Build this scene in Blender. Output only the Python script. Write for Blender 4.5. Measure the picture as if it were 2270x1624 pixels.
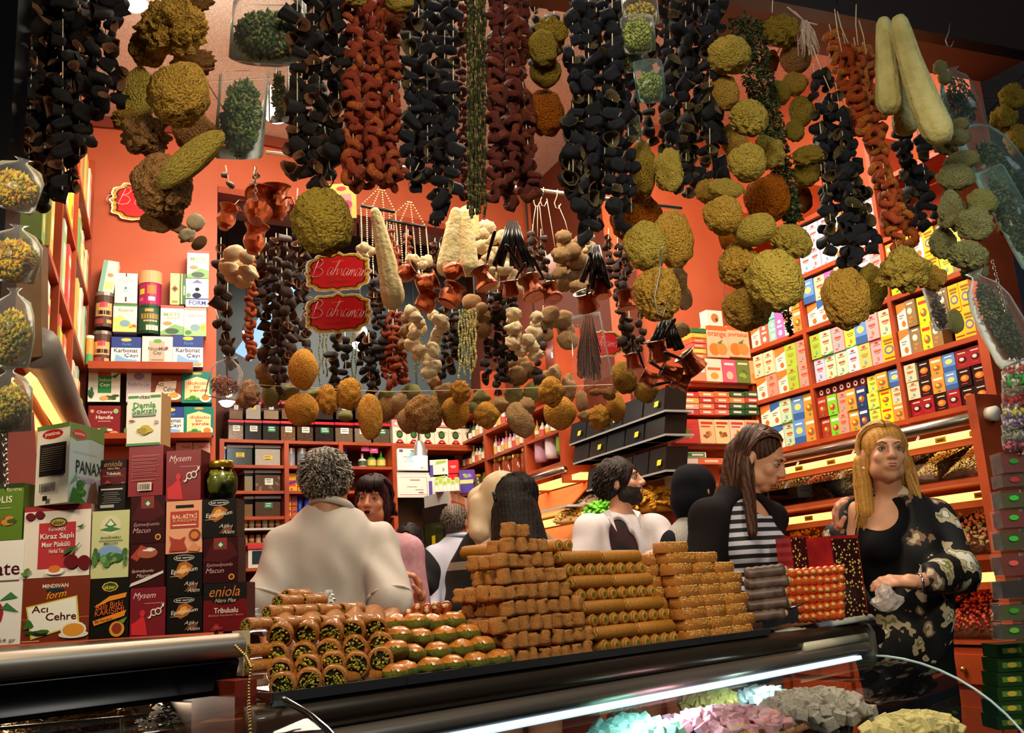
import bpy, bmesh, math, random
import numpy as np
from mathutils import Vector, Matrix, Euler, noise
R = random.Random(7)
for o in list(bpy.data.objects):
 bpy.data.objects.remove(o)
SC = bpy.context.scene
COL = SC.collection
# camera
F, CX, CY = 2200.0, 1135.0, 812.0
PITCH, ROLL = math.radians(13.0), math.radians(3.5)
CAM = Vector((0, 0, 1.26))
up_c = Vector((-math.sin(ROLL) * math.cos(PITCH), math.cos(ROLL) * math.cos(PITCH), -math.sin(PITCH)))
fw_c = (Vector((0, 0, -1)) - up_c * math.sin(PITCH)).normalized()
rt_c = fw_c.cross(up_c)
ROT = Matrix((rt_c, fw_c, up_c))          # camera coords -> world coords
cam_data = bpy.data.cameras.new('camera')
cam = bpy.data.objects.new('camera', cam_data)
COL.objects.link(cam)
cam.matrix_world = Matrix.Translation(CAM) @ ROT.to_4x4()
cam_data.sensor_width = 36.0
cam_data.lens = 36.0 * F / 2270.0
cam_data.clip_start = 0.02
SC.camera = cam
def ray(px, py):
 return ROT @ Vector(((px - CX) / F, -(py - CY) / F, -1.0))
def P(px, py, d):                          # a point of the photograph at forward distance d
 r = ray(px, py)
 return CAM + r * (d / r.y)
def Pz(px, py, z):                         # ... at height z
 r = ray(px, py)
 return CAM + r * ((z - CAM.z) / r.z)
def hit(px, py, o, n):
 r = ray(px, py)
 return CAM + r * ((Vector(o) - CAM).dot(n) / r.dot(n))
def mpp(d):                                # metres per photograph pixel at distance d
 return d / F
def proj(p):
 c = ROT.transposed() @ (Vector(p) - CAM)
 return CX + F * c.x / -c.z, CY - F * c.y / -c.z
# view, world, lights
SC.view_settings.view_transform = 'Standard'
SC.view_settings.look = 'None'
SC.view_settings.exposure = 0.0
SC.view_settings.gamma = 1.0
SC.view_settings.use_curve_mapping = False
SC.cycles.use_denoising = True
SC.cycles.max_bounces = 7
SC.cycles.transparent_max_bounces = 16
SC.cycles.sample_clamp_indirect = 4.0
SC.cycles.caustics_reflective = False
SC.cycles.caustics_refractive = False
W = bpy.data.worlds.new('night'); SC.world = W
W.use_nodes = True
W.node_tree.nodes['Background'].inputs[0].default_value = (0.25, 0.32, 0.5, 1)
W.node_tree.nodes['Background'].inputs[1].default_value = 0.03
def light(kind, name, loc, energy, col, size=0.3, target=None, size_y=None, spot=None, blend=.5):
 l = bpy.data.lights.new(name, kind)
 l.energy = energy; l.color = col
 if kind == 'AREA':
  l.size = size
  if size_y: l.shape = 'RECTANGLE'; l.size_y = size_y
 elif kind in ('POINT', 'SPOT'):
  l.shadow_soft_size = size
 if kind == 'SPOT':
  l.spot_size = math.radians(spot or 90); l.spot_blend = blend
 o = bpy.data.objects.new(name, l); COL.objects.link(o); o.location = loc
 if target is not None:
  o.rotation_euler = (Vector(target) - Vector(loc)).to_track_quat('-Z', 'Y').to_euler()
 return o
WARM = (1.0, 0.83, 0.64)
LIGHTS_HERE = 1
# materials
def lin(c):
 if isinstance(c, str):
  c = [int(c[i:i + 2], 16) / 255 for i in (0, 2, 4)]
 return tuple(v / 12.92 if v <= .04045 else ((v + .055) / 1.055) ** 2.4 for v in c)
MATS = {}
def M(name, col='808080', rough=.6, metal=0., col2=None, scale=20., detail=3., bump=0., bscale=None, spec=.5,
 trans=0., ior=1.45, emit=0., ecol=None, alpha=1., sss=0., kind='noise', coords='Object', sharp=None, bdist=.01, coat=0.):
 if name in MATS: return MATS[name]
 m = bpy.data.materials.new(name); MATS[name] = m
 m.use_nodes = True
 nt = m.node_tree; b = nt.nodes['Principled BSDF']
 b.inputs['Base Color'].default_value = lin(col) + (1,)
 b.inputs['Roughness'].default_value = rough
 b.inputs['Metallic'].default_value = metal
 b.inputs['Specular IOR Level'].default_value = spec
 b.inputs['IOR'].default_value = ior
 if trans: b.inputs['Transmission Weight'].default_value = trans
 if coat: b.inputs['Coat Weight'].default_value = coat; b.inputs['Coat Roughness'].default_value = .08
 if alpha < 1: b.inputs['Alpha'].default_value = alpha
 if sss:
  b.inputs['Subsurface Weight'].default_value = sss
  b.inputs['Subsurface Radius'].default_value = (.02, .008, .004)
  b.inputs['Subsurface Scale'].default_value = .6
 if emit:
  b.inputs['Emission Color'].default_value = lin(ecol or col) + (1,)
  b.inputs['Emission Strength'].default_value = emit
 if col2 is not None or bump:
  tc = nt.nodes.new('ShaderNodeTexCoord')
 if col2 is not None:
  if kind == 'voronoi':
   n = nt.nodes.new('ShaderNodeTexVoronoi'); n.inputs['Scale'].default_value = scale; out = n.outputs['Distance']
  elif kind == 'wave':
   n = nt.nodes.new('ShaderNodeTexWave'); n.inputs['Scale'].default_value = scale
   n.inputs['Distortion'].default_value = 6; n.inputs['Detail'].default_value = 3; out = n.outputs['Fac']
  else:
   n = nt.nodes.new('ShaderNodeTexNoise'); n.inputs['Scale'].default_value = scale
   n.inputs['Detail'].default_value = detail; out = n.outputs['Fac']
  nt.links.new(tc.outputs[coords], n.inputs['Vector'])
  r = nt.nodes.new('ShaderNodeValToRGB')
  s = sharp if sharp is not None else .2
  lo, hi = (.5 - s, .5 + s) if kind != 'voronoi' else (.15, .15 + 2 * s)
  r.color_ramp.elements[0].position = lo; r.color_ramp.elements[1].position = hi
  r.color_ramp.elements[0].color = lin(col) + (1,)
  r.color_ramp.elements[1].color = lin(col2) + (1,)
  nt.links.new(out, r.inputs['Fac'])
  nt.links.new(r.outputs['Color'], b.inputs['Base Color'])
 if bump:
  n2 = nt.nodes.new('ShaderNodeTexNoise'); n2.inputs['Scale'].default_value = bscale or scale
  n2.inputs['Detail'].default_value = 4
  nt.links.new(tc.outputs[coords], n2.inputs['Vector'])
  bp = nt.nodes.new('ShaderNodeBump'); bp.inputs['Strength'].default_value = bump
  bp.inputs['Distance'].default_value = bdist
  nt.links.new(n2.outputs['Fac'], bp.inputs['Height'])
  nt.links.new(bp.outputs['Normal'], b.inputs['Normal'])
 return m
def C(hexcol, rough=.5, **k):              # plain printed colour
 if int(hexcol[:2], 16) + int(hexcol[2:4], 16) + int(hexcol[4:], 16) < 150: k.setdefault('spec', .22)
 return M('ink_' + hexcol + ('_%d' % (rough * 100)), hexcol, rough, **k)
def clear_mat(name, tint=(1, 1, 1), opac=.12, rough=.08, film='ffffff', grain=0.):
 if name in MATS: return MATS[name]
 m = bpy.data.materials.new(name); MATS[name] = m; m.use_nodes = True
 nt = m.node_tree; nt.nodes.clear()
 out = nt.nodes.new('ShaderNodeOutputMaterial')
 tr = nt.nodes.new('ShaderNodeBsdfTransparent'); tr.inputs[0].default_value = tuple(tint) + (1,)
 pr = nt.nodes.new('ShaderNodeBsdfPrincipled'); pr.inputs['Base Color'].default_value = lin(film) + (1,)
 pr.inputs['Roughness'].default_value = rough; pr.inputs['Specular IOR Level'].default_value = 1.
 if film < '2': pr = nt.nodes.new('ShaderNodeBsdfGlossy'); pr.inputs['Roughness'].default_value = rough
 fr = nt.nodes.new('ShaderNodeFresnel'); fr.inputs[0].default_value = 1.4
 ad = nt.nodes.new('ShaderNodeMath'); ad.operation = 'ADD'; ad.use_clamp = True; ad.inputs[1].default_value = opac
 if grain:
  tc = nt.nodes.new('ShaderNodeTexCoord'); n = nt.nodes.new('ShaderNodeTexNoise'); n.inputs['Scale'].default_value = grain
  bp = nt.nodes.new('ShaderNodeBump'); bp.inputs['Strength'].default_value = .9; bp.inputs['Distance'].default_value = .01
  nt.links.new(tc.outputs['Object'], n.inputs['Vector']); nt.links.new(n.outputs['Fac'], bp.inputs['Height'])
  nt.links.new(bp.outputs['Normal'], pr.inputs['Normal'])
 mx = nt.nodes.new('ShaderNodeMixShader')
 nt.links.new(fr.outputs[0], ad.inputs[0]); nt.links.new(ad.outputs[0], mx.inputs[0])
 nt.links.new(tr.outputs[0], mx.inputs[1]); nt.links.new(pr.outputs[0], mx.inputs[2])
 nt.links.new(mx.outputs[0], out.inputs[0])
 return m
# mesh helpers
class MB:
 def __init__(s): s.v = []; s.f = []; s.m = []; s.mats = []; s.sm = []
 def mi(s, mat):
  if mat not in s.mats: s.mats.append(mat)
  return s.mats.index(mat)
 def add(s, vs, fs, mat, M_=None, smooth=False):
  b = len(s.v)
  s.v += [tuple(M_ @ Vector(v)) if M_ is not None else tuple(v) for v in vs]
  k = s.mi(mat)
  for f in fs:
   s.f.append(tuple(i + b for i in f)); s.m.append(k); s.sm.append(smooth)
  return s
 def box(s, c, h, mat, M_=None):
  x, y, z = c; a, b, d = h
  vs = [(x + i * a, y + j * b, z + k * d) for i in (-1, 1) for j in (-1, 1) for k in (-1, 1)]
  fs = [(0, 1, 3, 2), (4, 6, 7, 5), (0, 4, 5, 1), (2, 3, 7, 6), (0, 2, 6, 4), (1, 5, 7, 3)]
  return s.add(vs, fs, mat, M_)
 def box2(s, lo, hi, mat, M_=None):
  return s.box([(a + b) / 2 for a, b in zip(lo, hi)], [abs(b - a) / 2 for a, b in zip(lo, hi)], mat, M_)
 def tube(s, pts, rad, mat, n=8, cap=True, flat=1.0, smooth=True):
  pts = [Vector(p) for p in pts]
  if not hasattr(rad, '__len__'): rad = [rad] * len(pts)
  vs = []; prev = None
  for i, p in enumerate(pts):
   t = (pts[min(i + 1, len(pts) - 1)] - pts[max(i - 1, 0)])
   t = t.normalized() if t.length > 1e-9 else Vector((0, 0, 1))
   if prev is None:
    a = Vector((0, 0, 1)) if abs(t.z) < .9 else Vector((1, 0, 0))
    u = t.cross(a).normalized()
   else:
    u = (prev - t * prev.dot(t)); u = u.normalized() if u.length > 1e-6 else t.orthogonal().normalized()
   prev = u; w = t.cross(u)
   for k in range(n):
    an = 2 * math.pi * k / n
    vs.append(p + (u * math.cos(an) + w * math.sin(an) * flat) * rad[i])
  fs = []
  for i in range(len(pts) - 1):
   for k in range(n):
    k2 = (k + 1) % n
    fs.append((i * n + k, i * n + k2, (i + 1) * n + k2, (i + 1) * n + k))
  if cap:
   fs.append(tuple(range(n))[::-1]); fs.append(tuple((len(pts) - 1) * n + k for k in range(n)))
  return s.add(vs, fs, mat, None, smooth)
 def lathe(s, prof, mat, n=20, M_=None, wob=0., smooth=True, seed=0, cap=False):
  vs = []
  for (r, z) in prof:
   for k in range(n):
    a = 2 * math.pi * k / n
    rr = r
    if wob: rr = r * (1 + wob * noise.noise(Vector((math.cos(a) * 1.5, math.sin(a) * 1.5, z * 30 + seed * 9.1))))
    vs.append((rr * math.cos(a), rr * math.sin(a), z))
  fs = []
  for i in range(len(prof) - 1):
   for k in range(n):
    k2 = (k + 1) % n
    fs.append((i * n + k, i * n + k2, (i + 1) * n + k2, (i + 1) * n + k))
  if cap:
   fs.append(tuple(range(n))[::-1]); fs.append(tuple((len(prof) - 1) * n + k for k in range(n)))
  return s.add(vs, fs, mat, M_, smooth)
 def ell(s, c, r, mat, M_=None, nu=12, nv=8):
  vs = []
  for i in range(nv + 1):
   ph = math.pi * i / nv
   for k in range(nu):
    a = 2 * math.pi * k / nu
    vs.append((c[0] + r[0] * math.sin(ph) * math.cos(a), c[1] + r[1] * math.sin(ph) * math.sin(a), c[2] + r[2] * math.cos(ph)))
  fs = []
  for i in range(nv):
   for k in range(nu):
    k2 = (k + 1) % nu
    fs.append((i * nu + k, (i + 1) * nu + k, (i + 1) * nu + k2, i * nu + k2))
  return s.add(vs, fs, mat, M_, True)
 def poly(s, pts, mat, M_=None, depth=None, axis=(0, 0, 1)):
  n = len(pts)
  if depth is None: return s.add(pts, [tuple(range(n))], mat, M_)
  a = Vector(axis) * depth
  vs = [Vector(p) for p in pts] + [Vector(p) + a for p in pts]
  fs = [tuple(range(n))[::-1], tuple(range(n, 2 * n))] + [(k, (k + 1) % n, (k + 1) % n + n, k + n) for k in range(n)]
  return s.add(vs, fs, mat, M_)
 def mesh(s, name='mesh'):
  me = bpy.data.meshes.new(name)
  me.from_pydata([tuple(v) for v in s.v], [], s.f)
  for m in s.mats: me.materials.append(m)
  me.polygons.foreach_set('material_index', s.m)
  me.polygons.foreach_set('use_smooth', s.sm)
  me.update()
  return me
 def obj(s, name, parent=None, mw=None, merge=False):
  return link(name, s.mesh(name), parent, mw)
def link(name, me, parent=None, mw=None):
 o = bpy.data.objects.new(name, me); COL.objects.link(o)
 if parent is not None:
  o.parent = parent
  o.matrix_basis = mw if mw is not None else parent_inv(parent)
 elif mw is not None:
  o.matrix_basis = mw
 return o
def parent_inv(p):                          # mesh given in world coordinates under a placed parent
 m = p.matrix_basis.copy()
 q = p.parent
 while q is not None:
  m = q.matrix_basis @ m; q = q.parent
 return m.inverted()
def tag(o, label=None, cat=None, group=None, kind=None):
 if label:
  label = ' '.join(label.split())
  for a, b in ((' from the ', ' from '), (' in the ', ' in '), (' on the ', ' on '), (' with a ', ' with '), (' the ', ' '), (' a ', ' '), (' and ', ', '), (', ', ' '), (' of ', ' ')):
   while len(label.split()) > 16 and a in label: label = label.replace(a, b, 1)
  o['label'] = label
 if cat: o['category'] = cat
 if group: o['group'] = group
 if kind: o['kind'] = kind
 return o
def thing(name, label, cat, loc=(0, 0, 0), group=None, mw=None):
 o = bpy.data.objects.new(name, None); COL.objects.link(o)
 o.empty_display_size = .02
 o.matrix_basis = mw if mw is not None else Matrix.Translation(Vector(loc))
 return tag(o, label, cat, group)
def struct(o): o['kind'] = 'structure'; return o
def frame(o, x, y=None, z=None):            # matrix with origin o, local x and z given
 x = Vector(x).normalized(); z = Vector(z or (0, 0, 1)).normalized()
 y = z.cross(x).normalized(); z = x.cross(y)
 m = Matrix((x, y, z)).transposed().to_4x4(); m.translation = Vector(o); return m
def TR(x, y, z): return Matrix.Translation((x, y, z))
def RX(a): return Matrix.Rotation(a, 4, 'X')
def RY(a): return Matrix.Rotation(a, 4, 'Y')
def RZ(a): return Matrix.Rotation(a, 4, 'Z')
def SCL(x, y=None, z=None):
 y = x if y is None else y; z = x if z is None else z
 return Matrix.Diagonal((x, y, z, 1))
ORD = ['first', 'second', 'third', 'fourth', 'fifth', 'sixth', 'seventh', 'eighth', 'ninth', 'tenth', 'eleventh', 'twelfth', 'thirteenth', 'fourteenth',
 'fifteenth', 'sixteenth', 'seventeenth', 'eighteenth', 'nineteenth', 'twentieth', 'twenty-first', 'twenty-second', 'twenty-third', 'twenty-fourth', 'twenty-fifth',
 'twenty-sixth', 'twenty-seventh', 'twenty-eighth', 'twenty-ninth', 'thirtieth'] + ['%dth' % i for i in range(31, 100)]
_T = {}
def text_mesh(txt, shear=0., bold=0.):
 key = (txt, shear, bold)
 if key in _T: return _T[key]
 cu = bpy.data.curves.new('t', 'FONT'); cu.body = txt; cu.shear = shear; cu.offset = bold
 cu.resolution_u = 2; cu.align_x = 'CENTER'; cu.align_y = 'CENTER'
 o = bpy.data.objects.new('t', cu); COL.objects.link(o)
 dg = bpy.context.evaluated_depsgraph_get()
 me = bpy.data.meshes.new_from_object(o.evaluated_get(dg))
 vs = [tuple(v.co) for v in me.vertices]; fs = [tuple(p.vertices) for p in me.polygons]
 bpy.data.objects.remove(o); bpy.data.meshes.remove(me)
 xs = [v[0] for v in vs] or [0, 1]; ys = [v[1] for v in vs] or [0, 1]
 r = (vs, fs, min(xs), max(xs), min(ys), max(ys)); _T[key] = r
 return r
def add_text(mb, txt, x0, x1, y0, y1, mat, M_=None, shear=0., rot=0., bold=0., eps=0.0, curve=0.):
 """flat lettering fitted in the rectangle x0..x1, y0..y1 (local x right, z up, facing -y)"""
 vs, fs, a, b, c, d = text_mesh(txt, shear, bold)
 w = max(b - a, 1e-6); h = max(d - c, 1e-6); out = []
 cxx, cyy = (x0 + x1) / 2, (y0 + y1) / 2
 for v in vs:
  x = (v[0] - a) / w - .5; y = (v[1] - c) / h - .5
  X = x * (x1 - x0); Y = y * (y1 - y0) + curve * (x * x - .08)
  if rot: X, Y = X * math.cos(rot) - Y * math.sin(rot), X * math.sin(rot) + Y * math.cos(rot)
  out.append((cxx + X, -eps, cyy + Y))
 mb.add(out, fs, mat, M_)
# the lamps' light (some housings are built further down), and added fills
light('AREA', 'ceiling_light_left', (-.75, 3.1, 3.25), 34, WARM, .5, (-1.0, 3.6, 1.5))
light('AREA', 'ceiling_light_mid', (.25, 3.5, 3.3), 40, WARM, .6, (.2, 3.9, 1.0))
light('AREA', 'ceiling_light_right', (.85, 2.9, 3.2), 26, WARM, .5, (1.2, 3.4, 1.4))
light('AREA', 'back_room_light', (-.5, 4.9, 3.0), 17, (1, .86, .7), .5, (-.7, 5.4, 1.2))
light('AREA', 'back_room_light_right', (.35, 5.0, 3.0), 13, (1, .86, .7), .5, (.5, 5.2, 1.2))
light('SPOT', 'front_fill_left', (-.9, .5, 2.0), 36, (1, .86, .6), .15, (-.3, 2.2, 1.35), spot=72, blend=1.)  # added fill for the front goods, no fixture stands here
light('SPOT', 'front_fill_right', (.9, .6, 2.0), 50, (1, .88, .58), .15, (.7, 2.3, 1.45), spot=70, blend=1.)  # matching added fill, aimed low so the top garlands stay dark
light('AREA', 'front_row_lamp', (.0, 2.25, 3.2), 26, (1, .86, .62), .5, (.0, 3.1, 1.6))
light('AREA', 'pastry_fill', (.1, .75, 2.55), 17, (1, .85, .6), .4, (.1, 1.75, 1.1))  # added warm fill just for the pastries on the counter
light('POINT', 'top_left_lamp', (-.98, 2.85, 3.15), 9, (1, .9, .78), .05)
light('AREA', 'street_lamp_cool', (2.6, .6, 3.0), 13, (.72, .9, 1.0), .5, (1.2, 2.4, 1.9))
light('AREA', 'spice_case_fill', P(230, 1556, 1.36), 5.0, WARM, .5, P(240, 1660, 1.30), .03)  # added light in an unlit case, so the herbs show
# THE SHELL OF THE SHOP
D1 = Vector((-.451, .893, 0)).normalized()      # along the right wall, away from us
RWO = Vector((1.52, 3.3, 0)); RWN = Vector((-.893, -.451, 0)).normalized()
DL = Vector((.95, .31, 0)).normalized()         # along the facing wall, to the right
LPO = P(210, 822, 4.0); LPO.z = 0; LPN = Vector((DL.y, -DL.x, 0))
LWD = Vector((.336, -.942, 0)).normalized()     # left wall, towards us
BWO = P(470, 988, 5.2); BWO.z = 0
BWD = Vector((.86, .51, 0)).normalized(); BWN = Vector((BWD.y, -BWD.x, 0))
def rw(u, z, out=0.0): return RWO + D1 * u + RWN * out + Vector((0, 0, z))
def lp(u, z, out=0.0): return LPO + DL * u + LPN * out + Vector((0, 0, z))
def bw(u, z, out=0.0): return BWO + BWD * u + BWN * out + Vector((0, 0, z))
def on(px, py, o, n, d):                        # (u, z) on a wall under a pixel
 h = hit(px, py, o, n); return (h - Vector(o)).dot(d), h.z
ZC = P(230, 262, 4.0).z
WOOD = M('cherry_laminate', 'b04a22', .42, col2='8c3515', scale=6, bump=.05)
REDW = M('red_laminate_wall', 'bd5f3e', .5, col2='b05230', scale=3, spec=.4)
CEIL = M('pitted_ceiling_board', 'f0e2d4', .8, col2='d8c6b6', scale=170, detail=2, sharp=.06)
GREYW = M('blue_grey_gloss_panel', '44545c', .5, col2='36444c', scale=2)
DARK = M('dark_paint', '14110f', .6)
STEEL = M('brushed_steel', 'b9b2a6', .28, 1.0, bump=.03, bscale=200)
ALU = M('satin_aluminium', 'c2bdb4', .35, 1.0)
CHROME = M('chrome', 'd8d4cc', .1, 1.0)
FLOORM = M('brown_floor_tile', '3b2a20', .4, col2='2b1e17', scale=3)
def slab(name, pts, mat, axis, depth, **k):
 mb = MB(); mb.poly(pts, mat, None, depth, axis)
 return struct(mb.obj(name))
slab('floor', [(-4, .2, .42), (4, .2, .42), (4, 9, .42), (-4, 9, .42)], FLOORM, (0, 0, -1), .05)
ce = MB(); ce.box2((-3.2, 1.95, ZC + .03), (3.2, 9, ZC + .08), M('ceiling_joint', '8f7c6c', .9))
ceil_o = struct(ce.obj('ceiling'))
_tile = MB().box((0, 0, 0), (.296, .296, .014), CEIL).mesh('board')
for i in range(10):
 for j in range(11):
  q = link('ceiling_board', _tile, ceil_o); q.matrix_basis = TR(-2.7 + i * .6, 2.25 + j * .6, ZC + .016)
uR = on(480, 700, LPO, LPN, DL)[0]
slab('wall_front_left', [lp(-.3, 0), lp(uR, 0), lp(uR, ZC + .03), lp(-.3, ZC + .03)], REDW, -LPN, .08)
_b0 = lp(uR, 0); _b1 = Pz(1240, 432, ZC); _b1.z = 0
BD = (_b1 - _b0).normalized(); BN = Vector((BD.y, -BD.x, 0)); _bl = (_b1 - _b0).length + .35
def bk(u, z, out=0.): return _b0 + BD * u + BN * out + Vector((0, 0, z))
zB = on(870, 478, _b0, BN, BD)[1]
slab('wall_bulkhead', [bk(0, zB), bk(_bl, zB), bk(_bl, ZC + .03), bk(0, ZC + .03)], REDW, -BN, .08)
slab('trim_1', [bk(0, zB - .03, .01), bk(_bl, zB - .03, .01), bk(_bl, zB, .01), bk(0, zB, .01)], WOOD, -BN, .1)
slab('trim_5', [bk(0, ZC - .05, .02), bk(_bl, ZC - .05, .02), bk(_bl, ZC, .02), bk(0, ZC, .02)], M('brown_cornice', '7a3018', .5), -BN, .02)
slab('trim_2', [lp(-.3, ZC - .05, .02), lp(uR, ZC - .05, .02), lp(uR, ZC, .02), lp(-.3, ZC, .02)], M('brown_cornice', '7a3018', .5), -LPN, .02)
lw0 = LPO - DL * .17
slab('wall_left', [lw0, lw0 + LWD * 2.3, lw0 + LWD * 2.3 + Vector((0, 0, 3.6)), lw0 + Vector((0, 0, 3.6))], REDW, (-.95, -.3, 0), .06)
ub1 = on(1052, 1003, BWO, BWN, BWD)[0]
zg = on(760, 880, BWO, BWN, BWD)[1]
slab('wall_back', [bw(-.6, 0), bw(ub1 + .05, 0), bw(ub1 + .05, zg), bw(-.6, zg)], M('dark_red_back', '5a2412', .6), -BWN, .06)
slab('wall_back_upper', [bw(-.6, zg), bw(ub1 + .05, zg), bw(ub1 + .05, ZC + .03), bw(-.6, ZC + .03)], GREYW, -BWN, .06)
up = on(1662, 850, RWO, RWN, D1)[0]
PIO = rw(up, 0); PID = Vector((.893, .451, 0)); PIN = Vector((.451, -.893, 0))
def pi_(u, z, out=0.): return PIO + PID * u + PIN * out + Vector((0, 0, z))
uPL = on(1476, 950, PIO, PIN, PID)[0]
zpt = on(1600, 735, PIO, PIN, PID)[1]
slab('wall_pillar', [pi_(uPL, 0, -.24), pi_(.26, 0, -.24), pi_(.26, ZC + .03, -.24), pi_(uPL, ZC + .03, -.24)], REDW, -PIN, .1)
slab('wall_right', [rw(-.06, 0, -.22), rw(up + .3, 0, -.22), rw(up + .3, ZC + .03, -.22), rw(-.06, ZC + .03, -.22)], REDW, -RWN, .06)
FRO = pi_(uPL, 0, -.2); _e = bw(ub1, 0)
FRD = (_e - FRO).normalized(); FRL = (_e - FRO).length; FRN = Vector((-FRD.y, FRD.x, 0))
def fr(u, z, out=0.): return FRO + FRD * u + FRN * out + Vector((0, 0, z))
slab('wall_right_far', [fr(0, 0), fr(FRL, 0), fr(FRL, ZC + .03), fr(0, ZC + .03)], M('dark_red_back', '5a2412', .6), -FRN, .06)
# front header of the stall, its soffit and its dark sign
h0, h1 = P(1250, -90, 2.05), P(2300, 118, 2.95)
hd = (h1 - h0).normalized(); hn = Vector((hd.y, -hd.x, 0)).normalized()
mb = MB(); mb.poly([h0, h1, h1 + Vector((0, 0, .5)), h0 + Vector((0, 0, .5))], M('dark_timber', '241812', .5), None, .05, -hn)
struct(mb.obj('trim_3'))
mb = MB(); mb.poly([h0 + Vector((0, 0, .0)) - hn * .05, h1 - hn * .05, h1 - hn * .2, h0 - hn * .2], M('soffit_board', '8d5a43', .7), None, .02, (0, 0, 1))
struct(mb.obj('trim_4'))
s0, s1 = P(1900, -60, 2.6), P(2160, 66, 2.86)
s1.z = s0.z + (h1 - h0).z / (h1 - h0).length * (s1 - s0).length
sd = Vector((s1.x - s0.x, s1.y - s0.y, 0)).normalized(); sn = Vector((sd.y, -sd.x, 0))
sg = thing('shop_sign', 'dark green shop sign high on the header above the hanging loofahs, only its last letters in view', 'sign', s0)
zb = P(2120, 66, 2.83).z
mb = MB(); a = P(1780, 0, 2.45); b = P(2155, 0, 2.86)
a2 = Vector((a.x, a.y, zb)); b2 = Vector((b.x, b.y, zb))
sd = (b2 - a2).normalized(); sn = Vector((sd.y, -sd.x, 0))
mb.poly([a2, b2, b2 + Vector((0, 0, .4)), a2 + Vector((0, 0, .4))], M('sign_dark_green', '07302c', .4), None, .03, -sn)
mb.obj('panel', sg)
mb = MB(); fm = M('sign_frame', '2c2c2c', .4)
mb.poly([b2 + sn * .004, b2 + sd * .03 + sn * .004, b2 + sd * .03 + Vector((0, 0, .4)) + sn * .004, b2 + Vector((0, 0, .4)) + sn * .004], fm, None, .04, -sn)
mb.poly([a2 + sn * .004 - Vector((0, 0, .018)), b2 + sd * .03 + sn * .004 - Vector((0, 0, .018)), b2 + sd * .03 + sn * .004, a2 + sn * .004], M('sign_gold_edge', '6b4a1c', .4), None, .04, -sn)
mb.obj('frame', sg)
mb = MB(); L = (b2 - a2).length
add_text(mb, 'LER', L - .30, L - .04, .06, .19, M('sign_letters', '50625f', .5), frame(a2 + sn * .002, sd), bold=.02)
mb.obj('lettering', sg)
mb = MB(); a, b = P(-60, 400, 1.62), P(17, 400, 1.62); mb.poly([(a.x, a.y, .42), (b.x, b.y, .42), (b.x, b.y, 3.4), (a.x, a.y, 3.4)], M('dark_post', '0e0d10', .35), None, .05, (0, 1, 0)); struct(mb.obj('trim_6'))
# CARTONS AND THE SHELVES THAT HOLD THEM
def graphics(mb, gs, w, h, M_=None, e0=.0004, st=.00025):
 for i, g in enumerate(gs):
  e = -(e0 + st * i); k = g[0]
  if k == 'r':
   _, x0, y0, x1, y1, c = g[:6]
   mb.add([((x0 - .5) * w, e, y0 * h), ((x1 - .5) * w, e, y0 * h), ((x1 - .5) * w, e, y1 * h), ((x0 - .5) * w, e, y1 * h)], [(0, 1, 2, 3)], C(c), M_)
  elif k == 'e':
   _, cx, cy, rx, ry, c = g[:6]; n = g[6] if len(g) > 6 else 14
   mb.add([((cx - .5 + rx * math.cos(a)) * w, e, (cy + ry * math.sin(a)) * h) for a in [2 * math.pi * j / n for j in range(n)]], [tuple(range(n))], C(c), M_)
  elif k == 'p':
   mb.add([((x - .5) * w, e, y * h) for x, y in g[1]], [tuple(range(len(g[1])))], C(g[2]), M_)
  elif k == 't':
   _, t, x0, y0, x1, y1, c = g[:7]; sh = g[7] if len(g) > 7 else 0; ro = g[8] if len(g) > 8 else 0
   add_text(mb, t, (x0 - .5) * w, (x1 - .5) * w, y0 * h, y1 * h, C(c), M_, sh, ro, .012 if sh == 0 else 0.0, eps=-e)
  elif k == 'b':                       # blots: a small cluster of leaves or fruit
   _, cx, cy, rx, ry, cols, seed = g; rr = random.Random(seed)
   for j in range(9):
    a = rr.uniform(0, 6.3); q = rr.uniform(0, .7); c = cols[j % len(cols)]; s = rr.uniform(.3, .55); n = 7
    mb.add([((cx - .5 + rx * (q * math.cos(a) + s * math.cos(b))) * w, e - .00002 * j, (cy + ry * (q * math.sin(a) + s * math.sin(b) * .7)) * h) for b in [2 * math.pi * m / n for m in range(n)]], [tuple(range(n))], C(c), M_)
def bars(x0, x1, y, n, c, dy=.035, th=.012):
 rr = random.Random(int(y * 977) + n); out = []
 for i in range(n):
  xa = x0 + rr.uniform(0, .12) * (x1 - x0); xb = x1 - rr.uniform(0, .25) * (x1 - x0)
  out.append(('r', xa, y - i * dy - th, xb, y - i * dy, c))
 return out
_CB = {}
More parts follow.
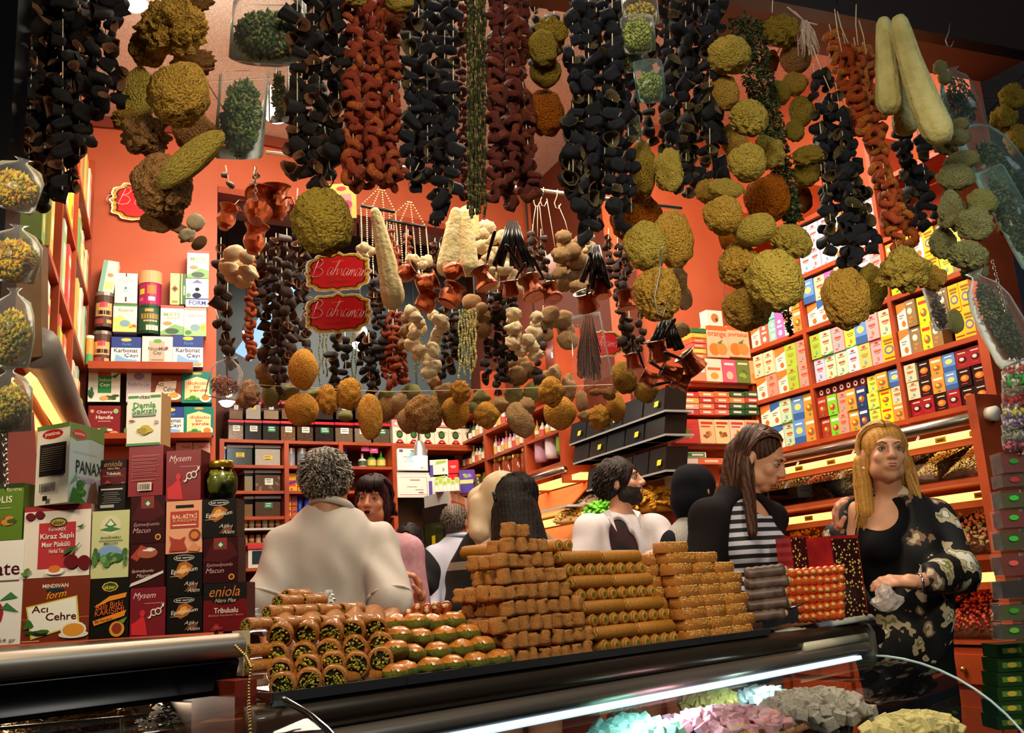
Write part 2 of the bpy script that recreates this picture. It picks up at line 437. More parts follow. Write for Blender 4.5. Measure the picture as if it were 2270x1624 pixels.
def carton(label, mw, w, h, d, col, gs, side=None, group=None, name='tea_box', cat='box', side_gs=None):
 key = (round(w, 3), round(h, 3), round(d, 3), col, side)
 if key not in _CB:
  mb = MB(); sc_ = C(side or col, .45); fc = C(col, .38)
  mb.box2((-w / 2, 0, 0), (w / 2, d, h), sc_)
  mb.add([(-w / 2, -.0002, 0), (w / 2, -.0002, 0), (w / 2, -.0002, h), (-w / 2, -.0002, h)], [(0, 1, 2, 3)], fc)
  _CB[key] = mb.mesh(name)
 o = link(name, _CB[key], None, mw); tag(o, label, cat, group)
 if gs:
  gk = (key, repr(gs))
  if gk not in _CB:
   mb = MB(); graphics(mb, gs, w, h); _CB[gk] = mb.mesh('printed_front')
  q = link('printed_front', _CB[gk], o, Matrix.Identity(4))
 if side_gs:
  mb = MB(); graphics(mb, side_gs[1], d, h, frame((w / 2 * side_gs[0], d / 2, 0), (0, side_gs[0], 0)))
  q = link('printed_side', mb.mesh('printed_side'), o, Matrix.Identity(4))
 return o
class Plane:
 def __init__(s, o, n, d): s.o, s.n, s.d = Vector(o), Vector(n), Vector(d)
 def uz(s, px, py): return on(px, py, s.o, s.n, s.d)
 def pt(s, u, z, out=0.): return s.o + s.d * u + s.n * out + Vector((0, 0, z))
 def fr(s, u, z, out=0.): return frame(s.pt(u, z, out), s.d)
 def rect(s, x0, y0, x1, y1):
  xc = (x0 + x1) / 2; ym = (y0 + y1) / 2
  u0 = s.uz(x0, ym)[0]; u1 = s.uz(x1, ym)[0]; zb_ = s.uz(xc, y1)[1]; zt = s.uz(xc, y0)[1]
  return u0, u1, zb_, zt
LP = Plane(LPO, LPN, DL); BW = Plane(BWO, BWN, BWD); PI = Plane(PIO, PIN, PID)
RW = Plane(RWO, RWN, -D1); FR = Plane(FRO, FRN, -FRD)       # u grows to the right on every plane
def pbox(pl, x0, y0, x1, y1, label, col, gs, side=None, d=.05, out=.03, zb_=None, **k):
 u0, u1, zz, zt = pl.rect(x0, y0, x1, y1)
 if zb_ is not None: zt += zb_ - zz; zz = zb_
 return carton(label, pl.fr((u0 + u1) / 2, zz + .0006, out), abs(u1 - u0) - .0015, max(.005, zt - zz - .001), d, col, gs, side, **k)
def board(mb, pl, u0, u1, z, th=.018, dep=.2, out=0., mat=None):
 m = pl.fr(0, 0, 0)
 mb.box2((u0, -out, z - th), (u1, dep - out, z), mat or WOOD, m)
def shelving(name, label, pl, u0, u1, zs, uds, z0, z1, dep=.2, th=.018, out=0., group=None):
 t = thing(name, label, 'shelf', pl.pt((u0 + u1) / 2, 0), group)
 for z in zs:
  mb = MB(); board(mb, pl, u0, u1, z, th, dep, out); mb.obj('shelf_board', t)
 for u in uds:
  mb = MB(); m = pl.fr(0, 0, 0)
  mb.box2((u - .009, -out - .001, z0), (u + .009, dep - out, z1), WOOD, m); mb.obj('divider', t)
 return t
# right wall, three bays of pastel tea boxes
SZ = [1.795, 2.018, 2.25, 2.475, 2.70]
shelving('wall_shelf', 'cherry wood wall shelving on the right, crammed with pastel tea boxes', RW, -(up - .0), .10, SZ, [-up + .01, -.71, -.26, .09], 1.775, 2.9, dep=.2)
PAST = {'g': ('9dbb3c', 'yellow-green'), 'm': ('b9d6ae', 'mint green'), 'p': ('f0a0a4', 'pink'), 'y': ('d7d84e', 'lemon green'), 'b': ('5f8fd0', 'blue'),
 'e': ('d9c9a4', 'beige'), 'l': ('c6bfd8', 'lavender'), 's': ('b9d2e4', 'pale sky blue'), 'o': ('d2b968', 'ochre'), 'Y': ('f2b516', 'golden yellow'),
 'w': ('f0e4d4', 'cream white'), 'v': ('a868b8', 'purple'), 'r': ('e0604a', 'coral red'), 't': ('7fc0b4', 'teal green'), 'O': ('ef8f3a', 'orange'),
 'P': ('f0907c', 'salmon pink'), 'N': ('22346e', 'navy blue'), 'G': ('7ac22e', 'bright green'), 'K': ('c0963c', 'gold brown'), 'R': ('a03024', 'brick red'),
 'D': ('2a1614', 'black'), 'C': ('96141e', 'dark crimson'), 'L': ('f1d51a', 'bright yellow'), 'B': ('8a6f4a', 'brown patterned')}
def design(k, j):
 if k in 'gmpelsoyP': return [('e', .5, .86, .16, .05, 'c03a30'), ('r', .2, .76, .8, .79, '66705a'), ('r', .22, .52, .78, .6, 'd8503c' if k in 'mpePls' else '98a020'), ('r', .3, .46, .7, .48, '8a6a50'), ('e', .5, .25, .1, .08, 'e0764a' if j % 2 else '6aa0b0'), ('r', .2, .1, .45, .12, '903020')] + ([('p', [(0, 0), (1, 0), (1, .1), (.5, .02), (0, .06)], '3f9a5a')] if k in 'my' else [])
 if k == 'Y': return [('e', .5, .45, .36, .17, '6a5a9a'), ('e', .5, .45, .25, .1, 'e8c040'), ('r', .15, .78, .85, .86, '8a5a10'), ('r', .2, .68, .8, .73, '8a5a10'), ('r', .1, .12, .9, .16, 'a03018')]
 if k == 'w': return [('p', [(0, 1), (1, 1), (1, .78), (0, .62)], '2c5fa0' if j % 2 else 'e8762a'), ('r', .2, .52, .75, .56, '90706a'), ('e', .6, .22, .2, .12, 'd06a28'), ('r', .2, .44, .6, .47, '7a8a6a')]
 if k in 'GROKNL': return [('r', .12, .72, .88, .84, 'f4ead0' if k != 'L' else 'c03018'), ('e', .5, .4, .3, .16, 'c03a28'), ('e', .42, .45, .14, .08, 'f2c040'), ('e', .62, .36, .12, .07, '4a8a2a' if k != 'G' else '8a2a5a'), ('r', .4, .08, .6, .16, '4a8a3a')] + ([('t', 'POLLEN', .12, .72, .88, .84, 'a03024')] if k == 'R' else [])
 if k in 'DC': return [('e', .5, .45, .34, .18, 'd0662a' if k == 'D' else '4a0c10'), ('e', .45, .48, .18, .1, 'f0a030' if k == 'D' else 'e8c8c0'), ('r', .2, .78, .8, .84, 'd8c8b8'), ('r', .2, .14, .7, .18, 'c03a28')]
 if k == 'b': return [('r', 0, 0, 1, .3, '2f5a9a'), ('e', .5, .55, .3, .14, 'e8d070'), ('r', .2, .8, .8, .86, 'ffffff')]
 if k == 'B': return [('e', .4, .6, .25, .12, 'e8dcc0'), ('b', .5, .25, .4, .15, ('d07a2a', '6a8a3a', 'c04a2a'), 5), ('r', .2, .84, .8, .9, 'f0e4c8')]
 return [('e', .5, .75, .2, .08, 'f6ecdc'), ('r', .2, .5, .8, .58, 'f6ecdc'), ('e', .5, .25, .22, .12, 'f6ecdc')]
def rw_rows(bayname, ul, ur, z, tiers, where, hh=.099):
 for ti, row in enumerate(tiers):                      # top tier first
  n = len(row); w = (ur - ul) / n; zz = z + hh * (len(tiers) - 1 - ti)
  for j, k in enumerate(row):
   if k == '.': continue
   col, cn = PAST[k]; rr = R
   tier = ['upper', 'lower'][ti] if len(tiers) == 2 else ['top', 'middle', 'bottom'][ti]
   lab = '%s tea box, %s from the left in the %s row, %s' % (cn, ORD[j], tier, where)
   m = RW.fr(ul + w * (j + .5), zz, -.012 + rr.uniform(-.006, .006)) @ RZ(rr.uniform(-.05, .05))
   carton(lab, m, w - .002, hh - .001, .05, col, design(k, j), None, 'tea boxes on the right wall shelves')
UA, UB, UCc = (-up + .03, -.722), (-.698, -.272), (-.248, .078)
rw_rows('A', *UA, 1.795, ['wwmbK', 'wwmbO'], 'left bay, bottom shelf')
rw_rows('A', *UA, 2.018, ['eewgP', 'wPwgP'], 'left bay, second shelf up')
rw_rows('A', *UA, 2.25, ['wrtvwO', 'wrtvwO'], 'left bay, third shelf up')
rw_rows('B', *UB, 2.018, ['gmpybpe', 'lmmsopY'], 'middle bay, second shelf up')
rw_rows('B', *UB, 2.25, ['bevewlp', 'wwBvyes'], 'middle bay, third shelf up')
rw_rows('B', *UB, 2.475, ['sslwwsl', 'slswlws'], 'middle bay, fourth shelf up')
rw_rows('C', *UCc, 2.018, ['wBL.BYY', 'wBLB.YY'], 'right bay, second shelf up')
rw_rows('C', *UCc, 2.25, ['OLwYBy', 'LOwYyB'], 'right bay, third shelf up')
rw_rows('B', -.698, -.44, 1.795, ['RGPKN', 'RGPKN'], 'middle bay, bottom shelf', .082)
for j in range(7):
 m = RW.fr(-.68 + j * .037, 1.795 + .165, -.02)
 carton('small black and crimson jar box, %s from the left, on the tall boxes of the middle bay' % ORD[j], m, .034, .036, .04, '5a1418', [('e', .5, .5, .3, .3, 'e8c8b8'), ('e', .5, .5, .15, .15, '2a0c0c')], group='small jar boxes on top of the tall boxes')
rw_rows('B', -.435, -.274, 1.795, ['yKb', 'yLe', 'yLO'], 'middle bay right end, bottom shelf', .064)
rw_rows('C', *UCc, 1.795, ['eDObCC', 'eDObDD', 'CCDCDD'], 'right bay, bottom shelf', .064)
# metal tube, lit strips and sloping nut displays below
def strip_run(u0, u1, px0, px1, nm): pass
tube = thing('awning_tube', 'grey steel tube running under the right wall shelves, white cap at its end', 'tube', RW.pt(-.4, 1.74, .08))
tub_pts = [hit(1722, 1030, RWO + RWN * .08, RWN), hit(2186, 908, RWO + RWN * .08, RWN)]
tub_pts[1].z = tub_pts[0].z = (tub_pts[0].z + tub_pts[1].z) / 2
_pt = tub_pts[0] + (tub_pts[0] - tub_pts[1]).normalized() * .35
MB().tube([_pt, tub_pts[1]], .0195, STEEL, 16).obj('pipe', tube)
MB().tube([tub_pts[1] - D1 * 0, tub_pts[1] - D1 * .035], .024, C('d8d0c0'), 16).obj('end_cap', tube)
ztube = tub_pts[0].z
LITW = M('lit_strip', 'ffd9a0', .4, emit=2.2, ecol='ffb765')
LSTRIP = M('lacquered_orange_strip', 'd0622c', .35)
CARD = C('e8c01c')
NUT = [('8a5a2c', 'a97a44'), ('c8924a', '8a5a30'), ('b5a070', '7e7a48'), ('d08a6a', 'a5604a'), ('d8c48a', 'b9a060'), ('e0a020', 'b87a10'), ('5a3c22', '7e5a34'), ('c9a04c', 'dcc07a')]
GLASSF = clear_mat('counter_glass', (.93, .97, .95), .02, .03, '000000')
def nut_mesh(w, h, dep, seed, cols, sz=.008):
 """a sloping bed of separate nuts"""
 rr = random.Random(seed); mb = MB(); a, b = C(cols[0], .5), C(cols[1], .5)
 mb.add([(-w / 2, 0, -.02), (w / 2, 0, -.02), (w / 2, dep, h - .02), (-w / 2, dep, h - .02)], [(0, 1, 2, 3)], C('3a2412', .9))
 nx = max(4, int(w / sz / 1.5)); ny = max(4, int(math.hypot(h, dep) / sz / 1.4))
 for i in range(nx):
  for j in range(ny):
   t = (j + rr.random()) / ny; x = -w / 2 + (i + rr.random()) / nx * w
   z = h * t - .014 + .02 * math.sin(math.pi * (x / w + .5)) + rr.uniform(-.002, .003)
   Mx = TR(x, dep * t, z) @ Euler((rr.uniform(0, 3), rr.uniform(0, 3), rr.uniform(0, 3))).to_matrix().to_4x4()
   s = sz * rr.uniform(.75, 1.15); q = s * .62
   vs = [(s, 0, 0), (-s, 0, 0), (0, q, 0), (0, -q, 0), (0, 0, q), (0, 0, -q)]
   mb.add(vs, [(0, 2, 4), (2, 1, 4), (1, 3, 4), (3, 0, 4), (2, 0, 5), (1, 2, 5), (3, 1, 5), (0, 3, 5)], a if rr.random() < .6 else b, Mx, True)
 return mb.mesh('nuts')
def nut_row(zc_, zf, u0, u1, n, cols, rowname, ztop, big=.008, cards=(), names=None):
 """one display tier: lit strip, lacquer strip, sloping bins of nuts behind a glass front"""
 t = thing('nut_display', 'lit wooden nut display tier, %s on the right wall' % rowname, 'display', RW.pt((u0 + u1) / 2, zf))
 m = RW.fr(0, 0, 0)
 mb = MB(); mb.box2((u0, -.035, ztop - .03), (u1, .0, ztop), LITW, m); mb.obj('light_strip', t)
 mb = MB(); mb.box2((u0, -.06, ztop - .052), (u1, -.03, ztop - .03), LSTRIP, m); mb.obj('front_rail', t)
 mb = MB(); mb.box2((u0, -.11, zf - .03), (u1, .2, zf - .012), WOOD, m); mb.obj('bin_floor', t)
 w = (u1 - u0) / n
 mb = MB(); mb.box2((u0, -.112, zf - .012), (u1, -.108, zf + .055), GLASSF, m); mb.obj('glass_front', t)
 for i in range(n):
  mb = MB(); uu = u0 + w * i
  mb.poly([(uu, -.108, zf - .012), (uu, .15, zf - .012), (uu, .15, zf + .14), (uu, -.108, zf + .05)], GLASSF, m, .002, m.to_3x3() @ Vector((1, 0, 0))); mb.obj('glass_divider', t)
 for i, c in enumerate(cols):
  uu = u0 + w * (i + .5)
  q = link('nuts', nut_mesh(w - .006, .13, .21, i + int(zf * 100), NUT[c % len(NUT)] if not isinstance(c, tuple) else c, big), None, RW.fr(uu, zf + .01, .1))
  tag(q, 'heap of %s, %s bin from the left, %s on the right wall' % (names[i], ORD[i], rowname), 'nuts', 'heaps of nuts and dried fruit on the right wall', 'stuff')
  if i % 2 == 0:
   sc_ = thing('scoop', 'clear plastic scoop stuck upright in the %s, %s' % (names[i], rowname), 'scoop', RW.pt(uu + w * .35, zf + .06, .06), 'clear scoops standing in the nut bins')
   s0_ = RW.pt(uu + w * .2, zf + .05, .05); s1_ = RW.pt(uu + w * .48, zf + .135, .02)
   MB().tube([s0_, s1_], [.012, .018], clear_mat('scoop_plastic', (.95, .95, .95), .15, .1), 10, cap=False, flat=.5).obj('blade', sc_)
   MB().tube([s1_, s1_ + (s1_ - s0_) * .35], .004, clear_mat('scoop_plastic'), 6).obj('handle', sc_)
 for (cu, cz) in cards:
  mb = MB(); mb.box((cu, -.036, ztop - .014), (.022, .0008, .009), CARD, m)
  mb.box((cu, -.0372, ztop - .013), (.015, .0003, .0012), C('6a4a10'), m); mb.box((cu, -.0372, ztop - .017), (.012, .0003, .001), C('6a4a10'), m)
  mb.obj('price_card', t)
 return t
zg1 = 1.545
zt1 = on(1720, 1062, RWO, RWN, -D1)[1]
nut_row(0, zg1 + .012, -1.3, .085, 9, [0, 1, 2, 3, 4, 1, 6, 7, 7], 'upper tier', ztube - .028, .0065, [(-.98, 0), (-.8, 0), (-.62, 0), (-.42, 0), (-.1, 0), (.04, 0)],
 names=['dark raisins', 'roasted hazelnuts', 'green pistachios', 'pink peanuts', 'shelled pumpkin seeds', 'walnut halves', 'dark roasted chickpeas', 'salted cashews', 'pale roasted nuts'])
zt2 = on(2095, 1100, RWO, RWN, -D1)[1]
nut_row(0, zt2 - .19, -1.3, .085, 6, [('d8a020', 'b87a18'), ('d8a020', 'c08a20'), ('3a1c12', '54281a'), ('c8962e', 'd8a848'), ('b8a070', '8e6a52'), ('c07a5a', '8e8a50')], 'middle tier', zt2 + .0, .013, [(-.95, 0), (-.78, 0), (-.6, 0), (.02, 0)],
 names=['golden apricots', 'yellow dried slices', 'black dried berries', 'amber sultanas', 'mixed figs', 'rose tea buds'])
nut_row(0, zt2 - .45, -1.3, .085, 5, [('b03a1c', 'd07a2a'), ('8a2a16', 'b8602a'), ('c04a20', 'd88a3a'), ('a8201a', 'd07030'), ('9a1418', 'c85a30')], 'bottom tier', zt2 - .26, .0115,
 names=['dried red fruit', 'spiced nuts', 'orange dried fruit', 'red candied peel', 'cranberries and rose petals'])
mb = MB(); m = RW.fr(0, 0, 0)
cb = thing('wall_cabinet', 'cherry wood base cabinet with raised door panels under the nut tiers', 'cabinet', RW.pt(-.4, 0))
mb.box2((-1.3, -.10, .06), (.10, .2, zt2 - .49), WOOD, m); mb.obj('carcass', cb)
for i in range(4):
 u0 = -1.22 + i * .33; q = zt2 - .50
 mb = MB(); mb.box2((u0, -.118, q - .42), (u0 + .31, -.10, q - .12), WOOD, m); mb.box2((u0 + .05, -.124, q - .37), (u0 + .26, -.118, q - .17), M('cherry_panel', 'a0401c', .4), m); mb.obj('door', cb)
 mb = MB(); mb.box2((u0, -.118, q - .10), (u0 + .31, -.10, q - .01), WOOD, m); mb.obj('drawer', cb)
 MB().ell(RW.pt(u0 + .155, q - .055, .128), (.01, .01, .01), M('brass', 'c89a4a', .3, 1.)).obj('knob', cb)
pst = thing('end_post', 'tall cherry wood end panel closing the right wall shelving', 'panel', RW.pt(.12, 0))
mb = MB(); mb.box2((.10, -.13, 0), (.135, .2, 1.80), WOOD, m); mb.box2((.10, -.005, 1.80), (.12, .2, 2.45), WOOD, m); mb.obj('panel', pst)
# pillar shelves with orange tea boxes
zP = [PI.uz(1600, 850)[1], PI.uz(1560, 985)[1]]
shelving('pillar_shelf', 'narrow cherry wood shelving on the pillar, orange and red boxes on it', PI, uPL, .0, zP + [PI.uz(1560, 1100)[1], PI.uz(1560, 1250)[1]], [uPL + .01, -.0], 1.0, PI.uz(1600, 856)[1], dep=.22)
ORG = [('e', .35, .3, .22, .16, 'e8862a'), ('e', .62, .26, .2, .15, 'f09a3a'), ('p', [(.5, .45), (.7, .55), (.6, .42)], '4a7a2a')]
z0 = zP[0]
for (x0, y0, x1, y1, lab, col, gs) in [
 (1555, 796, 1591, 846, 'cream box with an orange fruit picture on the pillar shelf, first from the left', 'eed8c0', [('r', .1, .5, .9, .62, 'd8603a'), ('e', .5, .25, .25, .15, 'f09a3a')]),
 (1592, 796, 1622, 846, 'pink tea box on the pillar shelf', 'e85a78', [('e', .5, .3, .25, .18, 'f4c0a0'), ('r', .15, .75, .85, .85, 'ffe0d0')]),
 (1622, 796, 1652, 846, 'dark olive green tea box on the pillar shelf', '6a7a34', [('b', .5, .35, .35, .25, ('8ab04a', '4a6a2a'), 3), ('r', .15, .8, .85, .88, 'f0e8c0')]),
 (1652, 796, 1674, 846, 'orange and white tea box at the right end of the pillar shelf', 'f0a070', ORG)]:
 pbox(PI, x0, y0, x1, y1, lab, col, gs, zb_=z0, d=.06)
for j, (x0, x1, t) in enumerate(((1558, 1604, 'orange'), (1604, 1651, 'portakal'))):
 pbox(PI, x0, 727, x1, 795, 'orange fruit tea box reading %s, on top of the small boxes on the pillar' % t, 'f2b890', [('r', 0, .86, 1, 1, 'e8642a'), ('t', t, .06, .62, .94, .8, 'e04a1c'), ('e', .32, .25, .26, .2, 'e8762a'), ('e', .68, .27, .25, .19, 'f08a3a'), ('p', [(.45, .45), (.75, .58), (.65, .42)], '4a7a2a')], d=.06)
pbox(PI, 1558, 692, 1592, 726, 'small white box with an orange blossom, topmost on the pillar stack', 'f2d8c8', [('e', .5, .5, .25, .3, 'e8703a'), ('e', .6, .4, .1, .12, '3a5a2a')], d=.05)
stk = [('2f6a34', '2f6a34'), ('e8a83c', 'f0c060'), ('e8603c', 'f0a080'), ('e05a4a', 'f0b0a0'), ('e8b040', 'f4d080'), ('e8724a', 'f4c0a0')]
for j in range(6):
 pbox(PI, 1524, 731 + j * 11.3, 1556, 741 + j * 11.3, 'thin tea box lying flat, %s from the top of the stack beside the portakal boxes' % ORD[j], stk[j][0], [('r', .2, .3, .8, .7, stk[j][1])], d=.07, group='flat boxes stacked on the pillar')
pbox(PI, 1524, 799, 1556, 846, 'coral box under the flat stack on the pillar shelf', 'e88a6a', [('r', .1, .4, .9, .6, 'f8d8c0')], zb_=z0, d=.07)
z1 = zP[1]; cc = [['c83a3c', 'd8503c', 'c03440', 'c43a3c', 'b83038'], ['e86a5a', 'e8a848', 'e8703c', 'e07a4a', 'e8864a'], ['d83c48', 'e87a4c', 'e8a090', 'e8704a', 'd85a48'], ['2e5a34', '36603a', '2e5a34', '2a5430', '36603a']]
xs = [(1484, 1540), (1541, 1574), (1575, 1607), (1608, 1641), (1642, 1674)]
for i, (x0, x1) in enumerate(xs):
 n = 4 if i < 4 else 4
 for j in range(n):
  c = cc[(i * 2 + j) % 3][(i + j) % 5] if not (i >= 3 and j != 1) else cc[3][j]
  pbox(PI, x0, 871 + j * 13, x1, 883 + j * 13, 'red or green tea box lying flat, %s from the top of the %s stack on the lower pillar shelf' % (ORD[j], ORD[i]), c, [('r', .25, .3, .78, .7, 'f4dcc8')], d=.07, group='flat tea boxes on the lower pillar shelf')
 pbox(PI, x0, 924, x1, 977, 'upright fruit tea box under the %s flat stack of the lower pillar shelf' % ORD[i], ['c83a3c', 'f0c090', 'ecd098', 'eec8b0', 'f0b080'][i], [('b', .5, .35, .3, .22, ('e8762a', 'c03a2a', '5a7a2a'), i), ('r', .1, .8, .9, .9, 'c83a28'), ('r', .1, .68, .7, .73, 'c83a28')], zb_=z1, d=.07)
pbox(PI, 1492, 1004, 1556, 1016, 'white and green flat box below the lower pillar shelf', 'e8e4d8', [('r', .35, .1, .95, .9, '2f7a3c'), ('r', .5, .3, .9, .7, 'e8e8d8')], d=.07)
pbox(PI, 1492, 1017, 1640, 1031, 'orange and white flat box under the green one on the pillar', 'e8744a', [('r', 0, .1, .3, .9, 'e8e0d0'), ('r', .4, .3, .6, .7, 'f4d8c0')], d=.07)
pbox(PI, 1483, 1032, 1522, 1108, 'white and lime green herbal box beside the black headscarf', 'e4e0d4', [('r', 0, .7, 1, 1, '8ab82a'), ('t', '60', .2, .42, .8, .6, '6a8a4a'), ('r', .2, .2, .8, .23, '8a8a7a')], d=.06)
for j in range(3):
 pbox(PI, 1494 + j * 12, 1122, 1504 + j * 12, 1180, 'red and white striped packet, %s of three behind the black headscarf' % ORD[j], 'c8202c', [('r', .3, 0, .5, 1, 'f0e0e0')], d=.04)
# facing wall on the left: two shelves of tea boxes and tins
def KARB(f=1): return [('r', 0, .62, 1, 1, '1d3a86'), ('e', .5, .9, .18, .06, 'e8c040'), ('t', 'Form', .36, .7, .66, .8, '4a9ae0', .3), ('t', 'Karbonat', .1, .46, .9, .6, '2a3a5a'), ('t', 'Çayı', .45, .27, .9, .42, '2a4a9a'), ('p', [(.12, .1), (.7, .02), (.9, .2), (.5, .24), (.16, .4)], '7ab0e0'), ('e', .82, .09, .14, .05, 'c8a050')]
MATE = [('r', 0, .9, 1, 1, 'd05a5a'), ('t', 'MATE', .14, .62, .86, .76, '8ab06a'), ('r', .2, .55, .8, .58, 'b0b09a'), ('e', .3, .38, .2, .07, 'd88a5a'), ('p', [(0, 0), (1, 0), (1, .28), (.6, .36), (0, .1)], '7ab070'), ('e', .5, .12, .3, .1, '3a5a4a')]
FORM = [('p', [(.5, .98), (.75, .84), (.25, .84)], '6a6aa8'), ('e', .5, .62, .1, .07, '1a1a2a'), ('e', .48, .4, .2, .1, '1a2a4a'), ('t', 'FORM', .15, .06, .88, .22, '2a3aa0'), ('r', 0, .26, 1, .3, '2a3a8a'), ('e', .12, .4, .1, .08, '5a9a4a')]
SLIM = [('r', 0, .9, 1, 1, 'd8a098'), ('t', 'Çabe Ceviz', .2, .66, .86, .78, '8a6a5a', .3), ('p', [(0, 0), (1, 0), (1, .5), (.3, .2), (0, .3)], '9ac88a'), ('e', .5, .3, .22, .12, '7aa0b0'), ('e', .85, .3, .12, .1, 'c8b040'), ('e', .2, .12, .15, .08, '4a8a4a')]
REZ = [('r', 0, .92, 1, 1, '4a8a4a'), ('t', 'Rezene', .2, .72, .84, .84, '6a8a5a', .3), ('p', [(0, 0), (1, 0), (1, .2), (.3, .6), (0, .5)], 'b8d078'), ('e', .5, .3, .22, .12, '7aa0b0'), ('b', .8, .2, .18, .12, ('c8b040', 'd0583a'), 2)]
DOK = [('e', .5, .94, .16, .04, 'e0a040'), ('p', [(.1, .1), (.9, .1), (.9, .72), (.5, .84), (.1, .72)], 'ecd8a0'), ('t', 'dokuzu', .2, .58, .84, .69, 'c83a4a'), ('t', 'bir', .4, .46, .62, .57, 'c83a4a'), ('t', 'yerde', .26, .33, .84, .45, 'c83a2a'), ('b', .35, .16, .28, .12, ('2a7a34', '4a9a3a'), 4), ('e', .78, .17, .2, .16, 'f2ece0'), ('e', .78, .17, .13, .1, 'd8862a')]
OOL = [('r', .3, .28, .72, .86, '1f8a3c'), ('e', .5, .9, .22, .06, 'c03028'), ('t', 'Oolong', .24, .62, .8, .76, 'f4f4e8'), ('t', 'Çayı', .36, .47, .66, .6, 'f4f4e8'), ('b', .75, .16, .25, .12, ('3a4a1a', '5a6a2a'), 6), ('e', .5, .12, .14, .07, 'd8a060'), ('b', .1, .2, .12, .3, ('2a6a34', '3a3a2a'), 8), ('p', [(.7, .8), (1, .95), (.85, .75)], '2a7a34')]
ACI = [('r', 0, .88, 1, 1, '5a2010'), ('t', 'form', .42, .7, .64, .8, 'f0b030', .3), ('p', [(.1, .2), (.8, .32), (.84, .72), (.2, .66)], 'f2ead8'), ('t', 'Acı', .14, .52, .4, .68, '4a0c0c'), ('t', 'Cehre', .4, .34, .84, .5, '4a0c0c'), ('b', .4, .2, .2, .12, ('2a5a24', '3a1a10'), 9), ('e', .75, .18, .24, .12, 'f0e8dc'), ('e', .75, .22, .16, .1, 'e8a040')]
CHE = [('t', 'Cherry', .26, .72, .76, .84, 'f0d8d0'), ('t', 'Handle', .24, .56, .78, .68, 'f0d8d0'), ('r', .3, .48, .7, .5, 'd0a8a0'), ('b', .5, .18, .3, .16, ('5a0c10', 'e8d8c8', '3a5a24'), 7), ('e', .86, .82, .08, .08, '8ab86a'), ('e', .12, .82, .06, .06, 'c89060'), ('e', .82, .1, .14, .07, 'e88a5a')]
NIC = [('r', .22, .06, .74, .84, 'b8ab98'), ('e', .5, .84, .14, .07, '5a9a4a'), ('t', 'NicoMix', .2, .52, .8, .64, '4a4a44'), ('t', 'Çay', .36, .36, .64, .5, '4a4a44'), ('e', .08, .08, .07, .06, 'c03a3a'), ('e', .8, .6, .06, .06, 'a03a6a'), ('r', .3, .2, .7, .22, '8a8078')]
GRT = [('t', 'GreenTeY', .14, .7, .88, .82, '9ab8b0'), ('e', .5, .44, .14, .1, 'a8c8d8'), ('r', .46, .04, .54, .2, '3a4a5a'), ('r', .47, .88, .53, 1, '3a4a5a'), ('e', .48, .5, .05, .04, '4a7a9a')]
def lbox(x0, y0, x1, y1, lab, col, gs, side=None, tilt=0, zb_=None, out=.09, d=.07, **k):
 u0, u1, zz, zt = LP.rect(x0, y0, x1, y1)
 if zb_ is not None: zt += zb_ - zz; zz = zb_
 m = LP.fr((u0 + u1) / 2, zz + .0005, out) @ RZ(R.uniform(-.02, .02)) @ RY(tilt)
 return carton(lab, m, u1 - u0 - .001, zt - zz - .001, d, col, gs, side, **k)
def tin(pl, x0, y0, x1, y1, lab, parts, zb_=None, out=.05, name='tin', cat='tin', wrap=None):
 u0, u1, zz, zt = pl.rect(x0, y0, x1, y1)
 if zb_ is not None: zt += zb_ - zz; zz = zb_
 r = (u1 - u0) / 2; h = zt - zz
 t = thing(name, lab, cat, mw=pl.fr((u0 + u1) / 2, zz + .0005, out))
 for nm, a, b, mat, rs in parts:
  mb = MB(); mb.lathe([(0, a * h), (r * rs, a * h), (r * rs, b * h), (0, b * h)], mat, 20, smooth=False)
  link(nm, mb.mesh(nm), t, Matrix.Identity(4))
 if wrap:
  mb = MB(); n = 8
  for (a0, b0, a1, b1, c) in wrap:     # patches wrapped on the front of the tin
   vs = []
   for i in range(n + 1):
    an = math.radians(-90 + (a0 + (a1 - a0) * i / n) * 70)
    vs += [(r * 1.006 * math.cos(an), r * 1.006 * math.sin(an), b0 * h), (r * 1.006 * math.cos(an), r * 1.006 * math.sin(an), b1 * h)]
   mb.add(vs, [(2 * i, 2 * i + 2, 2 * i + 3, 2 * i + 1) for i in range(n)], C(c))
  link('printed_label', mb.mesh('printed_label'), t, Matrix.Identity(4))
 return t
zl1, zl2 = LP.uz(320, 822)[1], LP.uz(340, 974)[1]
uL0, uL1 = LP.uz(204, 822)[0], LP.uz(428, 822)[0]
_t = thing('display_shelf', 'two cherry wood shelves on the facing red wall at left, tea boxes on both', 'shelf', LP.pt(.2, zl1))
for (a, b, z, th) in ((uL0, uL1, zl1, .03), (LP.uz(222, 975)[0], LP.uz(468, 975)[0], zl2, .022)):
 mb = MB(); mb.box2((a, -.17, z - th), (b, 0, z), WOOD, LP.fr(0, 0, 0)); mb.obj('shelf_board', _t)
mb = MB(); mb.box2((uL0 - .02, -.02, zl1 - .32), (LP.uz(468, 975)[0], -.005, zl1 - .03), M('shadow_brown_back', '4a1c0e', .6), LP.fr(0, 0, 0)); mb.obj('shade_panel', _t)  # dark brown sheet paints in the shade under the upper shelf
lbox(250, 750, 315, 813, 'blue and white carbonate tea box, first on the upper left shelf', 'f0efe8', KARB(), '1d3a86', zb_=zl1)
lbox(317, 752, 384, 817, 'white tea box reading NicoMix, between two blue ones on the upper left shelf', 'eee2d8', NIC, zb_=zl1)
lbox(384, 755, 450, 824, 'blue and white carbonate tea box, rightmost on the upper left shelf', 'f0efe8', KARB(), '1d3a86', zb_=zl1 - .002)
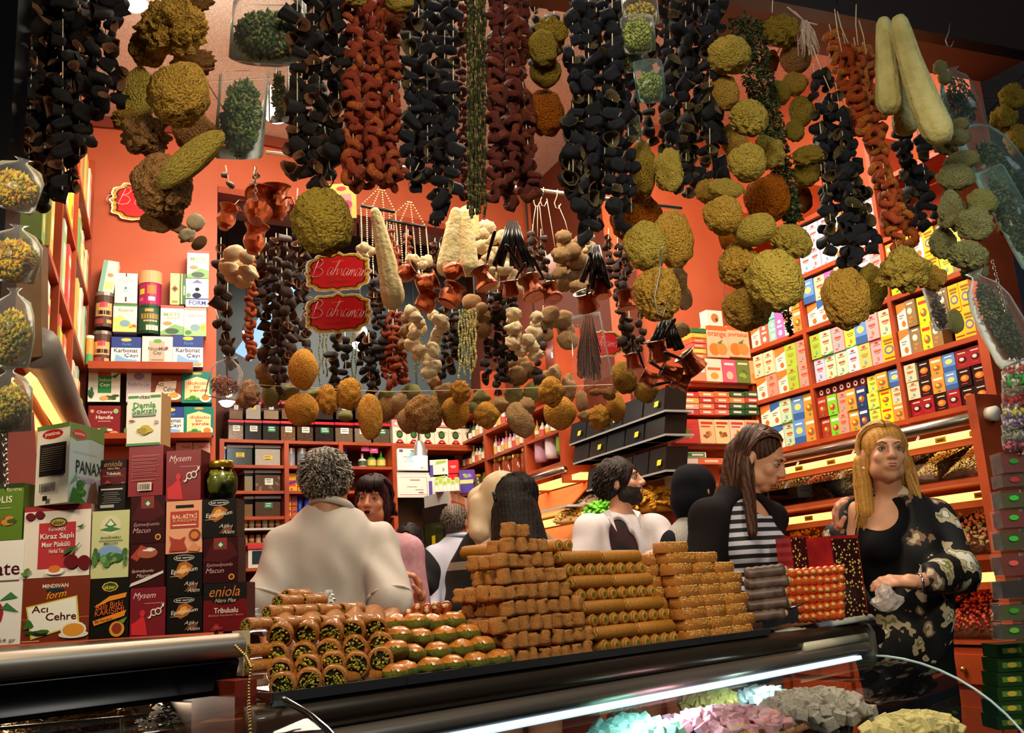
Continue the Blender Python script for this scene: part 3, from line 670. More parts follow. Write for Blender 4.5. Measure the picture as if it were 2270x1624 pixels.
br = [('can', 0, .97, C('4a2a22'), 1.), ('lid', .9, 1., C('8a8078', .3, metal=.6), 1.03)]
wr = [(-.8, .3, .8, .68, 'd8a870'), (-.35, .55, .35, .7, 'c83a4a'), (-.9, .08, .0, .22, 'a83a3a'), (.3, .1, .8, .2, 'd8a05a'), (-.5, .34, .7, .46, '3a1e18')]
tin(LP, 209, 738, 250, 812, 'brown paper tin with chocolate print, lower one of the pair at the shelf end', br, zl1, .07, wrap=wr)
tin(LP, 213, 663, 255, 738, 'brown paper tin with chocolate print, upper one of the pair at the shelf end', br, None, .07, wrap=wr)
tin(LP, 196, 744, 213, 806, 'small orange and green jar with a white lid at the left shelf end', [('can', 0, .92, C('e89a4a'), 1.), ('lid', .9, 1., C('f0ece4'), 1.05)], zl1, .1, wrap=[(-1, 0, 1, .35, '5a9a5a')], name='jar', cat='jar')
lbox(254, 687, 306, 748, 'green and white herbal tea box above the left carbonate box', 'ece8dc', REZ)
tin(LP, 307, 690, 358, 752, 'dark green round tin with gold lettering, on the white tea box', [('can', 0, .98, C('1c3a2a'), 1.), ('lid', .95, 1., C('2a4a34'), 1.02)], None, .06, wrap=[(-.8, .1, .8, .9, '1f5034'), (-.6, .5, .7, .68, 'b0803a'), (-.4, .4, .6, .46, 'c8b080'), (-.2, .1, .7, .28, 'd8d8c0'), (-.3, .75, .3, .85, 'c8a84a')])
lbox(357, 690, 408, 754, 'white and green box reading MATE, above the right carbonate box', 'efe8dc', MATE)
lbox(408, 695, 457, 757, 'pale green slimming tea box below the blue lettered one', 'efe6d8', SLIM)
lbox(222, 592, 256, 662, 'cream tea box leaning sideways on top of the brown tins', 'f0ead4', [('r', 0, 0, .3, 1, '7ab0a0'), ('r', .35, .1, .9, .35, 'e8d890'), ('e', .6, .55, .2, .06, 'd08a5a')], tilt=.14)
lbox(258, 620, 307, 685, 'white box with a teapot picture and pale lettering on the left shelf stack', 'eeeae4', GRT)
tin(LP, 310, 616, 359, 689, 'magenta round tin with a wooden lid, on the dark green tin', [('can', 0, .66, C('a01a5a'), 1.), ('lid', .64, 1., M('pale_wood_lid', 'd8a878', .6), 1.05)], None, .06, wrap=[(-.9, .3, -.4, .46, 'd8c82a'), (-.2, .3, .5, .56, 'c8702a'), (-.1, .1, .4, .22, 'e8c8d8'), (-.9, .1, -.5, .2, 'e05a8a')])
lbox(378, 620, 399, 688, 'narrow yellow box with a brown diamond, beside the wooden-lidded tin', 'e8d890', [('p', [(.1, .5), (.5, .62), (.9, .5), (.5, .38)], 'a8703a'), ('e', .5, .5, .2, .06, '4a3a1a'), ('r', .2, .05, .8, .12, '8a8a3a')])
lbox(399, 621, 413, 688, 'narrow green striped box beside the narrow yellow one', '2a5a3a', [('r', .2, 0, .4, 1, 'c8c86a'), ('r', .6, .3, .8, .6, 'e0e0c0')])
lbox(412, 632, 462, 693, 'white box reading FORM in blue, under the topmost green MATE box', 'efe8e4', FORM)
lbox(415, 570, 463, 631, 'white and green box reading MATE, topmost of the left shelf stacks', 'efe8dc', MATE)
za = None
lbox(200, 901, 270, 968, 'dark red tea box reading Cherry Handle on the lower left shelf', '7a1420', CHE, zb_=zl2)
lbox(200, 832, 270, 900, 'white and green tea box reading Oolong Çayı on the lower left shelf', 'ece8dc', OOL, '2a4a2a')
lbox(283, 835, 337, 900, 'pale lilac tea box half hidden behind the mastic tea box', 'd0c8d0', [('e', .5, .86, .22, .12, '8a7aa0'), ('t', 'Kuşburnu Çayı', .06, .5, .94, .66, '4a5a9a', .3)])
lbox(283, 901, 337, 968, 'cream green box behind the mastic tea box, lower row', 'd0d0b0', [('b', .1, .2, .2, .3, ('5a7a3a', 'c85a3a'), 3)], zb_=zl2)
lbox(337, 835, 403, 900, 'brown tea box reading Acı Cehre on the lower left shelf', '8a3a1a', ACI)
lbox(403, 834, 470, 902, 'teal tea box reading dokuzu bir yerde, upper of the two', '0f7a6e', DOK)
lbox(350, 905, 408, 968, 'blue and white carbonate tea box on the lower left shelf', 'f0efe8', KARB(), '1d3a86', zb_=zl2)
lbox(408, 905, 473, 968, 'teal tea box reading dokuzu bir yerde, lower of the two', '0f7a6e', DOK, zb_=zl2)
for j in range(2):
 lbox(390 + j * 38, 988, 427 + j * 38, 1075, 'pink box with small red lettering, %s of two behind the dark red box' % ['left', 'right'][j], 'eab8b0', [('t', 'vitamin', .3, .86, .9, .93, 'c03a30'), ('p', [(.4, .55), (.7, .62), (.9, .52), (.6, .5)], 'c03a50')])
# left wall, shelves seen edge-on, and the tilted lit spice racks
LW = Plane(lw0, Vector((.95, .33, 0)).normalized(), -LWD)
_t = thing('side_shelf', 'cherry wood shelving along the left side wall seen almost edge-on', 'shelf', LW.pt(-1, 1.5))
lwz = [1.70, 1.99, 2.28, 2.57, 2.86]
for z in lwz:
 mb = MB(); mb.box2((-1.5, -.14, z - .02), (-.02, 0, z), WOOD, LW.fr(0, 0, 0)); mb.obj('shelf_board', _t)
for u in (-.03, -.7, -1.2):
 mb = MB(); mb.box2((u - .01, -.142, 1.6), (u + .01, 0, 3.2), WOOD, LW.fr(0, 0, 0)); mb.obj('divider', _t)
lwc = ['e8d8a0', 'd87a4a', 'b8c83a', 'e8e0d0', '6a9a5a', 'd04a4a', 'f0c8a0', 'c8b060', 'e8a0a0', 'a8c8b0']
lwn = ['cream', 'orange', 'lime green', 'white', 'green', 'red', 'peach', 'ochre', 'pink', 'mint green']
for si, z in enumerate(lwz):
 n = 16
 for j in range(n):
  u = -1.50 + j * .091
  if min(abs(u - q) for q in (-.03, -.7, -1.2)) < .045: continue
  k = (j * 3 + si * 7) % 10; hh = [.13, .22, .17, .24][(j * 5 + si) % 4]
  carton('%s packet, %s from the front on the %s shelf of the left side wall' % (lwn[k], ORD[j], ORD[si]), LW.fr(u, z + .001, .125 + .012 * (j % 2)), .08, hh, .07, lwc[k], [('r', .1, .7, .9, .85, lwc[(k + 5) % 10]), ('e', .5, .35, .3, .16, lwc[(k + 3) % 10])], group='packets on the left side wall', name='tea_packet', cat='packet')
rk = thing('spice_rack', 'tilted wooden spice rack with a glowing strip and rounded grey rail at the left wall', 'rack', LW.pt(-1., 1.5))
a, b = P(92, 800, 2.3), P(185, 960, 3.9); a.z = b.z = (a.z + b.z) / 2
def rk_line(px0, py0, d0, px1, py1, d1): return [P(px0, py0, d0), P(px1, py1, d1)]
MB().tube(rk_line(84, 770, 2.0, 172, 960, 3.2), [.045, .045], M('grey_rail', '8a8078', .4), 14, smooth=True).obj('rail', rk)
for j, (x0, x1, mt) in enumerate(((66, 150, LITW), (44, 122, M('rack_wood', 'c87a3c', .4)), (28, 100, LITW), (12, 84, M('rack_wood')))):
 mb = MB(); q0, q1 = P(x0, 838 + 6 * j, 2.0), P(x1, 975 + 4 * j, 3.0)
 mb.tube([q0, q1], .014, mt, 4, smooth=False); mb.obj('light_strip' if mt is LITW else 'slat', rk)
mb = MB(); mb.poly([P(-30, 560, 1.9), P(92, 540, 2.0), P(92, 790, 2.0), P(-30, 800, 1.9)], M('rack_side', '5e3f1c', .5, col2='7a5426', scale=12), None, .03, (0, 1, 0)); mb.obj('side_panel', rk)
mb = MB(); mb.poly([P(-60, 960, 1.8), P(66, 910, 2.2), P(80, 1200, 2.2), P(-60, 1250, 1.8)], M('red_brown_board', '7a2410', .5), None, .02, (0, 1, 0)); mb.obj('lower_board', rk)
# BACK ROOM
def q(pl, px, py): return pl.uz(px, py)
zb0 = q(BW, 610, 989)[1]; zbs = [q(BW, 560, y)[1] for y in (1042, 1097, 1152, 1208, 1262)]
uB = [q(BW, x, 1040)[0] for x in (470, 610, 728, 843, 1046)]
_t = thing('back_shelf', 'cherry wood shelving across the back room, tubs, tins and bottles in it', 'shelf', BW.pt(.5, 1.5))
def bbd(u0, u1, z, dep=.2): mb = MB(); mb.box2((u0, -dep, z - .016), (u1, 0, z), WOOD, BW.fr(0, 0, 0)); mb.obj('shelf_board', _t)
bbd(uB[0], uB[4], zb0)
for z in zbs: bbd(uB[0], uB[1], z)
for z in zbs[:2]: bbd(uB[1], uB[3], z)
bbd(uB[3], uB[4], q(BW, 900, 1002)[1] , .2); bbd(uB[0], uB[3], zbs[3] - .4)
for u in uB[:4]:
 mb = MB(); mb.box2((u - .012, -.205, zbs[-1] - .5), (u + .012, 0, zb0), WOOD, BW.fr(0, 0, 0)); mb.obj('divider', _t)
PLC = clear_mat('clear_tub', (.94, .94, .92), .02, .12, '100000')
def Pf(px, py, out=.1): h = hit(px, py, FRO + FRN * out, FRN); return h
def tub(pl, x0, y0, x1, y1, lab, content, lid, fill=.6, zb_=None, grp=None, labc=None, out=.16, dep=.11, name='storage_tub', cat='container'):
 u0, u1, zz, zt = pl.rect(x0, y0, x1, y1)
 if zb_ is not None: zt += zb_ - zz; zz = zb_
 w, h = (u1 - u0) * .94, zt - zz
 t = thing(name, lab, cat, mw=pl.fr((u0 + u1) / 2, zz + .0008, out), group=grp)
 I = Matrix.Identity(4)
 mb = MB(); mb.box2((-w / 2, 0, 0), (w / 2, dep, h * .88), PLC); link('tub', mb.mesh('tub'), t, I)
 mb = MB(); mb.box2((-w / 2 + .002, .002, .002), (w / 2 - .002, dep - .002, h * fill), content); link('contents', mb.mesh('contents'), t, I)
 mb = MB(); mb.box2((-w / 2 - .002, -.003, h * .86), (w / 2 + .002, dep + .003, h * .98), lid); link('lid', mb.mesh('lid'), t, I)
 if labc:
  mb = MB(); a, b, c, d, cc_ = labc
  graphics(mb, [('r', a, b, c, d, cc_)] + bars(a + .03, c - .03, d - .05, 2, '6a6a5a' if cc_ != '1f7a4a' else 'e8e8e0', .1, .04), w, h, None, .001); link('sticker', mb.mesh('sticker'), t, I)
 return t
def CN(n, a, b, s=120): return M('contents_' + n, a, .8, col2=b, scale=s, kind='voronoi', sharp=.15, bump=.4, bscale=s)
REDL, WHL = C('c01c2c', .3), C('c8c4bc', .35)
row2 = [('cinnamon_sticks', '8a6a50', 'b89a80'), ('black_tea', '2a2420', '3a322c'), ('dark_herbs', '4a4636', '2e2c22'), ('ginger', 'c8a070', '8a6240'), ('bark', '8a6a4a', '5a4030'), ('cloves', '3a302c', '28201c'), ('twigs', '6a5242', '8a7260'), ('sticks', '7a6250', 'a08a70'), ('roots', '8a7a60', '6a5a44')]
xx = [488, 524, 563, 602, 637, 676, 720, 762, 802, 842]
for i in range(9):
 n_, a, b = row2[i]
 tub(BW, xx[i], 942, xx[i + 1] - 1, 987, 'clear tub with a red lid holding %s, %s from the left in the lower row' % (n_.replace('_', ' '), ORD[i]), CN(n_, a, b), REDL, .72, zb0, 'red-lidded tubs on the back shelf', (.3, .45, .75, .72, ['e8e4d8', 'e0dcd0', '1f7a4a'][i % 3]))
row1 = [('brown_powder', 'a07a58', '94704e', .5), ('white_powder', 'e8e0d4', 'ddd4c8', .85), ('beige_powder', 'c8b090', 'bca484', .5), ('chopped_root', 'c0a080', '8a6a4a', .6), ('grey_seed', '6a6258', '4a443c', .6), ('dark_seed', '4a4440', '2e2a28', .7), ('pepper', '3a3634', '5a5450', .7), ('herb', '4a4c3a', '3a3a2c', .7), ('rust_powder', '9a5a34', '8a4c2a', .6)]
for i in range(9):
 n_, a, b, f = row1[i]
 tub(BW, xx[i] + 2, 903, xx[i + 1] - 2, 941, 'clear tub with a red lid holding %s, %s from the left in the upper row' % (n_.replace('_', ' '), ORD[i]), CN(n_, a, b, 300), REDL, f, None, 'red-lidded tubs on the back shelf', (.35, .55, .65, .8, ['d8d4c8', 'e8c82a'][i % 2]))
big = [(484, 994, 543, 1040, 'dark green herbs', '5a5e54', '4a4e44', .8, (.35, .4, .68, .62, 'd8c02a')), (545, 994, 604, 1040, 'white powder', 'ece6da', 'e4dccc', .8, (.32, .3, .68, .5, 'e8b82a')),
 (523, 1048, 543, 1095, 'pale grains', 'b8a88a', 'a8987a', .7, None), (545, 1048, 604, 1095, 'brown round nuts', 'a88a74', '6a4e3c', .75, (.38, .3, .7, .6, 'd8e0d0')),
 (523, 1104, 543, 1150, 'tan powder', '9a7a54', '8a6a44', .6, None), (545, 1104, 604, 1150, 'reddish brown powder', '6a4a38', '5e4030', .7, (.36, .4, .68, .68, '1f7a4a')),
 (478, 996, 483, 1038, 'grey herbs', '8a8a84', '7a7a74', .6, None)]
for i, (x0, y0, x1, y1, n_, a, b, f, lc) in enumerate(big):
 zz = zbs[0] if y1 < 1041 else zbs[1] if y1 < 1100 else zbs[2]
 tub(BW, x0, y0, x1, y1, 'wide clear storage tub of %s on the back shelf behind the jar of olives' % n_, CN(n_.replace(' ', '_'), a, b, 40 if 'nuts' in n_ else 250), WHL, f, zz, None, lc)
def bottle(pl, px, y0, y1, wpx, lab, body, cap, sticker=None, zb_=None, prof='bottle', out=.12, grp=None, name='bottle', cat='bottle'):
 u, zz = pl.uz(px, y1); zt = pl.uz(px, y0)[1]
 if zb_ is not None: zt += zb_ - zz; zz = zb_
 u0, u1 = pl.uz(px - wpx / 2, (y0 + y1) / 2)[0], pl.uz(px + wpx / 2, (y0 + y1) / 2)[0]
 r, h = abs(u1 - u0) / 2, zt - zz
 t = thing(name, lab, cat, mw=pl.fr(u, zz + .0008, out), group=grp); I = Matrix.Identity(4)
 pf = {'bottle': [(0, 0), (r, 0), (r, .55 * h), (r * .85, .64 * h), (r * .35, .74 * h), (r * .33, .9 * h)],
 'jar': [(0, 0), (r, 0), (r * 1.02, .1 * h), (r, .74 * h), (r * .85, .82 * h), (r * .85, .86 * h)],
 'pump': [(0, 0), (r, 0), (r, .5 * h), (r * .7, .62 * h), (r * .25, .66 * h), (r * .2, .8 * h)],
 'tube': [(0, 0), (r * .5, 0), (r * .6, .1 * h), (r, .95 * h), (0, h)]}[prof]
 mb = MB(); mb.lathe(pf, body, 12); link('body', mb.mesh('body'), t, I)
 ct = {'bottle': (.34, .88, 1.), 'jar': (.9, .84, 1.), 'pump': (.28, .72, 1.), 'tube': (.5, -.06, .02)}[prof]
 mb = MB(); mb.lathe([(0, ct[1] * h), (r * ct[0], ct[1] * h), (r * ct[0], ct[2] * h), (0, ct[2] * h)], cap, 12, smooth=False); link('cap', mb.mesh('cap'), t, I)
 if sticker:
  mb = MB(); mb.lathe([(r * 1.015, .15 * h), (r * 1.015, .48 * h)], sticker, 12); link('sticker', mb.mesh('sticker'), t, I)
 return t
GRN, DKG, WHT, BLKC, GOLD = C('5aa82a'), C('1e3a1c', .2), C('ece6da'), C('1c1a1a', .3), M('gold_lid', 'd8a83a', .3, .9)
for i, (px, w, c1, c2, nm) in enumerate(((629, 19, 'b0aca4', '8a94a0', 'silver grey'), (653, 20, 'b8b4ac', '6a88a0', 'silver and blue'), (678, 22, 'c0bcb4', '3a5a5a', 'silver and teal'))):
 tin(BW, px - w / 2, 999, px + w / 2, 1040, '%s round tin, %s from the left beside the divider on the back shelf' % (nm, ORD[i]), [('can', 0, .92, C(c1, .3, metal=.5), 1.), ('lid', .9, 1., C('d8d4cc', .3, metal=.6), 1.02)], zbs[0], .12, wrap=[(-.7, .2, .7, .7, c2)])
bottle(BW, 745, 995, 1040, 16, 'dark violet jar on the back shelf behind the grey head', C('3a2c4a', .3), C('6a5a7a'), None, zbs[0], 'jar')
bottle(BW, 786, 1008, 1040, 18, 'cream pump bottle with a green sticker behind the grey-haired man', WHT, C('f0e8e0'), C('3a5a3a'), zbs[0], 'pump')
for i, px in enumerate((806, 827)):
 bottle(BW, px, 1003, 1040, 19, 'lime green pump bottle with an oval sticker, %s of the two on the back shelf' % ['left', 'right'][i], GRN, GRN, C('d8c86a'), zbs[0], 'pump')
for i, px in enumerate((785, 804)):
 pbox(BW, px - 9, 998 + i * 4, px + 9, 1010 + i * 4, 'small pink price card above the pump bottles, %s one' % ['left', 'right'][i], 'e85a9a', [('r', .2, .5, .8, .7, 'f4d0e0')], d=.003, out=.17, name='price_card', cat='card')
DON = [('r', .14, .3, .86, .62, 'd83020'), ('p', [(.06, .34), (.94, .5), (.94, .62), (.06, .46)], '2a3a9a'), ('e', .5, .82, .25, .05, 'd88a2a'), ('e', .5, .14, .1, .05, '8a2a1a')]
for i in range(4):
 pbox(BW, 616 + i * 26.5, 1055, 641 + i * 26.5, 1096, 'yellow carton with a red and blue diagonal logo, %s from the divider on the back shelf' % ORD[i], 'eca020', DON, zb_=zbs[1], d=.05, out=.14, group='yellow cartons on the back shelf')
for i in range(2):
 for j in range(2):
  pbox(BW, 616 + i * 13, 1105 + j * 23, 628 + i * 13, 1127 + j * 23, 'small %s carton, %s of the pile left of the blue tubes' % (['yellow', 'brown and yellow'][i], ['upper', 'lower'][j]), ['eca020', 'b85a1c'][i], DON[:2], d=.05, out=.14)
for i, px in enumerate((649, 664, 678)):
 bottle(BW, px, 1105, 1150, 13, '%s tube standing on its cap behind the shopkeeper' % ['blue', 'second blue', 'green'][i], C(['1c4ab0', '1c4ab0', '5a9a3a'][i]), C('e8e8e8'), None, zbs[2], 'tube')
bbd(uB[1], uB[3], zbs[2])
for r_, (y0, y1, zz) in enumerate(((1158, 1180, zbs[3] + .075), (1184, 1206, zbs[3]))):
 for i in range(7):
  bottle(BW, 529 + i * 14.5, y0, y1, 12, 'tiny amber essence jar with a dark lid, %s from the left in the %s row' % (ORD[i], ['upper', 'lower'][r_]), C(['c88a3a', 'd8b870', 'b8702a', 'd0c090', 'c0a050', 'd89040', 'a8a070'][(i + r_) % 7], .2), BLKC, C('e8e0d0'), zz, 'jar', grp='essence jars on the back shelf')
mb = MB(); mb.box2((uB[0], -.2, zbs[3] + .063), (uB[1], 0, zbs[3] + .073), WHL, BW.fr(0, 0, 0)); mb.obj('glass_step', _t)
t = thing('price_scale', 'red and white electronic scale on the lowest back shelf', 'scale', BW.pt(q(BW, 560, 1230)[0], zbs[4]))
u0, u1, z0_, z1_ = BW.rect(527, 1213, 600, 1262)
mb = MB(); mb.box2((u0, -.25, z0_), (u1, -.05, z1_ - .015), C('d8d0c4')); m = BW.fr(0, 0, 0)
mb = MB(); mb.box2((u0, -.2, z0_), (u1, -.02, z1_ - .02), C('d8d0c4'), m); mb.obj('body', t)
mb = MB(); mb.box2((u0 - .005, -.21, z1_ - .02), (u1, -.01, z1_), C('c81c2c'), m); mb.obj('tray', t)
mb = MB(); mb.box2((u0 + .02, -.203, z0_ + .02), (u1 - .04, -.2, z1_ - .03), C('28343c', .15), m); mb.obj('screen', t)
zq = q(BW, 900, 1002)[1]
PAT = [('e', .5, .66, .24, .2, '3a2a1a'), ('e', .5, .66, .17, .13, '2f6a2c'), ('p', [(.15, .22), (.38, .42), (.62, .42), (.85, .22), (.7, .22), (.5, .34), (.3, .22)], 'c01c24'), ('r', .28, .22, .72, .28, '1a1a1a'), ('e', .5, .1, .42, .08, '2a3a24'), ('r', .2, .07, .8, .13, 'd8d0b0'), ('p', [(.1, .7), (.3, .8), (.28, .84)], 'c01c24'), ('p', [(.9, .7), (.7, .8), (.72, .84)], 'c01c24')]
for i in range(6):
 x0 = 848 + i * 30.5
 pbox(BW, x0, 955, x0 + 30, 1000, 'cream carton with a round dark emblem and red ribbon, %s from the left in its row' % ORD[i], 'e8dcc0', PAT, zb_=zq, d=.08, out=.15, group='cream cartons with a round emblem')
for i in range(5):
 pbox(BW, 850 + i * 33, 938, 880 + i * 33, 954, 'pink flat box lying on the cream cartons, %s from the left' % ORD[i], 'd88a8a', [('r', .2, .3, .8, .6, 'f0d8c8')], d=.08, out=.12, group='pink boxes on the cream cartons')
def cert(x0, y0, x1, y1, lab, gs):
 u0, u1, zz, zt = BW.rect(x0, y0, x1, y1); w, h = u1 - u0, zt - zz
 t = thing('certificate', lab, 'certificate', mw=BW.fr((u0 + u1) / 2, zz, .2)); I = Matrix.Identity(4)
 mb = MB(); mb.box2((-w / 2, 0, 0), (w / 2, .008, h), C('c8c8c0', .3)); link('frame', mb.mesh('frame'), t, I)
 mb = MB(); graphics(mb, gs, w, h); link('sheet', mb.mesh('sheet'), t, I)
cert(849, 1004, 916, 1053, 'framed certificate with a pale blue emblem, upper of the two behind the pink sweater woman',
 [('r', .03, .04, .97, .96, 'ece8de'), ('r', .08, .8, .2, .92, '4a5a8a'), ('p', [(.42, .9), (.5, .8), (.58, .9)], '3a8a7a'), ('e', .5, .6, .1, .22, '8ac0d0'), ('r', .2, .58, .8, .61, '7a9ab0'), ('r', .3, .5, .72, .52, '9ab0c0'), ('r', .25, .4, .75, .42, 'b0c0c8'), ('r', .74, .12, .84, .15, '7a8a9a')])
cert(849, 1057, 920, 1111, 'framed certificate with a red border, lower of the two behind the pink sweater woman',
 [('r', .03, .04, .97, .9, 'ece6da'), ('r', .07, .1, .93, .12, 'b83040'), ('r', .07, .8, .93, .82, 'c8a0a0'), ('r', .91, .1, .93, .82, 'c8a0a0'), ('r', .4, .68, .7, .71, 'c03a4a'), ('r', .3, .42, .6, .44, '8a8a8a'), ('r', .55, .3, .8, .32, '8a8a8a'), ('r', .65, .18, .8, .22, '7a7a8a')])
mb = MB(); u0, u1 = q(BW, 846, 1100)[0], q(BW, 1050, 1100)[0]
mb.box2((u0, -.012, 0), (u1, -.004, zq - .02), M('dark_doorway', '0c110d', .2), BW.fr(0, 0, 0)); struct(mb.obj('doorway_1'))  # dark sheet stands in for the unlit doorway
# refrigerator with cartons on it
fa, fb, fc = P(940, 1100, 4.9), P(994, 1096, 4.7), P(1042, 1098, 5.2)
zf_ = fa.z; t = thing('refrigerator', 'tall white and black drinks refrigerator with a glass door in the back room', 'refrigerator', (fb.x, fb.y, 0))
dA = Vector((fa.x - fb.x, fa.y - fb.y, 0)); dB = Vector((fc.x - fb.x, fc.y - fb.y, 0))
B0 = Vector((fb.x, fb.y, 0)); UPV = Vector((0, 0, 1))
def quadbox(mb, o, a, b, z0, z1, mat):
 mb.poly([o + UPV * z0, o + a + UPV * z0, o + a + b + UPV * z0, o + b + UPV * z0], mat, None, z1 - z0)
mb = MB(); quadbox(mb, B0, dA, dB, 0, zf_, C('c4c8c8', .4)); mb.obj('cabinet', t)
nrm = dA.normalized().cross(UPV) * -1
if nrm.dot(CAM - B0) < 0: nrm = -nrm
mb = MB(); quadbox(mb, B0 + nrm * .002 + dA * .04, dA * .92, nrm * .015, .25, zf_ - .06, BLKC); mb.obj('door', t)
mb = MB(); quadbox(mb, B0 + nrm * .018 + dA * .14, dA * .72, nrm * .002, .35, zf_ - .14, C('2a3418', .08)); mb.obj('glass', t)
mb = MB(); quadbox(mb, B0 + nrm * .021 + dA * .45, dA * .12, nrm * .002, zf_ - .34, zf_ - .2, C('d8c020')); mb.obj('sticker', t)
n2 = dB.normalized().cross(UPV); n2 = n2 if n2.dot(CAM - B0) > 0 else -n2
mb = MB(); quadbox(mb, B0 + n2 * .001 + dB * .1, dB * .6, n2 * .002, zf_ - .12, zf_ - .04, C('c83a30')); mb.obj('poster', t)
FP = Plane(P(994, 1096, 4.75) * 1, (-.0, -1, 0), (1, 0, 0)); FP.o.z = 0
zt_ = zf_
def fbx(x0, y0, x1, y1, lab, col, gs, out=0., **k): return pbox(FP, x0, y0, x1, y1, lab, col, gs, d=.09, out=out, **k)
AL = [('p', [(.3, .7), (.9, .8), (.9, .95), (.4, .9)], '9ab83a'), ('r', .0, 0, .18, .7, '4a3a9a'), ('r', .7, .3, .8, .5, '8a8a8a')]
fbx(946, 1052, 990, 1097, 'white and purple carton with a green leaf, lower of two on the refrigerator', 'dcd8d4', AL, zb_=zt_, out=-.1)
fbx(948, 1012, 990, 1051, 'white and purple carton with a green leaf, upper of two on the refrigerator', 'dcd8d4', AL, out=-.1)
for j in range(2): fbx(990, 1013 + j * 32, 1013, 1043 + j * 32, 'bright red carton, %s one on the refrigerator' % ['upper', 'lower'][j], 'd81c24', [('r', .2, .5, .8, .56, 'f0d8d0'), ('r', .3, .4, .7, .44, 'f0d8d0')], out=-.1)
fbx(1014, 1035, 1050, 1064, 'violet and green carton beside the red cartons', '5a3a9a', [('b', .5, .5, .3, .3, ('8ab83a', '9a7ac8'), 2)], out=-.1)
fbx(1014, 1066, 1048, 1096, 'dark violet carton at the refrigerator edge', '4a3a98', [('r', 0, .7, 1, 1, 'c8d080')], zb_=zt_, out=-.1)
for j in range(6):
 fbx(964 + j * 9, 1074 - (j % 2) * 6, 974 + j * 9, 1098, 'small silver and lime sachet standing on the refrigerator edge, %s from the left' % ORD[j], 'd8d8c8', [('r', .1, .6, .9, .95, 'a8c83a'), ('e', .5, .3, .3, .2, 'f4f4e8')], zb_=zt_, out=.02, group='silver sachets on the refrigerator', name='sachet', cat='sachet')
# far right wall: bottles and big jars, then lit tiers
zA, zBb, zCc = q(FR, 1126, 1016)[1], q(FR, 1126, 957)[1], q(FR, 1126, 1078)[1]
uF = [q(FR, x, y)[0] for x, y in ((1055, 1000), (1127, 1000), (1221, 1000), (1300, 960))]
_f = thing('far_shelf', 'cherry wood shelving of bottles and jars beyond the pillar', 'shelf', FR.pt(-1, 1.8))
zD = zBb + (zBb - zA)
for z in (zA, zBb, zD, zCc):
 mb = MB(); mb.box2((uF[0] - .05, -.14, z - .015), (uF[3], 0, z), WOOD, FR.fr(0, 0, 0)); mb.obj('shelf_board', _f)
for u in uF:
 mb = MB(); mb.box2((u - .012, -.142, zCc - .1), (u + .012, 0, zD + .2), WOOD, FR.fr(0, 0, 0)); mb.obj('divider', _f)
hb = (zBb - zA)
bc = ['1e3a1c', '2a2018', 'e0d8c4', '3a5a24', '18301c', '4a2414', 'c8a040', 'e8e0d8', '22381c']
bn = ['dark green', 'black', 'white', 'olive green', 'deep green', 'brown', 'amber', 'white', 'green']
def frow(ua, ub, z, n, kind, where, cols, names, hs=.8, r=.016, grp=None):
 for i in range(n):
  u = ua + (ub - ua) * (i + .5) / n; k = (i * 5 + n) % len(cols); h = hb * (hs - .12 * ((i * 7) % 3) / 2)
  rr = min(r, (ub - ua) / n * .46); t = thing('jar' if kind == 'jar' else 'bottle', '%s %s, %s from the left %s' % (names[k], 'glass jar with a gold lid' if kind == 'jar' else 'slim bottle', ORD[i], where), 'jar' if kind == 'jar' else 'bottle', mw=FR.fr(u, z + .001, .09), group=grp)
  I = Matrix.Identity(4); key = ('fb', kind, cols[k], round(h, 3), round(rr, 4))
  if key not in _CB:
   pf = [(0, 0), (rr, 0), (rr, .55 * h), (rr * .8, .65 * h), (rr * .35, .74 * h), (rr * .33, .9 * h)] if kind != 'jar' else [(0, 0), (rr, 0), (rr * 1.05, .2 * h), (rr, .78 * h), (rr * .8, .86 * h)]
   a = MB().lathe(pf, C(cols[k], .15), 10).mesh('body')
   b = MB().lathe([(0, .86 * h), (rr * (.85 if kind == 'jar' else .36), .86 * h), (rr * (.85 if kind == 'jar' else .36), h), (0, h)], GOLD if kind == 'jar' or i % 3 == 0 else BLKC, 10, smooth=False).mesh('cap')
   c = MB().lathe([(rr * 1.02, .16 * h), (rr * 1.02, .48 * h)], C(['e8e0d0', 'd8b05a', 'd04a4a'][k % 3]), 10).mesh('sticker')
   _CB[key] = (a, b, c)
  a, b, c = _CB[key]; link('body', a, t, I); link('cap', b, t, I)
  if kind != 'jar': link('sticker', c, t, I)
frow(uF[0] + .02, uF[1] - .015, zA, 9, 'bottle', 'on the bottle shelf nearest the corner', bc, bn, grp='bottles on the far right shelves')
pk = ['e8b8c8', 'd88aa0', 'e8e0d8', 'b83a5a', 'ece4dc', 'd8c0c8']; pkn = ['pink', 'rose', 'white', 'crimson', 'cream', 'pale pink']
frow(uF[1] + .02, uF[2] - .015, zA, 10, 'bottle', 'on the shelf above the gold-lidded jars', pk, pkn, grp='bottles on the far right shelves')
frow(uF[2] + .02, uF[3] - .01, zA, 6, 'bottle', 'on the bottle shelf nearest the glass rack', bc, bn, .7, grp='bottles on the far right shelves')
frow(uF[0] + .02, uF[1] - .015, zBb, 8, 'bottle', 'on the upper bottle shelf by the corner', bc[::-1], bn[::-1], grp='bottles on the far right shelves')
frow(uF[1] + .02, uF[2] - .015, zBb, 8, 'bottle', 'on the upper bottle shelf, middle bay', ['e8d8a0', 'e0b040', 'e8e0d0', 'c03040'], ['cream', 'yellow', 'white', 'red'], .85, grp='bottles on the far right shelves')
jc = ['6a2a18', '3a1a10', 'b8862a', '5a4a1c', '8a3a1a']; jn = ['reddish', 'dark brown', 'honey coloured', 'olive brown', 'russet']
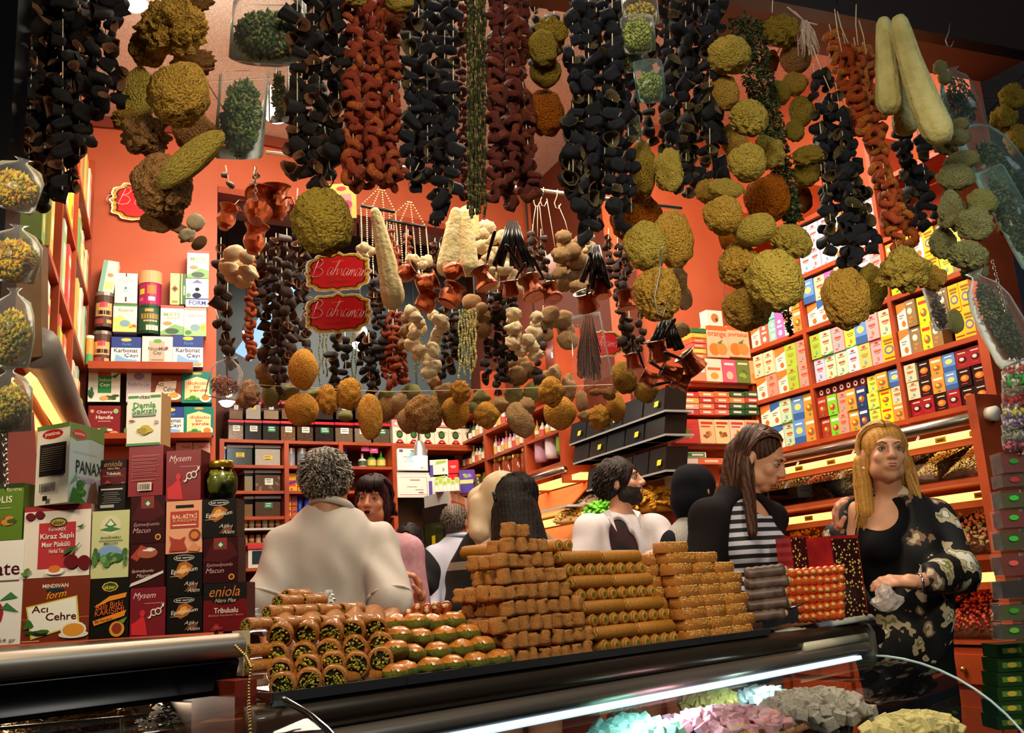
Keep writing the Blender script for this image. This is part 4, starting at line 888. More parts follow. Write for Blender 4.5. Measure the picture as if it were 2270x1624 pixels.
frow(uF[0] + .02, uF[1] - .015, zCc, 3, 'jar', 'under the corner bottle shelf', jc, jn, .7, .04, 'preserve jars on the far right shelves')
frow(uF[1] + .02, uF[2] - .015, zCc, 4, 'jar', 'under the pink bottles', jc, jn, .95, .04, 'preserve jars on the far right shelves')
frow(uF[2] + .02, uF[3] - .01, zA - .115, 3, 'jar', 'in the end bay beside the grey tube', ['c89ab0', '7a9a3a', 'e0d0d8'], ['pink', 'olive green', 'pale pink'], .95, .035, 'preserve jars on the far right shelves')
tt = thing('lamp_tube', 'grey steel tube over the lit tiers behind the headscarf woman', 'tube', FR.pt(-.8, zCc - .02))
MB().tube([FR.pt(uF[1], zCc - .04, .14), FR.pt(uF[3] + .02, zCc - .04, .14)], .016, STEEL, 12).obj('pipe', tt)
for k_, zz in enumerate((zCc - .12, zCc - .30)):
 t = thing('far_display', 'glowing orange display tier, %s one behind the headscarf woman' % ['upper', 'lower'][k_], 'display', FR.pt(-.8, zz)); m = FR.fr(0, 0, 0)
 mb = MB(); mb.box2((uF[1], -.10, zz + .03), (uF[3] + .10, -.02, zz + .055), LITW, m); mb.obj('light_strip', t)
 mb = MB(); mb.poly([(uF[1], -.16, zz - .09), (uF[3] + .10, -.16, zz - .09), (uF[3] + .10, -.03, zz + .02), (uF[1], -.03, zz + .02)], LSTRIP, m, .01, (0, 1, 0)); mb.obj('slope', t)
 mb = MB(); mb.box2((uF[1], -.18, zz - .10), (uF[3] + .10, 0, zz - .09), WHL, m); mb.obj('tray_floor', t)
def heap(c, rx, ry, rz, items, label, name, cols, sz, seed=1, elong=1., cat='heap', kind='stuff', mw=None):
 rr = random.Random(seed); mb = MB(); ms = [C(x, .5) for x in cols]
 mb.ell((0, 0, -.45 * rz), (rx * .93, ry * .93, rz * 1.08), C(cols[-1], .9), None, 16, 8)
 mb.v = [(x, y, max(z, -.3 * rz)) for x, y, z in mb.v]
 for i in range(items):
  a, r = rr.uniform(0, 6.283), math.sqrt(rr.random()); x, y = r * math.cos(a), r * math.sin(a)
  z = math.sqrt(max(0, 1 - r * r * .98)) - .28 + rr.uniform(-.03, .03)
  Mx = TR(x * rx, y * ry, z * rz) @ Euler((rr.uniform(-.6, .6), rr.uniform(-.6, .6), rr.uniform(0, 6))).to_matrix().to_4x4()
  s = sz * rr.uniform(.7, 1.2); e = s * elong; h = s * .55
  vs = [(e, 0, 0), (-e, 0, 0), (0, s * .6, 0), (0, -s * .6, 0), (0, 0, h), (0, 0, -h)]
  mb.add(vs, [(0, 2, 4), (2, 1, 4), (1, 3, 4), (3, 0, 4), (2, 0, 5), (1, 2, 5), (3, 1, 5), (0, 3, 5)], rr.choice(ms), Mx, True)
 o = link(name, mb.mesh(name), None, mw if mw is not None else TR(*c)); return tag(o, label, cat, None, kind)
heap(Pf(1345, 1135), .10, .08, .07, 160, 'heap of bright green dried fruit behind the bearded man', 'green_fruit', ['5ab82a', '4aa01c', '7acc3a'], .016, 3, 1.6)
heap(Pf(1275, 1150), .10, .08, .06, 160, 'heap of pale yellow dried fruit behind the bearded man', 'yellow_fruit', ['e8c060', 'd8a84a', 'c8a060'], .013, 4)
heap(Pf(1300, 1115, .05), .10, .08, .05, 120, 'heap of pinkish nuts beside the green dried fruit', 'pink_nuts', ['c8a088', 'a87a6a', 'd8b8a0'], .01, 5)
heap(Pf(1455, 1120, .05), .11, .08, .10, 320, 'heap of golden dried slices between the bearded man and the pillar', 'golden_slices', ['d8981c', 'e8b030', 'a86a10'], .016, 6, 1.5)
gr = thing('glass_rack', 'dark sloping glass rack of black bins beside the pillar, yellow price cards on it', 'rack', P(1380, 950, 4.5))
for j, (xa, ya, xb, yb) in enumerate(((1262, 988, 1476, 925), (1270, 1030, 1476, 972), (1300, 1090, 1476, 1040))):
 A, B = Pf(xa, ya, .14), Pf(xb, yb, .14); B.z = A.z
 mb = MB(); mb.poly([A, B, B - FRN * .13, A - FRN * .13], clear_mat('dark_glass_shelf', (.5, .6, .55), .3, .1), None, .008); mb.obj('glass_shelf', gr)
 dd = B - A; Lr = dd.length; dd.normalize(); nn = Vector((dd.y, -dd.x, 0))
 if nn.dot(CAM - A) < 0: nn = -nn
 for i in range(5):
  o = A + dd * (Lr * i / 5); mb = MB(); w = dd * (Lr / 5 * .92)
  mb.poly([o, o + w, o + w - nn * .02 + UPV * .10, o - nn * .02 + UPV * .10], C(['1c1a1c', '231d1a', '1e2220'][i % 3], .25), None, .1, -nn); mb.obj('bin', gr)
  if (i + j) % 2 == 0:
   mb = MB(); oo = o + w * .6 + nn * .003 + UPV * .03; mb.poly([oo, oo + dd * .03, oo + dd * .03 + UPV * .022 - nn * .006, oo + UPV * .022 - nn * .006], C('d8c020')); mb.obj('price_card', gr)
# lamps that show between the garlands
BULB = M('lamp_glass', 'fff6e8', .3, emit=14., ecol='fff2dc')
def lamp(px, py, d, r, lab, up_=.0):
 c = P(px, py, d); t = thing('spot_lamp', lab, 'lamp', c)
 MB().ell(c, (r, r, r * .8), BULB, None, 14, 10).obj('bulb', t)
 MB().lathe([(r * .5, r * 2.2), (r * .8, r * 1.6), (r * 1.15, r * .5), (r * 1.2, .0)], C('c8c4bc', .3, metal=.7), 14, TR(*c)).obj('shade', t)
 MB().tube([c + Vector((0, 0, r * 2.1)), c + Vector((0, 0, r * 2.1 + max(.05, ZC - c.z - r * 2.1)))], .006, C('3a3a3a'), 6).obj('stem', t)
lamp(300, 8, 3.0, .036, 'bright white lamp on the ceiling beside the sponges at the top left')
lamp(800, 762, 4.9, .045, 'glaring lamp below the two red saffron signs')
lamp(1188, 775, 5.0, .035, 'lamp glowing between the cream sponges')
lamp(1262, 735, 5.2, .05, 'long glare lamp left of the plastic bag of twigs')
lamp(503, 890, 4.9, .035, 'small lamp above the red-lidded tubs')
lamp(930, 1012, 5.6, .04, 'round lamp beside the framed certificates')
lamp(880, 292, 3.6, .016, 'tiny lamp on the ceiling between two pepper garlands')
lamp(613, 250, 3.5, .05, 'bright lamp behind the bags of dried herbs')
lamp(548, 735, 4.8, .022, 'small lamp behind the string of red peppers')
lamp(1055, 705, 5.2, .02, 'small lamp left of the tan sponge cluster')
t = thing('blue_glow_panel', 'pale blue slanting light panel seen behind the eggplant garlands', 'panel', P(580, 730, 4.4))
a = [P(530, 790, 4.5), P(545, 790, 4.5), P(650, 640, 4.5), P(635, 635, 4.5)]
mb = MB(); mb.poly([P(520, 780, 4.6), P(555, 800, 4.6), P(665, 630, 4.6), P(640, 610, 4.6)], M('blue_panel', '8fc0e8', .3, emit=.5, ecol='7fb4e8'), None, .01, (0, 1, 0)); mb.obj('panel', t)  # flat sheet given a bluish glow of its own
t = thing('ceiling_panel', 'pale blue slatted light panel behind the bag of twigs', 'panel', P(1250, 730, 5.))
for j in range(6):
 mb = MB(); y = 690 + j * 18; mb.poly([P(1232 - j * 2, y, 4.9), P(1300 + j * 4, y + 34, 4.9), P(1300 + j * 4, y + 46, 4.9), P(1232 - j * 2, y + 12, 4.9)], M('blue_panel'), None, .01, (0, 1, 0)); mb.obj('slat', t)
# THE PASTRY COUNTER
ZT = 1.16
K0, K1 = Pz(600, 1545, ZT), Pz(1900, 1372, ZT)
KD = (K1 - K0).normalized(); KL = (K1 - K0).length; KN = Vector((KD.y, -KD.x, 0))   # KN towards us
def kc(u, out=0., z=ZT): return K0 + KD * u + KN * out + Vector((0, 0, z - ZT))
KP = Plane((K0.x, K0.y, 0), KN, KD)
def ku(px, py): return KP.uz(px, py)[0]
m = KP.fr(0, 0, 0)
ct = thing('glass_counter', 'long refrigerated sweets counter with brown steel top rail and curved glass front', 'counter', (K0.x, K0.y, 0))
RAIL = M('bronze_rail', '5a4c40', .3, .8, bump=.02, bscale=300)
mb = MB(); mb.box2((-.02, 0.0, ZT - .05), (KL + .02, .34, ZT - .008), M('counter_top', '3a3028', .3, .6), m); mb.obj('top_board', ct)
def prof_sweep(mb, prof, u0, u1, mat, n=2):
 vs = []; k = len(prof)
 for i in range(n):
  u = u0 + (u1 - u0) * i / (n - 1)
  vs += [(u, -y, z) for y, z in prof]
 fs = [(i * k + j, i * k + j + 1, (i + 1) * k + j + 1, (i + 1) * k + j) for i in range(n - 1) for j in range(k - 1)]
 mb.add(vs, fs, mat, m, True)
 mb.add([(u0, -y, z) for y, z in prof], [tuple(range(k))], mat, m); mb.add([(u1, -y, z) for y, z in prof], [tuple(range(k))[::-1]], mat, m)
hs = 1.0
mb = MB(); prof_sweep(mb, [(-.01, ZT - .008), (.004, ZT - .006), (.014, ZT - .014), (.018, ZT - .03), (.012, ZT - .043), (.0, ZT - .043), (-.01, ZT - .008)], -.03, KL + .01, RAIL); mb.obj('upper_rail', ct)
mb = MB(); prof_sweep(mb, [(-.01, ZT - .044), (.008, ZT - .044), (.02, ZT - .052), (.024, ZT - .064), (.018, ZT - .075), (-.01, ZT - .078), (-.01, ZT - .044)], -.03, KL, M('pale_rail', 'a89c90', .3, .8)); mb.obj('lower_rail', ct)
LED = M('led_strip', 'cfeeff', .3, emit=2.2, ecol='bfe6ff')
mb = MB(); prof_sweep(mb, [(-.006, ZT - .079), (.012, ZT - .079), (.014, ZT - .087), (-.004, ZT - .089), (-.006, ZT - .079)], -.02, KL - .03, LED); mb.obj('light_strip', ct)
MB().tube([kc(KL - .30, .012, ZT - .040), kc(KL + .0, .012, ZT - .040)], .011, C('c8c0a8', .3), 12).obj('end_tube', ct)
mb = MB(); prof_sweep(mb, [(-.015, ZT - .010), (.02, ZT - .012), (.03, ZT - .03), (.03, ZT - .08), (.02, ZT - .095), (-.015, ZT - .095), (-.015, ZT - .01)], KL + .005, KL + .02, M('end_cap_grey', '5a5850', .5)); mb.obj('end_cap', ct)
GL = clear_mat('curved_glass', (.95, .985, .98), .01, .02, '000000')
gp = [(.012 + .36 * math.sin(a) * 1.0, ZT - .082 - .32 * (1 - math.cos(a))) for a in [math.pi / 2 * i / 14 for i in range(15)]]
mb = MB(); vs = []
for u in (-.03, KL + .012):
 vs += [(u, -y, z) for y, z in gp]
mb.add(vs, [(j, j + 1, 15 + j + 1, 15 + j) for j in range(14)], GL, m, True); mb.obj('curved_glass', ct)
mb = MB(); mb.add([(KL + .012, -y, z) for y, z in gp] + [(KL + .012, .0, gp[-1][1])], [tuple(range(16))], clear_mat('side_glass', (.84, .88, .88), .03, .05, '101414'), m); mb.obj('side_glass', ct)
MB().tube([m @ Vector((KL + .012, -y, z)) for y, z in gp], .0028, M('glass_edge', 'bcd8d8', .15, emit=.05, ecol='a0d0d0'), 6).obj('glass_edge', ct)
mb = MB(); mb.box2((-.03, -.37, .80), (KL + .012, .28, ZT - .40), C('d8d8d4', .4), m); mb.obj('display_floor', ct)
mb = MB(); mb.box2((-.03, -.37, .05), (KL + .012, .28, .80), C('8a8478', .4), m); mb.obj('base', ct)
light('AREA', 'counter_strip_light', kc(KL * .5, .05, ZT - .095), 2.6, (.80, .93, 1.), KL * .95, kc(KL * .5, .12, .7), .02).rotation_euler = (0, 0, math.atan2(KD.y, KD.x))
# left case with chrome roll front
G0, G1 = P(-60, 1452, 1.30), P(540, 1399, 1.42); G1.z = G0.z = 1.238
G0 = Pz(-60, 1448, 1.236); G1 = Pz(536, 1401, 1.236)
GD = (G1 - G0).normalized(); GN = Vector((GD.y, -GD.x, 0)); GLn = (G1 - G0).length
GP = Plane((G0.x, G0.y, 0), GN, GD); gm = GP.fr(0, 0, 0); Zg = 1.236
lc = thing('spice_case', 'chrome and glass herb case at the lower left, tea boxes stacked on it', 'counter', (G0.x, G0.y, 0))
print('left case depth', G0, G1)
def gsweep(mb, prof, u0, u1, mat):
 k = len(prof); vs = [(u, -y, z) for u in (u0, u1) for y, z in prof]
 mb.add(vs, [(j, j + 1, k + j + 1, k + j) for j in range(k - 1)], mat, gm, True)
 mb.add([(u1, -y, z) for y, z in prof], [tuple(range(k))], mat, gm)
sc_ = mpp(G1.y)
rr_ = 26 * sc_
arc = [(rr_ * math.sin(a) - .0, Zg - rr_ + rr_ * math.cos(a)) for a in [math.pi * i / 14 for i in range(15)]]
mb = MB(); gsweep(mb, arc, -.05, GLn - .004, M('rolled_chrome', 'a89a8c', .38, .7)); mb.obj('rolled_front', lc)
z1_ = Zg - 2 * rr_
mb = MB(); gsweep(mb, [(-.005, z1_), (.004, z1_), (.006, z1_ - .004), (.0, z1_ - .02), (.012, z1_ - .034), (.012, z1_ - .04), (-.005, z1_ - .042), (-.005, z1_)], -.05, GLn - .008, M('dark_chrome', '2c2622', .2, 1.)); mb.obj('lower_rail', lc)
mb = MB(); mb.box2((-.05, 0, Zg - .03), (GLn - .005, .30, Zg - .002), M('case_top', '4a3a30', .35, .4), gm); mb.obj('top_board', lc)
mb = MB(); mb.box2((GLn - .006, -.012, Zg - .052), (GLn + .004, .012, Zg + .002), C('d8c8a0', .4), gm); mb.obj('end_cap', lc)
gq = [(.012 + .30 * math.sin(a), z1_ - .04 - .30 * (1 - math.cos(a))) for a in [math.pi / 2 * i / 12 for i in range(13)]]
mb = MB(); mb.add([(u, -y, z) for u in (-.05, GLn) for y, z in gq], [(j, j + 1, 13 + j + 1, 13 + j) for j in range(12)], clear_mat('case_glass', (.8, .8, .76), .02, .03, '000000'), gm, True); mb.obj('curved_glass', lc)
MB().tube([gm @ Vector((GLn, -y, z)) for y, z in gq], .004, CHROME, 8).obj('glass_edge', lc)
mb = MB(); mb.box2((-.05, -.2, .5), (GLn - .002, .30, z1_ - .20), C('2a2018', .5), gm); mb.obj('base', lc)
mb = MB(); mb.box2((-.05, .285, z1_ - .2), (GLn - .002, .30, Zg - .03), C('1a1410', .5), gm); mb.obj('back', lc)
mb = MB(); mb.box2((GLn - .004, 0, z1_ - .25), (GLn + .012, .30, Zg - .03), C('241610', .5), gm); mb.obj('end_panel', lc)
bc_ = thing('bead_chain', 'gold bead chain hanging from the end of the chrome case', 'chain', gm @ Vector((GLn, -.02, Zg)))
mb = MB()
pts_ = [P(522, 1432, 1.2), P(545, 1455, 1.19), P(556, 1478, 1.18), P(551, 1520, 1.18), P(552, 1560, 1.18), P(555, 1600, 1.18), P(556, 1650, 1.18)]
for i in range(len(pts_) - 1):
 nb = 6
 for j in range(nb):
  mb.ell(pts_[i].lerp(pts_[i + 1], j / nb), (.0022,) * 3, M('bead_gold', 'd8b070', .3, .8), None, 6, 4)
o = mb.obj('beads', bc_); o['kind'] = 'stuff'
heap(P(150, 1622, 1.30), .085, .07, .045, 1500, 'heap of dried green-brown herbs in the left glass case', 'herb_heap', ['b8903c', '94742c', 'd0a850'], .0042, 8, 2.2)
heap(P(400, 1612, 1.42), .12, .09, .075, 1500, 'heap of nearly black tea leaves in the left glass case', 'tea_leaf_heap', ['1e1610', '120d0a', '2c2018'], .0035, 9, 2.)
for i, (px, py) in enumerate(((305, 1540), (520, 1515))):
 c = P(px, py, 1.32); t = thing('price_tag', 'white hand-lettered price tag hanging in the left case, %s one' % ['left', 'right'][i], 'tag', c)
 mb = MB(); mb.box(c, (.016, .0008, .024), C('c8d0d4')); mb.obj('card', t)
 mb = MB(); M_ = frame(c + Vector((0, -.001, 0)), (1, 0, 0));
 for j in range(4): mb.tube([M_ @ Vector((-.01 + .002 * j, -.0005, .018 - j * .011)), M_ @ Vector((0, -.0005, .012 - j * .011)), M_ @ Vector((.01 - .003 * j, -.0005, .017 - j * .011))], .0009, C('1a1a22'), 4)
 mb.obj('lettering', t)
t = thing('bin_divider', 'clear plastic divider with a pale edge in front of the herb heap', 'divider', gm @ Vector((.2, -.15, z1_ - .2)))
mb = MB(); a, b = P(-40, 1618, 1.15), P(330, 1585, 1.2); mb.poly([a, b, b - UPV * .1, a - UPV * .1], GLASSF, None, .002, (0, 1, 0)); mb.obj('pane', t)
MB().tube([a, b], .0022, M('pale_edge', 'b8a860', .3), 6).obj('edge', t)
MB().tube([P(270, 1592, 1.18), P(272, 1650, 1.18)], .0022, M('pale_edge'), 6).obj('post', t)
wb = thing('counter_end', 'reddish wooden end block between the chrome case and the pastry tray', 'block', kc(-.03, -.1, 1.0))
mb = MB(); mb.box2((-.036, .02, 1.06), (-.006, .12, ZT + .022), M('red_brown_board'), m); mb.obj('block', wb)
# tea and paste boxes stacked on the left case
def stack(x0, y0, x1, y1, dd, lab, col, gs, side=None, yaw=0., dep=.05, z=None, **k):
 """a carton whose lower corners stand under the given pixels; returns its top height"""
 a = P(x0, y1, dd); b = P(x1, y1, dd); zz = (a.z + b.z) / 2 if z is None else z
 c = (a + b) / 2; w = (b.x - a.x); top = P((x0 + x1) / 2, y0, dd).z
 mw = TR(c.x, c.y, zz) @ RZ(yaw)
 carton(lab, mw, w - .0006, top - zz - .0004, dep, col, gs, side, **k); return top
D0 = 1.50
KIR = [('r', 0, .93, 1, 1, 'a01824'), ('r', .23, .12, .78, .76, 'b8242c'), ('e', .52, .76, .13, .07, '1c3a1c'), ('e', .52, .76, .11, .05, 'c8a03a'), ('t', 'akzer', .44, .73, .6, .79, '1c3a1c'), ('t', 'FormMIX', .38, .64, .64, .69, 'f0d8d0'), ('t', 'Kiraz Saplı', .26, .51, .76, .61, 'f4ece4'), ('t', 'Mısır Püskülü', .29, .42, .71, .49, 'f4ece4'), ('t', 'Herbal Tea', .4, .33, .62, .39, 'f0d0c8'),
 ('e', .1, .86, .07, .055, '6a0c18'), ('e', .24, .88, .07, .055, '6a0c18'), ('e', .74, .2, .11, .1, '6a0c1c'), ('e', .93, .18, .1, .1, '6a0c1c'), ('p', [(.6, .28), (.8, .38), (.82, .42), (.66, .38)], '2f5a24'), ('p', [(.8, .68), (.92, .72), (.88, .66)], '2f5a24'), ('e', .5, .08, .14, .05, 'f0e8e0'), ('e', .5, .11, .09, .05, 'd8702a'), ('b', .08, .08, .07, .08, ('4a7a2a', '6a8a3a'), 1), ('p', [(.72, .3), (.86, .46), (.87, .45), (.74, .29)], '6a8a3a')]
ACF = [('r', 0, .36, 1, .37, 'c86a2a'), ('t', 'MINDIVAN', .3, .84, .68, .9, 'f0ead8'), ('e', .49, .8, .14, .03, '1c2a3a'), ('t', 'form', .36, .68, .66, .79, 'f0a81c', .4, .12), ('p', [(.07, .56), (.82, .7), (.87, .24), (.16, .05)], 'd8c048'), ('p', [(.095, .54), (.80, .68), (.845, .25), (.185, .08)], 'f2ece0'), ('t', 'Acı', .16, .46, .4, .57, '4a0814'), ('t', 'Cehre', .37, .33, .82, .45, '4a0814'), ('b', .3, .16, .22, .09, ('1f4a1c', '2a1a14', '2f6a24'), 9), ('b', .12, .28, .08, .09, ('2f6a24',), 5), ('e', .79, .1, .22, .06, 'e8ddd0'), ('e', .79, .17, .19, .13, 'f0e4d0'), ('e', .79, .17, .16, .1, 'e0902a'), ('r', .04, .02, .3, .035, 'd8a07a')]
ENG = [('e', .5, .78, .28, .15, 'd8d0a8'), ('p', [(.5, .88), (.66, .78), (.5, .74), (.34, .78)], '2f7a3c'), ('p', [(.5, .86), (.6, .79), (.5, .77), (.4, .79)], 'e8e4c8'), ('p', [(.22, .72), (.5, .76), (.78, .72), (.5, .69)], '2f7a3c'), ('t', 'ENGİNARLI', .25, .58, .78, .625, '4a4a24'), ('r', .2, .545, .84, .555, '6a6a3a'), ('t', 'MACUN', .34, .49, .7, .53, '3a5a34'), ('e', .5, .36, .34, .12, '7a9ac8'), ('b', .5, .26, .3, .18, ('4a7a34', '6a9a4a', '35602a'), 11), ('b', .14, .28, .12, .2, ('35602a', '4a7a34'), 12), ('b', .9, .3, .1, .16, ('35602a', '4a7a34'), 13)]
BAL = [('e', .5, .86, .22, .085, 'd8a82a', 8), ('e', .5, .86, .18, .068, '1c4a2a', 8), ('t', 'akzer', .36, .82, .64, .89, 'e8c83a'), ('p', [(.1, .53), (.5, .7), (.95, .75), (.92, .67), (.5, .62), (.2, .54)], 'e88a1c'), ('t', 'Ballı Bitki', .14, .5, .86, .6, 'e8641c', .2, .12), ('t', 'KARIŞIMI', .12, .38, .9, .5, 'e8641c', .2, .12), ('p', [(.08, .3), (.95, .46), (.9, .36), (.12, .22)], 'e8861c'), ('t', 'Bal Karışımı', .14, .27, .6, .33, '1a1a14', .2, .16), ('e', .72, .15, .2, .13, 'd8902a'), ('e', .72, .16, .13, .09, '8a2a10'), ('p', [(.75, .28), (.98, .34), (.9, .24)], '6a8a2a')]
DAM = [('r', .02, .9, .32, .95, '3f8a3c'), ('r', .68, .9, .98, .95, '3f8a3c'), ('t', 'vitex', .33, .885, .67, .96, '4a4a4a'), ('t', 'Damla', .18, .71, .84, .82, '3a9a3c'), ('t', 'Sakızlı', .14, .6, .86, .71, '3a9a3c'), ('r', .16, .545, .84, .585, '6a6a6a'), ('r', .2, .56, .8, .57, 'd0d0c8'), ('b', .48, .28, .3, .14, ('c8b02a', 'd8c848', 'a89020'), 21), ('e', .15, .47, .09, .02, 'a05a1c'), ('r', .82, .4, .92, .46, 'd89a8a'), ('r', .0, .0, 1., .04, '3f8a3c')]
REDB = [('r', .1, .8 - i * .07, .9 - .1 * (i % 3), .812 - i * .07, 'c06a6a') for i in range(8)] + [('r', .1, .773 - i * .07, .8, .782 - i * .07, 'a85a5a') for i in range(6)] + [('r', .3, .1, .7, .26, 'e8dcd0')] + [('r', .33 + i * .05, .12, .35 + i * .05, .24, '3a1a1a') for i in range(7)]
MYS = [('t', 'Mysem', .08, .74, .72, .9, 'e8c8c8', .35), ('r', .4, .66, .95, .68, 'b86a74'), ('p', [(.06, .04), (.5, .02), (.46, .22), (.42, .36), (.36, .44), (.26, .36), (.16, .3), (.04, .26)], 'd02028'), ('e', .36, .47, .075, .07, 'd02028'), ('e', .68, .48, .095, .075, 'e8e0d8'), ('e', .68, .48, .065, .05, '6a101c'), ('e', .81, .5, .095, .075, 'e8e0d8'), ('e', .81, .5, .065, .05, '6a101c'), ('p', [(.86, .55), (.93, .62), (.9, .64), (.98, .66), (.97, .58), (.95, .6), (.88, .53)], 'e8e0d8'), ('p', [(.6, .44), (.54, .36), (.57, .35), (.63, .42)], 'e8e0d8'), ('r', .52, .37, .62, .39, 'e8e0d8')]
EPM = [('e', .48, .9, .3, .075, 'c8c0b8'), ('e', .48, .905, .28, .055, '14100e'), ('t', 'bal sarayı', .26, .87, .72, .93, 'f0e8e0'), ('p', [(.2, .5), (.35, .78), (.55, .82), (.75, .7), (.6, .5), (.4, .4)], 'a85a1c'), ('p', [(.3, .56), (.42, .72), (.55, .74), (.6, .6), (.45, .5)], 'e8a03a'), ('t', 'Epimedium', .12, .52, .88, .66, 'f4ead8', .2, .1), ('r', .1, .46, .5, .475, 'b89a6a'), ('p', [(.5, .1), (.7, .3), (.9, .28), (.85, .12)], '6a3a1c'), ('t', 'Aşk-ı', .5, .22, .9, .34, 'd8c8b8', .4), ('t', 'Alem', .6, .08, .95, .18, 'd8c8b8', .4)]
EPR = [('p', [(.0, .5), (.3, .95), (.8, .9), (1, .6), (.6, .45)], '4a0810'), ('r', .3, .74, .68, 1, '8a1418'), ('p', [(.5, .94), (.64, .84), (.5, .76), (.36, .84)], '1f5a34'), ('p', [(.5, .9), (.57, .84), (.5, .79), (.43, .84)], 'e0d8c0'), ('t', 'Epimedyumlu', .1, .34, .86, .44, 'c88a8a', .3), ('t', 'Macun', .08, .22, .6, .33, 'd09a98', .3), ('e', .82, .12, .09, .07, 'c8903a'), ('e', .82, .12, .05, .04, '5a1010')]
EPS = [('p', [(0, .7), (.3, .98), (.5, .9), (.2, .6)], 'a8301c'), ('e', .5, .78, .3, .12, 'a85030'), ('b', .55, .85, .2, .06, ('f0e8e0', 'e0c8b8'), 3), ('t', 'Epimedyumlu', .06, .32, .7, .41, 'd8b8b0', .3), ('t', 'Macun', .2, .22, .6, .31, 'd8b8b0', .3), ('p', [(0, .02), (.05, .1), (.98, .36), (.98, .3), (.5, .14)], 'd8d0c8')]
BBK = [('r', .26, .86, .76, .92, '1a1614'), ('t', 'BAL-BİTKİ', .16, .66, .88, .77, 'f0a878'), ('r', .12, .48, .9, .8, 'b83020'), ('t', 'BAL-BİTKİ', .18, .66, .86, .76, 'f4d8b0'), ('t', 'KARIŞIMI', .2, .58, .84, .65, 'e89a78'), ('r', .18, .52, .84, .545, 'f0c8a8'), ('p', [(.1, .04), (.16, .2), (.1, .34), (.24, .28), (.4, .26), (.55, .32), (.5, .22), (.6, .05)], 'a8301c'), ('e', .8, .34, .16, .11, '8a3010'), ('e', .8, .33, .11, .07, 'd8762a'), ('p', [(.6, .04), (.78, .2), (.95, .1), (.9, .02)], 'd88a5a')]
ENI = [('r', 0, .66, 1, 1, '120c0c'), ('e', .5, .66, .32, .1, '120c0c'), ('t', 'eniola', .14, .72, .84, .94, 'c87028', .3), ('t', 'Nitro Max', .27, .6, .76, .68, 'd8b8a8', .3), ('t', 'Tribuluslu', .25, .38, .8, .49, 'f0d8d0'), ('t', 'Bitkisel Karışımlı Macun', .12, .3, .92, .36, 'c87a74', .3), ('b', .3, .1, .16, .12, ('b03020', '7a1414'), 4), ('r', .85, .04, .97, .06, 'd8a8a0')]
PNX = [('p', [(0, .82), (.2, .78), (.6, .84), (1, .8), (1, 1), (0, 1)], '6a8a4a'), ('e', .26, .87, .2, .06, 'b83a34'), ('t', 'patina', .12, .845, .4, .895, 'e8c8b8'), ('t', 'PANAX', .18, .38, .95, .54, '1c2a24'), ('t', 'GINSENG', .2, .27, .95, .34, 'a888b8'), ('r', .08, .64, .8, .645, '7a9a9a'), ('b', .3, .18, .22, .12, ('4a8a34', '8a5a8a', '2f6a24'), 15), ('p', [(.5, 0), (.9, 0), (.75, .3), (.6, .25)], '6a4a30'), ('p', [(0, 0), (.5, 0), (.1, .2)], '2f6a24'), ('p', [(0, .22), (.2, .4), (.18, .3)], '5a9a4a')]
PNB = [('e', .48, .88, .32, .06, 'c02018'), ('t', 'patina', .26, .85, .7, .91, 'f4e8d8'), ('r', 0, .95, 1, 1, '6a8a3a'), ('r', .12, .36, .92, .76, '2a201c')] + [('r', .18, .7 - i * .028, .86, .707 - i * .028, '7a6a58') for i in range(11)] + [('r', .2 + i * .05, .15, .225 + i * .05, .26, '2a201c') for i in range(11)] + [('t', '1', .36, .04, .5, .1, '2a201c')]
PRO = [('r', 0, .92, 1, 1, '2a3a14'), ('t', 'AKSU VITAL', .5, .86, .96, .91, 'e8d8a0'), ('t', 'PROPOLIS', -.35, .66, .72, .78, 'f0e8c8'), ('b', .6, .3, .34, .16, ('8a4a1c', 'c8862a', '3a4a14'), 8), ('r', .1, .56, .7, .57, 'd8d8a0')]
POM = [('t', 'Granate', -.9, .66, .9, .8, '4a0c1c'), ('r', .2, .6, .9, .615, '6a4a4a'), ('e', .1, .3, .42, .16, 'a0182c'), ('e', .12, .28, .3, .1, 'c83a4a'), ('p', [(.4, .42), (.9, .44), (.7, .5)], '3a7a34'), ('p', [(.45, .34), (.95, .3), (.6, .4)], '3a7a34'), ('t', '454 gr', .3, .02, .9, .06, '8a6a6a')]
zt0 = Zg
def col(x, rows, dd=D0, **k):
 z = Zg
 for (x0, y0, x1, y1, lab, c, gs, side) in rows:
  z = stack(x0, y0, x1, y1, dd, lab, c, gs, side, z=z if rows[0] is not (x0,) else None, yaw=R.uniform(-.015, .015))
def colm(rows, dd=D0, dep=.045):
 z = None
 for r in rows:
  x0, y0, x1, y1, lab, c, gs, side = r[:8]
  if z is None: z = Zg - .0015
  z = stack(x0, y0, x1, y1, dd, lab, c, gs, side, z=z + .0003, yaw=R.uniform(-.02, .02), dep=dep)
 return z
colm([(-40, 1198, 44, 1440, 'large white box reading Granate with a pomegranate picture, cut by the frame edge', 'efe8e2', POM, 'd8d0c8'),
 (-40, 1072, 48, 1197, 'olive green box reading PROPOLIS at the far end of the front stack', '5a7a1c', PRO, '4a6a1a')])
colm([(42, 1279, 196, 1440, 'brown tea box reading Acı Cehre in the front stack', '7a2c12', ACF, '5a200e'),
 (47, 1120, 198, 1278, 'cream and red tea box reading Kiraz Saplı with cherry pictures', 'ecdcd0', KIR, 'c8a898')], dep=.055)
